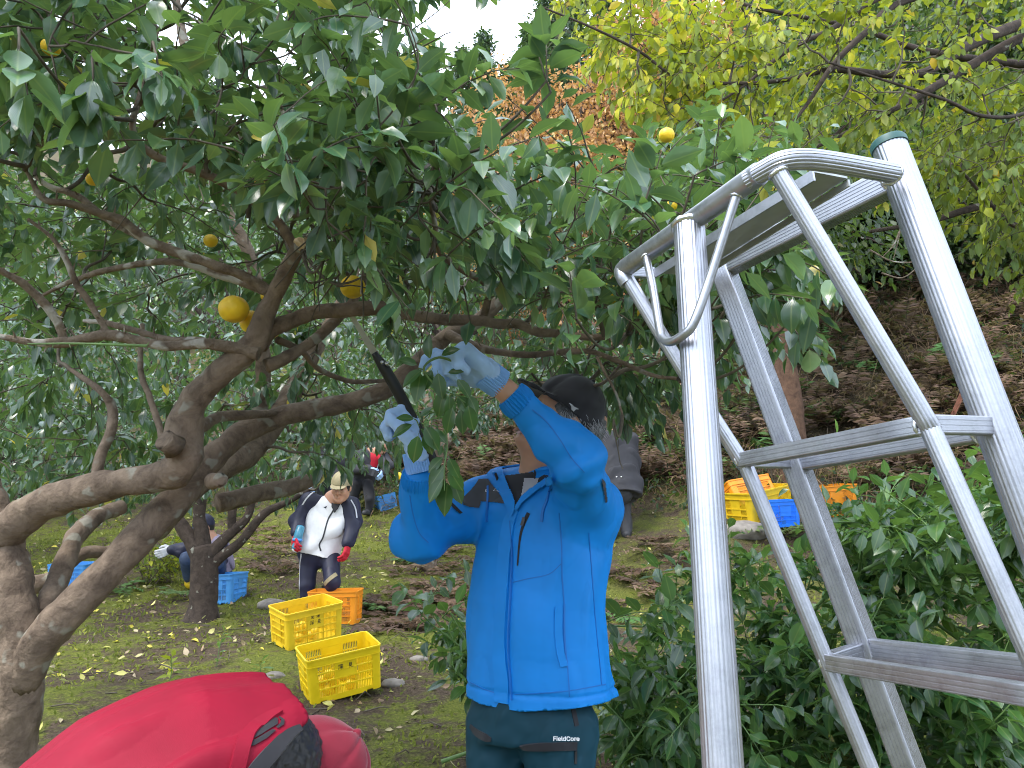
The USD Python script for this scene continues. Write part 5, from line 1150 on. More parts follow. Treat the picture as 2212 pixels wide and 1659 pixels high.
def patch(name, parent, fn, poly, mat, off=.002, step=1.4, t0=1.0, label=None):
    """A piece of cloth lying on a surface, outlined by a closed line."""
    poly = np.asarray(poly, float); lo, hi = poly.min(0), poly.max(0); lo = np.floor(lo / step) * step
    nx, ny = (np.ceil((hi - lo) / step).astype(int) + 1); X, Yg = np.meshgrid(lo[0] + step * np.arange(nx), lo[1] + step * np.arange(ny), indexing='ij')
    ins = inpoly(X.ravel(), Yg.ravel(), poly).reshape(nx, ny); cell = ins[:-1, :-1] & ins[1:, :-1] & ins[1:, 1:] & ins[:-1, 1:]
    use = np.zeros((nx, ny), bool)
    for a, b in ((0, 0), (1, 0), (1, 1), (0, 1)): use[a:nx - 1 + a, b:ny - 1 + b] |= cell
    idx = -np.ones((nx, ny), int); idx[use] = np.arange(use.sum()); q, g = trace(fn, np.stack([X[use], Yg[use]], 1), off, t0=t0)
    c = np.argwhere(cell); F = np.stack([idx[c[:, 0], c[:, 1]], idx[c[:, 0] + 1, c[:, 1]], idx[c[:, 0] + 1, c[:, 1] + 1], idx[c[:, 0], c[:, 1] + 1]], 1)
    return put(name, parent, q, F[:, ::-1], mat, normals=g, label=label)
def lettering(name, parent, fn, text, x, y, hpx, mat, slant=0.0, rise=0.0, wide=1.0, bold=True, t0=1.0):
    m = meshkit.text_mesh(text, 1.0, .01, bold); v = m.vertices; top = v[:, 2] > .005
    px = np.stack([x + (v[:, 0] * wide + v[:, 1] * slant) * hpx, y - v[:, 1] * hpx + v[:, 0] * rise * hpx], 1); q, g = trace(fn, px, .003, t0=t0); q[~top] -= g[~top] * .004
    return put(name, parent, q, m.faces, mat, smooth=False)
_WAVES = [(nrm(np.random.default_rng(s).normal(0, 1, (5, 3))), np.random.default_rng(s + 99).uniform(0, 6.28, 5)) for s in range(32)]
def cloth(p, amp, sc, seed, st=(1, 1, 1)):
    k, ph = _WAVES[seed % 32]; q = p * np.asarray(st) * (sc * 2.6)
    a = q @ k.T + ph; w = np.sin(a[:, 0] + 1.6 * np.sin(a[:, 1])) + .8 * np.sin(a[:, 2] + 1.4 * np.sin(a[:, 3] * .7)) + .5 * np.sin(a[:, 4] * 1.9 + np.sin(a[:, 0]))
    n = w * .22; return amp * (1.2 * n - .9 * np.abs(n))
def body_mesh(name, parent, fn, lo, hi, h, mat, label=None):
    v, f, n = sdf_mesh(fn, lo, hi, h); return put(name, parent, v, f, mat, normals=n, label=label)

# ---------------------------------------------------------------- the worker in the blue jacket
FD = np.array([-.574, -.819, 0]); LD = np.array([.819, -.574, 0]); UP = np.array([0, 0, 1.0])
gm = onground(.08, 2.32); man = thing('person', 'person in a bright blue jacket and dark teal trousers reaching up into the branches', 'person', gm)
HC = W(1219, 917, 2.27); HF = np.array([-.83, -.2, .5]); HU = np.array([.5, .0, .86]); HS = 1.1
hf, hl, hu = basis(HF, HU)
Rs, Re, Rc, Rw = W(1040, 1092, 2.42), W(912, 1158, 2.27), W(906, 1040, 2.14), W(905, 996, 2.12)
Ls, Le, Lc, Lw = W(1262, 1100, 2.24), W(1247, 1000, 1.99), W(1122, 872, 1.94), W(1064, 818, 1.92)
NB = W(1152, 1046, 2.33)
zs = np.array([1040, 1075, 1130, 1210, 1310, 1410, 1540]); cx = np.array([1152, 1160, 1165, 1166, 1157, 1159, 1163])
TC = np.array([W(a, b, 2.33) for a, b in zip(cx, zs)]); TA = np.array([.085, .160, .198, .205, .207, .216, .226]); TB = np.array([.08, .105, .135, .148, .152, .158, .165])
HEM0 = W(1160, 1503, 2.33)[2]
def f_body(p):
    d = head_sdf(p, HC, HF, HU, HS)
    nk = HC - hu * .075 * HS - hf * .02
    d = smin(d, cone(p, nk, NB - UP * .02 + FD * -.01, .058, .064), .03)
    d = smin(d, cone(p, HC + hf * .04 - hu * .10, NB + FD * .045 - UP * .03, .03, .035), .03)
    d = np.minimum(d, smin(cone(p, Rc, Rw, .034, .028), cone(p, Rw, Rw + (Rw - Rc) * .5, .030, .03), .01))
    d = np.minimum(d, cone(p, Lc, Lw, .034, .029))
    d = smin(d, loft(p, TC[1:5], LD, FD, TA[1:5] * .8, TB[1:5] * .8), .02)
    d = smin(d, chain(p, [Rs, Re, Rc], [.05, .032, .033], .02), .02); d = smin(d, chain(p, [Ls, Le, Lc], [.05, .034, .033], .02), .02)
    return d
body_mesh('body', man, f_body, np.minimum(TC.min(0), Rw) - [.3, .3, .1], np.maximum(TC.max(0), HC) + [.35, .3, .3], .010, M['skin'])
def f_arms(p):
    a = chain(p, [Rs, Re, Rc], [.078, .066, .045], .035); b = chain(p, [Ls, Le, Lc], [.090, .069, .037], .035)
    return a, b
def f_jacket(p):
    d = loft(p, TC, LD, FD, TA, TB, 2.25)
    d = smin(d, cone(p, NB - UP * .05, Rs, .07, .08), .05); d = smin(d, cone(p, NB - UP * .05, Ls, .07, .085), .05)
    a, b = f_arms(p)
    # bunching at the elbows, long soft folds on the body
    qa = (p - Re) ; wa = np.exp(-(qa ** 2).sum(1) / .018); qb = (p - Le); wb = np.exp(-(qb ** 2).sum(1) / .03)
    a = a + wa * .010 * np.sin(meshkit.noise(p * 9 + 3, 2) * 8 + p[:, 0] * 60 + p[:, 2] * 30) * .7 + cloth(p, .012, 9, 3)
    b = b + wb * .009 * np.sin(meshkit.noise(p * 8 + 1, 5) * 8 + p[:, 0] * 45 - p[:, 2] * 45) * .7 + cloth(p, .011, 8, 6)
    d = smin(smin(d, a, .035), b, .04)
    lowf = np.clip((HEM0 + .85 - p[:, 2]) / .6, 0, 1)
    d = d + cloth(p, .024, 5.0, 21, (1.3, 1.3, .42)) * (.35 + .65 * lowf) + cloth(p, .008, 15, 8, (1, 1, .6))
    s = (p - TC[0]) @ LD; d = d + .004 * np.exp(-((p[:, 2] - HEM0 - .03) / .006) ** 2)
    hem = p[:, 2] - (HEM0 - .012 * np.cos(s * 9) + .10 * np.maximum(-((p - TC[0]) @ FD), 0) * 0)
    return np.maximum(d, -hem)
lo = np.minimum(TC.min(0), np.minimum(Re, Le)) - [.16, .22, .03]; hi = np.maximum(TC.max(0), Lc) + [.38, .25, .08]; lo[2] = HEM0 - .03
lo[0] = min(lo[0], Re[0] - .12)
jk = body_mesh('jacket', man, f_jacket, lo, hi, .0075, M['blue'])
def f_trou(p):
    z = gm[2]; hl_, hr_ = W(1205, 1570, 2.25), W(1082, 1570, 2.36)
    kl, kr = np.array([hl_[0] + .01, hl_[1] - .02, z + .50]), np.array([hr_[0] - .01, hr_[1] - .03, z + .50]); al, ar = np.array([kl[0], kl[1] + .04, z + .07]), np.array([kr[0], kr[1] + .04, z + .07])
    c = W(1143, 1500, 2.31)
    d = loft(p, [c + UP * .12, c - UP * .02, c - UP * .10], LD, FD, [.135, .165, .170], [.095, .12, .128])
    for a, b, e in ((hl_, kl, al), (hr_, kr, ar)): d = smin(d, chain(p, [a, b, e], [.098, .078, .062], .02), .035)
    return d + cloth(p, .014, 7, 14, (1, 1, .6)) + cloth(p, .004, 26, 15)
body_mesh('trousers', man, f_trou, gm + [-.34, -.34, .03], np.array([gm[0] + .38, gm[1] + .34, HEM0 + .08]), .0085, M['teal'])
for s_ in (1, -1):
    a = np.array([*(W(1205, 1570, 2.25) if s_ > 0 else W(1082, 1570, 2.36))[:2], gm[2]]); 
    fn = lambda p, a=a: smin(cone(p, a + [0, .03, .05], a + FD * .16 + UP * .035, .05, .04), cone(p, a + [0, .03, .12], a + [0, .03, .05], .055, .05), .03)
    body_mesh('shoe', man, fn, a + [-.25, -.3, -.02], a + [.2, .2, .2], .011, M['black_cloth'])
body_mesh('cap', man, lambda p: cap_sdf(p, HC + hu * .008, HF, HU, HS, .098, -.14, .007, .102, .006) + cloth(p, .004, 25, 4), HC - .26, HC + .26, .005, M['black_cloth'])
f_cap = lambda p: cap_sdf(p, HC + hu * .008, HF, HU, HS, .098, -.14, .007, .102, .006)
patch('cap_emblem', man, f_cap, [(1226, 868), (1234, 872), (1241, 878), (1253, 885), (1243, 885), (1239, 890), (1234, 885), (1233, 878)], M['grey_print'], .003, 1.0)
patch('cap_emblem', man, f_cap, [(1204, 876), (1211, 873), (1212, 878), (1206, 880)], M['white_print'], .003, 1.0)
def f_hair(p):
    q = (p - HC) @ np.array([hf, hl, hu]).T / HS; d = ell(q, (-.010, 0, .018), np.eye(3), (.100, .083, .097))
    d = np.maximum(d, q[:, 0] - .066 + .3 * q[:, 2]); d = np.maximum(d, -(q[:, 2] + .062 - .3 * q[:, 0])); return (d - .004 * (meshkit.noise(p * 160, 3) - .5)) * HS
patch('lips', man, f_body, [(1106, 929), (1116, 922), (1128, 922), (1140, 928), (1134, 938), (1122, 938), (1112, 936)], M['lips'], .0015, .7)
patch('mouth', man, f_body, [(1108, 929), (1122, 927.5), (1138, 930), (1124, 931)], M['hair'], .0025, .5)
hr = body_mesh('hair', man, f_hair, HC - .16, HC + .16, .005, M['hair_grey'])
mb = MB(); hrng = np.random.default_rng(3)
for _ in range(420):
    a = hrng.uniform(-.09, .045); z = hrng.uniform(-.06, .05)
    q = HC + HS * (hf * a + hu * z + hl * .09); qq, g = None, None
    b0 = q.copy(); d = f_hair(b0[None])[0]; b0 = b0 - hl * d
    dr = nrm(-hf * .6 - hu * .7 + hl * .12 + hrng.normal(0, .25, 3)); l = hrng.uniform(.012, .03); mb.add(*tube([b0, b0 + dr * l * .5 + hl * .002, b0 + dr * l], [.0007, .0006, .0002], 3, cap=False))
put('strands', hr, *mb.get(), M['grey_print'], kind='stuff')
# cuffs of the sleeves
def ribbed(a, b, r0, r1, n=30, bulge=.1):
    s = np.linspace(0, 1, 9); p = a + (b - a) * s[:, None]; k = np.arange(n * 3); prof = 1 + .07 * np.cos(2 * np.pi * k / 3); ang = 2 * np.pi * k / (n * 3)
    return tube(p, (r0 + (r1 - r0) * s) * (1 + bulge * np.sin(np.pi * s)), prof=np.stack([np.cos(ang) * prof, np.sin(ang) * prof], 1))
dl = nrm(Lc - Le); dr_ = nrm(Rc - Re)
put('cuff', jk, *ribbed(Lc - dl * .012, Lc + dl * .034, .041, .039), M['blue'], smooth=60); put('cuff', jk, *ribbed(Rc - dr_ * .012, Rc + dr_ * .03, .045, .042), M['blue'], smooth=60)
# collar: a standing band open at the front, black inside
cv, ci, fq = [], [], []
th = np.linspace(math.radians(38), math.radians(322), 40); rows = [(-.03, 1.16), (.0, 1.10), (.03, 1.13), (.055, 1.22), (.06, 1.25)]
for h, k in rows:
    front = np.cos(th)
    c = NB + UP * (h - .005) + FD * .012; rr = .086 * k
    zz = np.where(np.abs(th - np.pi) > 1.9, -.01, 0) + .02 * np.cos(th - np.pi)
    cv.append(c + rr * (np.cos(th)[:, None] * FD * 1.05 + np.sin(th)[:, None] * LD * 1.12) + zz[:, None] * UP)
cv = np.array(cv); nr, nc = cv.shape[:2]
cc = cv.mean(1, keepdims=True); inner = cv + (cc - cv) * .05
i = (np.arange(nr - 1)[:, None] * nc + np.arange(nc - 1)[None]).ravel(); Fq = np.stack([i, i + 1, i + nc + 1, i + nc], 1)
put('collar', jk, cv.reshape(-1, 3), Fq, M['blue'], smooth=True)
put('collar_lining', jk, inner.reshape(-1, 3), Fq[:, ::-1], M['black_cloth'], smooth=True)
rim = np.vstack([cv[-1], inner[-1][::-1]]); put('collar_edge', jk, *tube((cv[-1] + inner[-1]) / 2, .0045, 8), M['blue'])
for e in (0, -1): put('collar_zip', jk, *tube(catmull((cv[:, e] + inner[:, e]) / 2, 4), .0042, 7), M['black_cloth'])
J = f_jacket
patch('open_lining', man, J, [(1090, 1028), (1150, 1020), (1196, 1030), (1190, 1042), (1160, 1060), (1133, 1082), (1118, 1102), (1112, 1100), (1100, 1060)], M['black_cloth'], .003)
patch('grey_shirt', man, J, [(1134, 1034), (1166, 1034), (1160, 1056), (1140, 1070), (1130, 1084), (1126, 1080)], M['grey_tee'], .006)
patch('lapel', jk, J, [(1053, 1030), (1066, 1017), (1088, 1016), (1104, 1052), (1116, 1084), (1117, 1104), (1106, 1122), (1100, 1105), (1082, 1066)], M['blue'], .012)
patch('lapel', jk, J, [(1200, 1022), (1202, 1040), (1166, 1062), (1134, 1088), (1118, 1110), (1116, 1096), (1130, 1074), (1160, 1048)], M['blue'], .012)
patch('shoulder_panel', jk, J, [(996, 1078), (1012, 1064), (1026, 1048), (1034, 1036), (1050, 1034), (1056, 1036), (1084, 1072), (1096, 1090), (1070, 1086), (1040, 1084), (1036, 1098), (1012, 1096), (1000, 1092)], M['charcoal'], .003, label='charcoal shoulder panel', step=1.0)
patch('shoulder_panel', jk, J, [(962, 1084), (974, 1082), (1000, 1108), (992, 1112)], M['black_cloth'], .003)
patch('shoulder_panel', jk, J, [(1296, 1028), (1306, 1040), (1312, 1084), (1306, 1086), (1302, 1060)], M['black_cloth'], .003)
lettering('chest_lettering', jk, J, 'L', 1048, 1063, 5.0, M['white_print'], .25, .14, 1.6); lettering('chest_lettering', jk, J, 'AC', 1066, 1061, 5.5, M['white_print'], .25, .08, 1.4)
ribbon('cord', jk, J, [(1055, 1050), (1055, 1075), (1053, 1110), (1052, 1128)], .007, M['blue_seam'], .005); ribbon('cord', jk, J, [(1192, 1044), (1183, 1080), (1174, 1102), (1170, 1128)], .008, M['blue_seam'], .005)
ribbon('front_flap', jk, J, [(1113, 1100), (1100, 1130), (1092, 1180), (1086, 1260), (1082, 1340), (1080, 1420), (1085, 1470), (1084, 1518)], [.03, .04, .046, .048, .05, .05, .052, .052], M['blue'], .006)
ribbon('seam', jk, J, [(1103, 1125), (1108, 1200), (1104, 1300), (1100, 1390), (1104, 1460), (1107, 1512)], .003, M['blue_seam'], .0075)
ribbon('chest_zip', jk, J, [(1142, 1108), (1133, 1128), (1124, 1160), (1118, 1222)], [.012, .011, .007, .004], M['black_cloth'], .002)
ribbon('zip_pull', jk, J, [(1134, 1118), (1129, 1136)], .011, M['black_plastic'], .006)
ribbon('seam', jk, J, [(1208, 1108), (1213, 1180), (1214, 1240), (1219, 1306)], .0035, M['blue_seam'], .0015)
ribbon('pocket_welt', jk, J, [(1207, 1312), (1206, 1360), (1211, 1410), (1219, 1440)], .022, M['blue'], .004)
ribbon('seam', jk, J, [(1219, 1304), (1219, 1360), (1222, 1410), (1226, 1442)], .0045, M['blue_seam'], .003)
ribbon('seam', jk, J, [(1226, 1442), (1229, 1480), (1230, 1505)], .003, M['blue_seam'], .0015)
ribbon('seam', jk, J, [(1272, 1150), (1278, 1230), (1286, 1340), (1296, 1440), (1299, 1480)], .003, M['blue_seam'], .0015)
ribbon('seam', jk, J, [(1108, 1258), (1140, 1250), (1186, 1240), (1212, 1218)], .0025, M['blue_seam'], .0015)
ribbon('seam', jk, J, [(1016, 1474), (1050, 1490), (1082, 1500)], .003, M['blue_seam'], .0015); ribbon('seam', jk, J, [(1106, 1500), (1160, 1498), (1230, 1492), (1308, 1478)], .003, M['blue_seam'], .0015)
ribbon('seam', jk, J, [(1150, 885), (1180, 910), (1210, 950), (1235, 990), (1262, 1020)], .003, M['blue_seam'], .0015)
ribbon('seam', jk, J, [(885, 1070), (892, 1110), (905, 1150), (925, 1172)], .003, M['blue_seam'], .0015)
Tf = f_trou
ribbon('pocket_zip', man, Tf, [(1016, 1568), (1030, 1583), (1050, 1594), (1062, 1598)], [.012, .02, .02, .010], M['black_cloth'], .002)
ribbon('pocket_zip', man, Tf, [(1126, 1615), (1160, 1614), (1200, 1613), (1246, 1612)], .022, M['black_cloth'], .003)
ribbon('pocket_zip', man, Tf, [(1236, 1522), (1241, 1545), (1246, 1568)], .014, M['black_cloth'], .002)
ribbon('zip_pull', man, Tf, [(1243, 1622), (1243, 1650)], .007, M['black_plastic'], .004)
lettering('thigh_lettering', man, Tf, 'FieldCore', 1194, 1600, 9.0, M['white_print'])
# gloves
g0 = Lw; gd = nrm(P(985, 762, 1.90) - P(1058, 812, 1.92)); gd = nrm(gd + [0, -.15, .0]); gp = np.array([-.25, -.35, -.9])
curlL = ((.35, .75, .5), (.75, 1.15, .7), (.95, 1.3, .8), (1.1, 1.3, .8))
fgl = lambda p: hand_sdf(p, g0 + gd * .008, gd, gp, curlL, -1, 1.16, .9, 1.25) + cloth(p, .004, 45, 3)
gl = body_mesh('glove', man, fgl, g0 - [.34, .16, .18], g0 + [.12, .2, .2], .0036, M['glove'])
put('glove_cuff', gl, *ribbed(g0 - gd * .026, g0 + gd * .03, .0375, .037, 34, .02), M['glove_cuff'], smooth=60)
g1 = Rw; rd = nrm(W(884, 905, 2.10) - Rw); rp_ = np.array([-.55, -.2, .1]); 
SAW = [W(936, 1010, 2.12), W(925, 975, 2.10), W(868, 862, 2.05), W(836, 805, 2.03), W(808, 762, 2.01), W(760, 684, 1.98)]
sawd = nrm(SAW[3] - SAW[1])
curlR = ((.5, 1.2, .9), (.9, 1.35, .9), (1.0, 1.35, .9), (1.05, 1.3, .9))
fgr = lambda p: hand_sdf(p, g1 + rd * .004, rd, rp_, curlR, 1, 1.16, .5, 1.25) + cloth(p, .004, 45, 9)
gr = body_mesh('glove', man, fgr, g1 - [.2, .2, .1], g1 + [.16, .16, .30], .0036, M['glove'])
put('glove_cuff', gr, *ribbed(g1 - rd * .03, g1 + rd * .028, .039, .038, 34, .02), M['glove_cuff'], smooth=60)
# the pruning saw in the right hand
saw = thing('pruning_saw', 'long black handled pruning saw held upright in the gloved hand against the branch', 'saw', SAW[2])
put('handle', saw, *tube(catmull([SAW[0], SAW[1], SAW[2], SAW[3], SAW[4]], 6), np.interp(np.linspace(0, 1, 25), [0, .3, .55, .8, 1], [.017, .016, .0165, .0155, .009]), 14), M['black_plastic'])
bl_ = nrm(SAW[5] - SAW[4]); bn = nrm(np.cross(bl_, [.3, 1, 0])); bm = []
for s in np.linspace(0, 1, 60): bm.append(s)
bm = np.array(bm); ctr = SAW[4] + (SAW[5] - SAW[4]) * bm[:, None] * 1.15; wdt = .0095 * (1 - .45 * bm); tooth = .002 * (np.arange(60) % 2); nn_ = nrm(np.cross(bl_, bn))
v = np.stack([ctr + bn * wdt[:, None] + nn_ * .0008, ctr - bn * (wdt + tooth)[:, None] + nn_ * .0008, ctr - bn * (wdt + tooth)[:, None] - nn_ * .0008, ctr + bn * wdt[:, None] - nn_ * .0008], 1).reshape(-1, 3)
i = np.arange(59)[:, None] * 4; F = np.concatenate([np.concatenate([i + k, i + (k + 1) % 4, i + 4 + (k + 1) % 4, i + 4 + k], 1) for k in range(4)])
put('blade', saw, v, F, M['steel'], smooth=False)
for (x, y) in ((826, 783), (836, 786)):
    q = W(x, y, 2.0); put('rivet', saw, *tube([q + [0, .01, 0], q - [0, .006, 0]], .005, 10), M['weld'])
# the leafy twig held in the upper hand
rh = np.random.default_rng(64)
tip0 = P(948, 772, 1.86)
tws = thing('leafy_twig', 'fresh green leafy twig hanging from the raised glove in front of the arm', 'branch', tip0)
main = catmull([P(1000, 790, 1.88), tip0, P(915, 800, 1.85), P(955, 850, 1.86), P(960, 900, 1.87), P(966, 960, 1.86), P(960, 1010, 1.84), P(960, 1060, 1.83)], 5)
mb = MB().add(*tube(main, np.linspace(.0035, .0015, len(main)), 7)); LV = []
def hl1(px, py, d, ex, ey, ln, t=.42, w=.5):
    b = P(px, py, d); e = P(ex, ey, d - .01); LV.append(dict(base=b[None], d=nrm(e - b)[None], up=np.array([[rh.normal(-.1, .3), -1.0, .55]]), L=np.array([np.linalg.norm(e - b)]), W=np.array([np.linalg.norm(e - b) * w]), curl=np.array([rh.normal(.35, .2)]), fold=np.array([rh.uniform(.1, .35)]), tint=np.array([t + rh.normal(0, .08)]), wave=np.array([rh.uniform(0, .1)])))
for a in ((910, 800, 897, 872), (935, 795, 912, 845), (945, 800, 955, 865), (915, 795, 868, 835), (905, 790, 858, 772), (930, 780, 918, 720), (950, 770, 990, 745), (960, 840, 942, 905), (985, 815, 1020, 860), (965, 805, 1002, 800),
          (985, 850, 1028, 905), (1010, 850, 1035, 895), (980, 875, 958, 938), (995, 880, 1000, 940), (1010, 870, 1022, 935), (970, 850, 975, 905), (898, 905, 855, 900), (905, 900, 935, 880), (895, 915, 843, 940), (905, 925, 945, 945), (915, 915, 950, 975), (905, 935, 888, 1005), (918, 930, 930, 985), (930, 925, 965, 955),
          (960, 985, 918, 1018), (968, 985, 990, 1035), (965, 1000, 920, 1055), (968, 1010, 1000, 1065), (960, 1030, 920, 1085), (962, 1030, 945, 1095), (968, 1035, 955, 1118), (960, 1040, 938, 1080), (975, 1030, 998, 1090), (955, 960, 948, 985)):
    d = 1.84 + rh.uniform(-.03, .03); hl1(a[0], a[1], d, a[2], a[3], 0)
for x0, y0, x1, y1 in ((960, 845, 1005, 870), (925, 810, 903, 795), (915, 905, 940, 890), (905, 920, 895, 905), (960, 900, 915, 915)): mb.add(*tube(catmull([P(x0, y0, 1.86), P((x0 + x1) / 2, (y0 + y1) / 2 - 4, 1.85), P(x1, y1, 1.845)], 3), .0016, 5))
put('stem', tws, *mb.get(), M['twig_green']); put_leaves(tws, cat(*LV), 60, M['leaf_cut'], res_near='hi')

# ---------------------------------------------------------------- the bent person in red in front
d0 = 1.40
RC_ = [P(606, 1680, 1.49), P(560, 1660, 1.46), P(500, 1646, 1.43), P(400, 1656, 1.39), P(300, 1712, 1.33), P(190, 1812, 1.27), P(110, 1890, 1.24)]
ax = nrm(RC_[1] - RC_[5]); sdx = nrm(np.cross(ax, UP)); upx = np.cross(sdx, ax)
ra = np.array([.075, .135, .185, .215, .205, .19, .17]); rbq = np.array([.06, .105, .135, .138, .132, .125, .12])
gr_ = onground(-.72, 1.15); redp = thing('person', 'person in a red jacket and red cap bending low in front of the yellow crates', 'person', gr_)
HCr = P(654, 1700, 1.53); HFr = nrm(np.array([.62, .22, -.75])); HUr = nrm(np.array([.72, .1, .62])); hfr, hlr, hur = basis(HFr, HUr)
HUR = .97
shl, shr = RC_[2] - sdx * .2 - upx * .03, RC_[2] + sdx * .2 - upx * .03
hipz = RC_[-1]
def rarms(k): 
    s = shl if k < 0 else shr; return [s, s + np.array([.12, .05 * -k, -.26]), s + np.array([.24, .04 * -k, -.47])]
def f_rbody(p):
    d = head_sdf(p, HCr, HFr, HUr, HUR); d = smin(d, cone(p, HCr - hur * .07, RC_[1], .06, .07), .03)
    for k in (-1, 1):
        a = rarms(k); d = np.minimum(d, smin(cone(p, a[1], a[2], .04, .03), hand_sdf(p, a[2], [.3, 0, -1], [-.8, 0, -.3], (.3, .4, .3), k, 1.0), .01))
    return smin(d, loft(p, RC_[1:], sdx, upx, ra[1:] * .68, rbq[1:] * .68), .02)
body_mesh('body', redp, f_rbody, np.array([-1.1, .75, .1]), np.array([.05, 1.95, 1.5]), .017, M['skin'])
NC_ = nrm(np.cross(ray(648, 1578), ray(560, 1668))); NC_ = NC_ * np.sign(NC_[0]); NP = P(600, 1625, 1.3)
def f_rjk(p):
    d = chain(p, RC_, ra, .06, (upx, .64))
    for k in (-1, 1):
        a = rarms(k); d = smin(d, chain(p, a, [.09, .07, .055], .03), .05)
    d = d + cloth(p @ np.array([ax, sdx, upx]).T, .028, 4.2, 5, (.5, 2.2, 1.2)) + cloth(p @ np.array([ax, sdx, upx]).T, .018, 10, 6, (.55, 2, 1))
    e = (p - RC_[0]) @ ax; return np.maximum(np.maximum(d, e + .004), (p - NP) @ NC_)              # the neckline is a slanting cut
body_mesh('jacket', redp, f_rjk, np.array([-1.25, .75, .5]), np.array([.05, 1.95, 1.5]), .0085, M['red'])
def f_rtr(p):
    d = None
    for k in (-1, 1):
        h = hipz + sdx * .09 * k; kn = np.array([h[0] + .10, h[1], gr_[2] + .48]); an = np.array([h[0] - .02, h[1], gr_[2] + .07]); c = chain(p, [h, kn, an], [.11, .08, .06], .03); d = c if d is None else smin(d, c, .03)
    return smin(d, ell(p, hipz, np.eye(3), (.17, .19, .15)), .04)
body_mesh('trousers', redp, f_rtr, np.array([hipz[0] - .35, hipz[1] - .35, gr_[2]]), hipz + [.4, .4, .2], .016, M['grey_dark'])
for k in (-1, 1):
    a = np.array([hipz[0] + sdx[0] * .09 * k, hipz[1] + sdx[1] * .09 * k, gr_[2]]); body_mesh('shoe', redp, lambda p, a=a: smin(cone(p, a + [-.03, 0, .06], a + [.16, 0, .04], .05, .04), cone(p, a + [-.02, 0, .12], a + [-.03, 0, .06], .05, .05), .03), a + [-.15, -.12, -.03], a + [.28, .12, .2], .014, M['black_cloth'])
f_rcap = lambda p: cap_sdf(p, HCr + hur * .008, HFr, HUr, HUR, .09) + cloth(p, .007, 14, 3)
cp_ = body_mesh('cap', redp, f_rcap, HCr - .26, HCr + .26, .0055, M['red_cap'])
def f_rh(p):
    q = (p - HCr) @ np.array([hfr, hlr, hur]).T / HUR; d = np.maximum(ell(q, (-.012, 0, .012), np.eye(3), (.106, .085, .105)), q[:, 0] - .03) * HUR
    nk = np.maximum(cone(p, HCr - hur * .06, RC_[1], .076, .120), (p - HCr) @ hfr - .03)
    return smin(d, nk, .02) - .006 * (meshkit.noise(p * 110, 3) - .5)
body_mesh('hair', redp, f_rh, HCr - [.3, .2, .2], HCr + .2, .006, M['hair'])
th = np.linspace(0, 2 * np.pi, 40); cpos = RC_[0] - ax * .012
ring = cpos + .082 * np.cos(th)[:, None] * sdx + .066 * np.sin(th)[:, None] * upx
put('collar', redp, *tube(ring, .0125, 9), M['black_cloth'])
r2 = RC_[0] - ax * .045 + .108 * np.cos(th)[:, None] * sdx + .09 * np.sin(th)[:, None] * upx
put('collar_roll', redp, *tube(r2, .018 * (1 + .15 * np.sin(th * 3)), 10), M['red'])
f_rall = lambda p: np.minimum(f_rjk(p), f_rcap(p))
ribbon('neck_band', redp, f_rjk, [(644, 1577), (622, 1592), (600, 1613), (580, 1634), (560, 1656), (548, 1672)], [.012, .020, .026, .028, .028, .028], M['black_cloth'], .010)
ribbon('collar_fold', redp, f_rjk, [(606, 1536), (580, 1550), (548, 1574), (526, 1606), (510, 1668)], [.012, .020, .024, .026, .026], M['red'], .006)
for pl in ([(534, 1592), (548, 1570), (560, 1558), (576, 1564), (590, 1552), (600, 1553), (600, 1566), (584, 1576), (566, 1588), (548, 1598)], [(604, 1549), (614, 1556), (613, 1567), (600, 1576), (594, 1573), (604, 1564), (606, 1557), (600, 1552)],
           [(528, 1606), (552, 1598), (588, 1577), (596, 1580), (576, 1597), (548, 1612), (530, 1614)]):
    patch('back_emblem', redp, f_rjk, pl, M['black_cloth'], .003, .6)

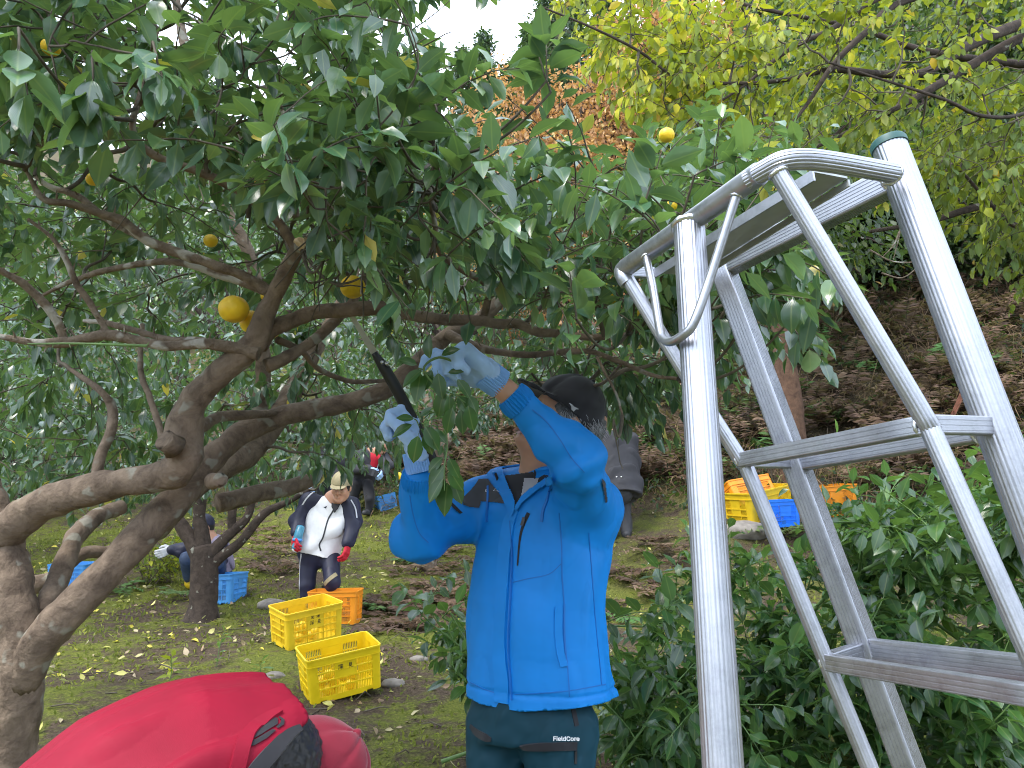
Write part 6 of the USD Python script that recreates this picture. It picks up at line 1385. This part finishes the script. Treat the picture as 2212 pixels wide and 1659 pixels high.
# ---------------------------------------------------------------- crates
def crate(label, q0, q1, mat, tilt=None, size=(.52, .365, .305), ink=None, group='fruit crates set out in the orchard', up=None, slats=True, flip=False, mid=False):
    """Slatted harvest crate whose front bottom edge runs from q0 to q1."""
    q0 = np.asarray(q0, float); q1 = np.asarray(q1, float); k = np.linalg.norm(q1 - q0) / size[0]; ex = nrm(q1 - q0)
    if up is None: up = np.array([0, -.10, 1.0])
    ez = nrm(up - ex * (ex @ up)); ey = np.cross(ez, ex); Lx, Ly, H = size
    R = np.stack([ex, ey, ez], 1)
    t = thing('fruit_crate', label, 'crate', q0 + (R @ np.array([Lx / 2, Ly / 2, 0])) * k, group=group)
    def TF(v): return q0 + (np.asarray(v) @ R.T) * k
    taper = .955
    def tp(v):
        v = np.array(v, float); c = np.array([Lx / 2, Ly / 2]); s = taper + (1 - taper) * np.clip(v[:, 2:3] / H, 0, 1); v[:, :2] = c + (v[:, :2] - c) * s; return TF(v)
    def bx(x0, x1, y0, y1, z0, z1):
        v, f = box(((x0 + x1) / 2, (y0 + y1) / 2, (z0 + z1) / 2), ((x1 - x0) / 2, (y1 - y0) / 2, (z1 - z0) / 2)); return tp(v), f
    def ring(off, z, prof):
        r = .03; c = []
        for (cx_, cy_, a0) in ((Lx - r, Ly - r, 0), (r, Ly - r, 1), (r, r, 2), (Lx - r, r, 3)):
            for a in np.linspace(a0 * np.pi / 2, (a0 + 1) * np.pi / 2, 5): c.append((cx_ + (r + off) * math.cos(a), cy_ + (r + off) * math.sin(a)))
        c = np.array(c); nn = []
        n = len(c); ctr = np.array([Lx / 2, Ly / 2]); V = []
        tang = np.roll(c, -1, 0) - np.roll(c, 1, 0); nor = nrm(np.stack([tang[:, 1], -tang[:, 0]], 1))
        for o, h in prof: V.append(np.column_stack([c + nor * o, np.full(n, z + h)]))
        V = np.stack(V, 1).reshape(-1, 3); m = len(prof); i = np.arange(n)[:, None]; j = np.arange(m)[None]
        F = np.stack([i * m + j, ((i + 1) % n) * m + j, ((i + 1) % n) * m + (j + 1) % m, i * m + (j + 1) % m], -1).reshape(-1, 4); return V, F
    V, F = ring(0, H, [(.008, 0), (.008, -.012), (.002, -.014), (.002, -.052), (-.004, -.052), (-.004, 0)]); rim = put('rim', t, tp(V), F, mat, smooth=35)
    V, F = ring(0, H - .052, [(.006, 0), (.006, -.006), (-.003, -.006), (-.003, 0)]); put('rib', rim, tp(V), F, mat, smooth=35)
    put('base', t, *bx(.01, Lx - .01, .01, Ly - .01, .004, .010), mat, smooth=False)
    for ix in (0, 1):
        for iy in (0, 1):
            a = np.linspace(0, np.pi / 2, 6); r = .03; cx_ = r if ix == 0 else Lx - r; cy_ = r if iy == 0 else Ly - r; sx = -1 if ix == 0 else 1; sy = -1 if iy == 0 else 1
            out = [(cx_ - sx * .035, cy_ + sy * r)] + [(cx_ + sx * r * math.sin(b), cy_ + sy * r * math.cos(b)) for b in a] + [(cx_ + sx * r, cy_ - sy * .03)]
            out = np.array(out); inn = out - np.column_stack([np.sign(out[:, 0] - cx_ + 1e-9) * .0, np.zeros(len(out))]); c0 = np.array([cx_ - sx * .03, cy_ - sy * .03]); inn = out + (c0 - out) * .09
            v = []
            for z in (0.0, H - .052): v += [np.column_stack([out, np.full(len(out), z)]), np.column_stack([inn, np.full(len(inn), z)])]
            n = len(out); v = np.vstack(v); f = []
            for i in range(n - 1): f += [[i, i + 1, 2 * n + i + 1, 2 * n + i], [n + i, 3 * n + i, 3 * n + i + 1, n + i + 1]]
            f += [[0, 2 * n, 3 * n, n], [n - 1, 2 * n - 1, 4 * n - 1, 3 * n - 1]]
            put('corner_post', t, tp(v), f, mat, smooth=35)
    def wall(side):
        long = side < 2; ln = Lx if long else Ly; e0 = .062; y0 = .002; th = .005
        def pl(u0, u1, z0, z1, o=0.0, th_=th):
            a, b = y0 - o, y0 + th_
            if side == 0: return bx(u0, u1, a, b, z0, z1)
            if side == 1: return bx(u0, u1, Ly - b, Ly - a, z0, z1)
            if side == 2: return bx(a, b, u0, u1, z0, z1)
            return bx(Lx - b, Lx - a, u0, u1, z0, z1)
        w = put('wall', t, *pl(e0, ln - e0, .012, .034), mat, smooth=False)
        put('foot_edge', w, *pl(e0 + .05, ln - e0 - .05, -.004, .012, .001), mat, smooth=False)
        for z in (.088, .142, .198): put('rib', w, *pl(e0 - .004, ln - e0 + .004, z - .0045, z + .0045, .005), mat, smooth=False)
        cw = .075 if long else .055
        for u in (ln / 2 - cw, ln / 2 + cw): put('rib', w, *pl(u - .003, u + .003, .034, H - .05, .004), mat, smooth=False)
        put('name_panel', w, *pl(ln / 2 - cw + .003, ln / 2 + cw - .003, .146, H - .058, .0025, .003), mat, smooth=False)
        m = MB(); u = np.arange(e0, ln - e0, .0125)
        for x in u:
            z1 = .144 if abs(x - ln / 2) < cw else H - .05
            m.add(*pl(x, x + .0058, .03, z1, -.0005, .0042))
        put('slats', w, *m.get(), mat, smooth=False, kind='stuff')
        return w
    ws = [wall(s) for s in range(4)]
    if mid:
        V, F = ring(0, H * .47, [(.008, 0), (.008, -.014), (-.002, -.014), (-.002, 0)]); put('rib', rim, tp(V), F, mat, smooth=35)
    if ink is not None:                                            # hand-written characters on the front panel
        for (x0, z0, sc, strokes) in ink:
            m = MB()
            for st in strokes:
                p = np.array([[Lx / 2 + x0 + a * sc, y0_ , z0 + b * sc] for a, b in st for y0_ in (-.0022,)]); m.add(*tube(tp(p), .0017 * k, 5))
            put('handwriting', ws[0], *m.get(), M['ink'], smooth=True)
    t.TF = tp; t.k = k; t.R = R; return t
FUKA = [[(0, 1), (.12, .9)], [(-.03, .7), (.1, .62)], [(0, .1), (.15, .45)], [(.28, .8), (.26, .98), (.95, .98), (.93, .85)], [(.45, .9), (.38, .7)], [(.7, .92), (.72, .75), (.88, .72)], [(.28, .55), (.95, .55)], [(.6, .68), (.6, .02)], [(.58, .52), (.3, .2)], [(.62, .52), (.92, .18)]]
MI = [[(.25, .98), (.25, .42)], [(.25, .97), (.75, .98), (.74, .42)], [(.26, .8), (.73, .8)], [(.26, .62), (.73, .62)], [(.25, .43), (.74, .43)], [(.42, .42), (.36, .2), (.15, .02)], [(.58, .42), (.58, .12), (.68, .03), (.95, .05), (.97, .2)]]
def beside(q, px, py, ratio):
    return W(px, py, q[1] * ratio)
qf, qs, qo = G(670, 1526), G(620, 1408), G(662, 1352)
cf = crate('bright yellow slatted fruit crate nearest the red capped person, handwriting on its panel', qf, beside(qf, 829, 1484, 1.042), M['crate_yellow'], up=np.array([.12, -.12, 1.0]), ink=[(-.052, .195, .036, FUKA), (.018, .195, .036, MI)])
cs_ = crate('dull yellow slatted fruit crate standing between the front yellow crate and the orange one', qs, beside(qs, 743, 1376, 1.05), M['crate_yellow_dull'], up=np.array([.12, -.10, 1.0]), ink=[(-.05, .17, .034, FUKA), (.014, .172, .034, MI), (-.045, .222, .03, MI), (.01, .222, .03, FUKA)])
co = crate('orange slatted fruit crate at the white jacketed person, behind a yellow crate', qo, beside(qo, 770, 1350, 1.0), M['crate_orange'], up=np.array([.05, -.05, 1.0]), size=(.52, .365, .34))
cbw = crate('sky blue fruit crate standing behind the forked dark trunk', G(424, 1306), beside(G(424, 1306), 500, 1304, 1.0), M['crate_blue'], size=(.365, .50, .30), up=np.array([0, -.02, 1.0]))
cbf = crate('sky blue fruit crate far back beside the bent person in the open dark jacket', G(820, 1106), beside(G(820, 1106), 861, 1096, 1.01), M['crate_blue'], size=(.45, .365, .36), up=np.array([-.03, 0, 1.0]), mid=True)
cbl = crate('blue fruit crate half hidden behind the pale dead limb at the left', G(98, 1270), beside(G(98, 1270), 180, 1270, 1.0), M['crate_blue'], size=(.5, .365, .30))
# the group of crates on the bank behind the ladder
GB = 'fruit crates on the bank behind the ladder'
y0 = G(1630, 1153); y1 = W(1722, 1128, y0[1] * 1.035)
ck = crate('yellow slatted crate under the tipped orange crate on the bank behind the ladder', y0, y1, M['crate_yellow_dull'], size=(.52, .365, .34), group=GB)
a0 = W(1600, 1090, y0[1] + .06); a1 = W(1690, 1073, y0[1] + .28)
ca = crate('orange crate tipped up on top of the yellow crate behind the ladder', a0, a1, M['crate_orange'], up=np.array([-.06, .5, 1.0]), size=(.52, .33, .27), group=GB)
b0 = W(1668, 1140, y0[1] - .25); b1 = W(1732, 1136, y0[1] - .2)
cbb = crate('deep blue crate in front of the yellow crate on the bank, behind brown fern', b0, b1, M['crate_blue_deep'], size=(.42, .34, .34), group=GB)
o0 = W(1768, 1134, y0[1] + .05); o1 = W(1862, 1126, y0[1] + .1)
coo = crate('orange crate standing apart on the bank, half covered by a green fern', o0, o1, M['crate_orange'], size=(.52, .365, .42), group=GB)
def fruit(label, c, r, parent=None, group=None, top=(0, 0, 1)):
    m = trimesh.creation.icosphere(subdivisions=3); v = m.vertices * np.array([1, 1, .92]); n = v.copy()
    v = v * (1 + .05 * (meshkit.fbm(v * 3 + np.asarray(c) * 7, 2, 3)[:, None] - .5)) ; d = np.hypot(v[:, 0], v[:, 1]); v[:, 2] -= .10 * np.exp(-(d / .22) ** 2) * np.sign(v[:, 2])
    t = thing('citrus_fruit', label, 'fruit', c, group=group); put('peel', t, v * r + np.asarray(c), m.faces, M['fruit'])
    put('stalk', t, *tube(np.array([[0, 0, .86], [.03, 0, 1.05], [.05, .02, 1.25]]) * r + np.asarray(c), .05 * r, 6), M['twig_green']); return t
rf = np.random.default_rng(12)
def fill(cr, n, label, group, L_=.52, Wd=.365, zone=(.07, .42)):
    pts = []
    for i in range(n * 30):
        if len(pts) >= n: break
        q = np.array([rf.uniform(*zone), rf.uniform(.05, Wd - .05), .0]); lay = 0
        q[2] = .048
        while any(np.linalg.norm(q - o) < .066 for o in pts) and q[2] < .17: q[2] += .02
        if q[2] < .15: pts.append(q)
    for q in pts: fruit(label, cr.TF(q[None])[0], .036 * cr.k, group=group)
fill(cf, 16, 'yellow citrus fruit lying in the bright yellow front crate', 'fruit in the front yellow crate'); fill(cs_, 12, 'yellow citrus fruit lying in the dull yellow middle crate', 'fruit in the middle yellow crate', zone=(.06, .3))
for (x, y, d, r, lab) in ((505, 668, 1.96, 32, 'large ripe yellow fruit hanging beside the fork of the sawn limb'), (545, 696, 2.03, 27, 'yellow fruit touching the largest one, partly behind the sawn limb'), (583, 712, 2.08, 22, 'yellow fruit peeping out right of the sawn limb above the bough'), (573, 640, 2.06, 10, 'yellow fruit mostly hidden behind the sawn limb, above the others'),
                          (762, 620, 2.1, 27, 'ripe yellow fruit above the long bough where the saw blade ends'), (110, 102, 1.75, 20, 'yellow orange fruit high in the crown at the far left'), (556, 402, 2.2, 18, 'yellow fruit between leaves above the sawn limb end'), (200, 388, 2.0, 14, 'yellow fruit behind leaves at the left, above the pale limbs'),
                          (1318, 640, 2.3, 18, 'yellow fruit hanging left of the ladder top'), (1450, 445, 2.1, 13, 'small yellow fruit beside the ladder sleeve tube'), (860, 1028, 6.0, 9, 'far small yellow fruit near the bent dark jacketed person'), (700, 290, 2.3, 14, 'yellow fruit high in the middle of the crown'), (985, 362, 2.2, 15, 'small yellow fruit right of the middle of the crown'), (455, 520, 2.3, 15, 'yellow fruit between the two pale limbs left of the sawn limb'), (1392, 676, 2.2, 16, 'yellow fruit just left of the ladder brace rod'), (640, 190, 2.1, 15, 'yellow fruit in the upper middle crown, near the upright dead stem'), (1440, 292, 2.2, 17, 'yellow fruit near the top right edge of the crown')):
    fruit(lab, P(x, y, d), r / FPX * d)

# ---------------------------------------------------------------- the other people
def figure(label, feet, J, mats, h=.016, cap=None, hair='hair', jk_len=1.0, stripes=None, gloves=None, tr='tr', name='person', headf=(0, -1, -.3), headu=(0, 0, 1), hs=1.0, tw=.19, td=.125, legr=(.09, .068, .055), hemcut=None, seedn=1):
    t = thing(name, label, 'person', feet); J = {k: np.asarray(v, float) for k, v in J.items()}
    sp_ = nrm(J['neck'] - J['pelvis']); sd = nrm((J['shL'] - J['shR']) - sp_ * ((J['shL'] - J['shR']) @ sp_)); fr = np.cross(sd, sp_)
    def hands(p):
        d = None
        for s, k in (('L', 1), ('R', -1)):
            c = hand_sdf(p, J['wr' + s], J['wr' + s] - J['el' + s] + np.array([0, 0, -.05]), -sd * k * .8 - fr * .5, (.35, .6, .4), k, 1.05); d = c if d is None else np.minimum(d, c)
        return d
    def fb(p):
        d = head_sdf(p, J['head'], headf, headu, hs); d = smin(d, cone(p, J['head'] - nrm(headu) * .07, J['neck'], .055, .06), .03); d = smin(d, cone(p, J['neck'], J['pelvis'], .1, .12), .05)
        for s in 'LR': d = smin(d, chain(p, [J['sh' + s], J['el' + s], J['wr' + s]], [.05, .038, .03], .02), .02)
        return d if gloves else np.minimum(d, hands(p))
    allp = np.array(list(J.values())); lo, hi = allp.min(0) - .28, allp.max(0) + .28
    zl = min(J['pelvis'][2] - .2, J['wrL'][2] - .22, J['wrR'][2] - .22)
    body_mesh('body', t, fb, [lo[0], lo[1], zl], hi, h, M['skin'])
    if gloves: body_mesh('gloves', t, hands, [lo[0], lo[1], zl], [hi[0], hi[1], max(J['wrL'][2], J['wrR'][2]) + .1], h * .7, M[gloves])
    cs2 = [J['neck'] - sp_ * .02, J['neck'] * .8 + J['pelvis'] * .2, J['neck'] * .45 + J['pelvis'] * .55, J['pelvis'] + (J['pelvis'] - J['neck']) * .12]
    def fj(p):
        d = loft(p, cs2, sd, fr, [.07, tw, tw * 1.02, tw * 1.04], [.065, td, td * 1.06, td * 1.12], 2.2)
        d2 = None
        for s in 'LR':
            c = smin(chain(p, [J['sh' + s], J['el' + s], J['wr' + s]], [.078, .066, .048], .03), cone(p, J['neck'] - sp_ * .05, J['sh' + s], .06, .075), .04); d2 = c if d2 is None else np.minimum(d2, c)
        return d, d2
    if mats.get('sleeve'):
        body_mesh('jacket', t, lambda p: fj(p)[0] + cloth(p, .032, 7, seedn, (1.3, 1.3, .6)), lo, hi, h, M[mats['jacket']])
        body_mesh('sleeves', t, lambda p: fj(p)[1] + cloth(p, .022, 11, seedn + 1), lo, hi, h, M[mats['sleeve']])
    else: body_mesh('jacket', t, lambda p: smin(*fj(p), .04) + cloth(p, .028, 8, seedn), lo, hi, h, M[mats['jacket']])
    t.fj = lambda p: smin(*fj(p), .02) + cloth(p, .03, 7, seedn, (1.3, 1.3, .6))
    def ft(p):
        d = ell(p, J['pelvis'] - sp_ * .02, np.array([sd, fr, sp_]), (.165, .125, .15))
        for s in 'LR': d = smin(d, chain(p, [J['hip' + s], J['kn' + s], J['an' + s]], legr, .02), .03)
        return d + cloth(p, .018, 8, seedn + 2, (1, 1, .6))
    body_mesh('trousers', t, ft, [lo[0], lo[1], lo[2] + .15], [hi[0], hi[1], J['pelvis'][2] + .25], h, M[mats['trousers']])
    t.ft = ft
    for s in 'LR':
        a = J['an' + s]; td_ = J.get('toe' + s); td_ = fr * np.array([1, 1, 0]) if td_ is None else td_; td_ = nrm(td_)
        body_mesh('shoe', t, lambda p: smin(cone(p, a - [0, 0, .03] - td_ * .03, a + td_ * .15 - [0, 0, .045], .046, .036), cone(p, a + [0, 0, .04], a - [0, 0, .03], .05, .048), .03), a - .26, a + .26, h * .8, M[mats.get('shoe', 'black_cloth')])
    if cap: body_mesh('cap', t, lambda p: cap_sdf(p, J['head'] + nrm(headu) * .008, headf, headu, hs), J['head'] - .26, J['head'] + .26, h * .33, M[cap])
    f3, l3, u3 = basis(headf, headu)
    if hair:
        def fh(p):
            q = (p - J['head']) @ np.array([f3, l3, u3]).T / hs; d = ell(q, (-.012, 0, .018), np.eye(3), (.103, .083, .105)); return np.maximum(d, np.maximum(q[:, 0] - .045 - .35 * q[:, 2], -(q[:, 2] + .06))) * hs
        body_mesh('hair', t, fh, J['head'] - .2, J['head'] + .2, h * .6, M[hair])
    for sy in (-1, 1):
        e = J['head'] + hs * (f3 * .083 + l3 * .032 * sy + u3 * .006); m = trimesh.creation.icosphere(subdivisions=1, radius=.0105 * hs); put('eye', t, m.vertices + e, m.faces, M['hair'])
    return t
# white and navy jacket, khaki cap
Yw = 6.95
def w(x, y, dy=0.0): return W(x, y, Yw + dy)
fw = G(685, 1342); gz = float(hgtn(w(690, 1300)[0], Yw))
J = dict(head=w(738, 1052, -.16), neck=w(722, 1082), pelvis=w(690, 1186), shL=w(752, 1092), shR=w(668, 1082, -.05), elL=w(764, 1130, -.05), elR=w(646, 1125, -.05), wrL=w(753, 1172, -.12), wrR=w(640, 1150, -.16), hipL=w(712, 1196), hipR=w(668, 1196), knL=w(718, 1258, -.12), knR=w(664, 1262, -.02), anL=[*w(706, 1330)[:2], gz + .08], anR=[*w(662, 1330)[:2], gz + .08])
pw = figure('person in a white and navy tracksuit jacket and khaki cap stepping down behind the crates', [*w(690, 1300)[:2], gz], J, dict(jacket='white_shell', sleeve='navy', trousers='navy'), .0125, 'khaki', 'hair', gloves='red_glove', headf=(-.14, -.92, -.36), headu=(.05, -.33, .9), tw=.185, td=.125, seedn=4)
fj = pw.fj
ribbon('zipper', pw, fj, [(727, 1090), (718, 1106), (708, 1124), (698, 1160), (690, 1176), (693, 1190)], .014, M['charcoal'], .004, t0=5.5)
patch('open_collar', pw, fj, [(714, 1074), (730, 1074), (740, 1082), (730, 1100), (722, 1110), (716, 1096)], M['grey_dark'], .008, 1.0, t0=5.5)
ribbon('trim', pw, fj, [(648, 1110), (656, 1086), (676, 1064), (700, 1060)], .012, M['pale_cloth'], .004, t0=5.5); ribbon('trim', pw, fj, [(758, 1080), (768, 1100), (771, 1130), (769, 1160)], .012, M['pale_cloth'], .004, t0=5.5)
patch('chest_emblem', pw, fj, [(698, 1096), (708, 1092), (704, 1099), (708, 1101)], M['navy'], .004, .7, t0=5.5)
ribbon('leg_stripe', pw, pw.ft, [(696, 1268), (708, 1254), (722, 1243), (727, 1240)], .035, M['khaki'], .003, t0=5.5)
ribbon('leg_trim', pw, pw.ft, [(651, 1196), (648, 1220), (647, 1250), (647, 1275)], .014, M['grey_print'], .003, t0=5.5)
fbw = lambda p: head_sdf(p, J['head'], (-.14, -.92, -.36), (.05, -.33, .9), 1.0)
patch('mouth', pw, fbw, [(731, 1069), (736, 1067.6), (741, 1069), (736, 1070.4)], M['lips'], .003, .6, t0=5.5)
patch('cap_label', pw, lambda p: cap_sdf(p, J['head'] + nrm((.05, -.33, .9)) * .008, (-.14, -.92, -.36), (.05, -.33, .9)), [(736, 1038), (744, 1039), (743, 1044), (736, 1043)], M['white_print'], .003, .7, t0=5.5)
tl_ = thing('spray_bottle', 'bluish see-through bottle held in the red glove of the white jacketed person', 'bottle', w(640, 1168, -.18))
bq = [w(650, 1138, -.17), w(645, 1155, -.2), w(641, 1172, -.2), w(638, 1186, -.2), w(636, 1192, -.2)]
put('body', tl_, *tube(catmull(bq[:4], 4), np.interp(np.linspace(0, 1, 13), [0, .5, .6, 1], [.035, .04, .032, .034]), 14), M['clear_blue']); put('band', tl_, *tube([w(643, 1163, -.2), w(642, 1169, -.2)], .043, 14), M['crate_blue'])
# far bent person with an open dark jacket
Yf = float(G(797, 1113)[1]); print('far person at', Yf)
def w2(x, y, dy=0.0): return W(x, y, Yf + dy)
gz = float(hgtn(w2(790, 1100)[0], Yf))
J = dict(head=w2(826, 962, -.2), neck=w2(806, 974, -.05), pelvis=w2(782, 1036, .1), shL=w2(826, 984, -.1), shR=w2(776, 984), elL=w2(838, 1006, -.25), elR=w2(764, 1014, -.1), wrL=w2(829, 1016, -.3), wrR=w2(796, 1014, -.28), hipL=w2(794, 1044), hipR=w2(772, 1044), knL=w2(799, 1078, -.05), knR=w2(764, 1078, .1), anL=[*w2(797, 1110)[:2], gz + .08], anR=[*w2(764, 1108)[:2] + np.array([0, .1]), gz + .1])
pf = figure('far person in an open dark jacket over a red shirt, bending by the blue crate', [*w2(785, 1100)[:2], gz], J, dict(jacket='grey_dark', trousers='black_cloth', shoe='charcoal'), .02, None, 'hair', headf=(.3, -.7, -.6), tw=.19, gloves='glove', seedn=7, legr=(.085, .07, .06))
patch('red_shirt', pf, pf.fj, [(800, 976), (822, 974), (824, 984), (812, 1012), (804, 1024), (798, 1018), (801, 996)], M['red_glove'], .01, .8, t0=9)
lettering('shirt_lettering', pf, pf.fj, 'LOI', 803, 997, 5.5, M['white_print'], 0, -.15, 1.3, t0=9)
ribbon('zipper', pf, pf.fj, [(826, 984), (818, 1002), (808, 1022)], .014, M['pale_cloth'], .014, t0=9)
q = w2(806, 1021, -.36); sh_ = thing('pruner_case', 'small dark flat case held by the far bent person', 'case', q); R = np.array([[.9, 0, .3], [0, 1, 0], [-.3, .2, .9]]); put('cover', sh_, *box(q, (.075, .012, .05), R), M['black_plastic'], smooth=False); put('strap', sh_, *box(q + [0, -.014, 0], (.02, .003, .052), R), M['charcoal'], smooth=False)
# crouching person behind the forked trunk
Yc_ = Y2 + 1.1
def w3(x, y, dy=0.0): return W(x, y, Yc_ + dy)
gz = float(hgtn(w3(430, 1250)[0], Yc_))
J = dict(head=w3(440, 1140, -.05), neck=w3(450, 1168), pelvis=w3(462, 1232, .1), shL=w3(474, 1178, .05), shR=w3(420, 1176, -.1), elL=w3(482, 1206, .1), elR=w3(398, 1188, -.2), wrL=w3(470, 1230, -.1), wrR=w3(374, 1186, -.25), hipL=w3(470, 1238), hipR=w3(440, 1238), knL=w3(470, 1216, -.35), knR=w3(404, 1208, -.28), anL=[*w3(470, 1250)[:2], gz + .08], anR=[*w3(412, 1250)[:2], gz + .08])
pc = figure('crouching person in dark clothes behind the forked trunk, gloved arm stretched out', [*w3(440, 1250)[:2], gz], J, dict(jacket='lilac', sleeve='navy', trousers='denim', shoe='crate_yellow_dull'), .016, 'navy', 'hair', headf=(-.6, -.6, -.3), gloves='pale_cloth', seedn=10, tw=.17)
f3, l3, u3 = basis((-.6, -.6, -.3), (0, 0, 1)); 
body_mesh('face_cloth', pc, lambda p: np.maximum(ell((p - J['head']) @ np.array([f3, l3, u3]).T, (.03, 0, -.05), np.eye(3), (.082, .078, .095)), -(((p - J['head']) @ f3) - .0)), J['head'] - .2, J['head'] + .2, .011, M['crate_blue'])
# person turned away in a dark grey jacket
Yg = 8.7
def w4(x, y, dy=0.0): return W(1328 + (x - 1322) * 1.3, 940 + (y - 948) * 1.05, Yg + dy)
gz = float(hgtn(w4(1325, 1100)[0], Yg))
J = dict(head=w4(1322, 948, .42), neck=w4(1322, 942, .22), pelvis=w4(1330, 1058, -.05), shL=w4(1296, 956, .16), shR=w4(1350, 956, .16), elL=w4(1296, 1006, .2), elR=w4(1352, 1008, .2), wrL=w4(1306, 1040, .3), wrR=w4(1342, 1040, .3), hipL=w4(1318, 1066), hipR=w4(1342, 1066), knL=[*w4(1314, 1100, .1)[:2], gz + .42], knR=[*w4(1340, 1100, .1)[:2], gz + .42], anL=[*w4(1316, 1100, .02)[:2], gz + .08], anR=[*w4(1340, 1100, .02)[:2], gz + .08])
pg = figure('person bending away in a long dark grey jacket, at the foot of the bank', [*w4(1328, 1100)[:2], gz], J, dict(jacket='grey_dark', trousers='charcoal', shoe='charcoal'), .014, 'black_cloth', 'hair', headf=(0, .6, -.7), headu=(0, .7, .6), gloves='pale_cloth', tw=.235, td=.15, seedn=13)
for x in (1322, 1332):
    q, g = trace(pg.fj, [(x + 10, 1030)], .002, t0=6); m = trimesh.creation.icosphere(subdivisions=1, radius=.009); put('stud', pg, m.vertices + q, m.faces, M['white_print'])
# person almost hidden by the leaves
Yh = 10.5
def w5(x, y, dy=0.0): return W(x, y, Yh + dy)
gz = float(hgtn(w5(705, 1100)[0], Yh))
J = dict(head=w5(706, 925), neck=w5(706, 950), pelvis=w5(708, 1030), shL=w5(730, 962), shR=w5(682, 962), elL=w5(736, 1000), elR=w5(676, 1004), wrL=w5(728, 1032, -.1), wrR=w5(672, 1040, -.15), hipL=w5(718, 1036), hipR=w5(698, 1036), knL=[*w5(722, 1080)[:2], gz + .48], knR=[*w5(694, 1080)[:2], gz + .48], anL=[*w5(722, 1080)[:2], gz + .08], anR=[*w5(694, 1080)[:2], gz + .08])
figure('person in black almost hidden by foliage above the khaki cap', [*w5(706, 1080)[:2], gz], J, dict(jacket='black_cloth', trousers='black_cloth'), .02, None, 'hair', gloves='glove', seedn=16)
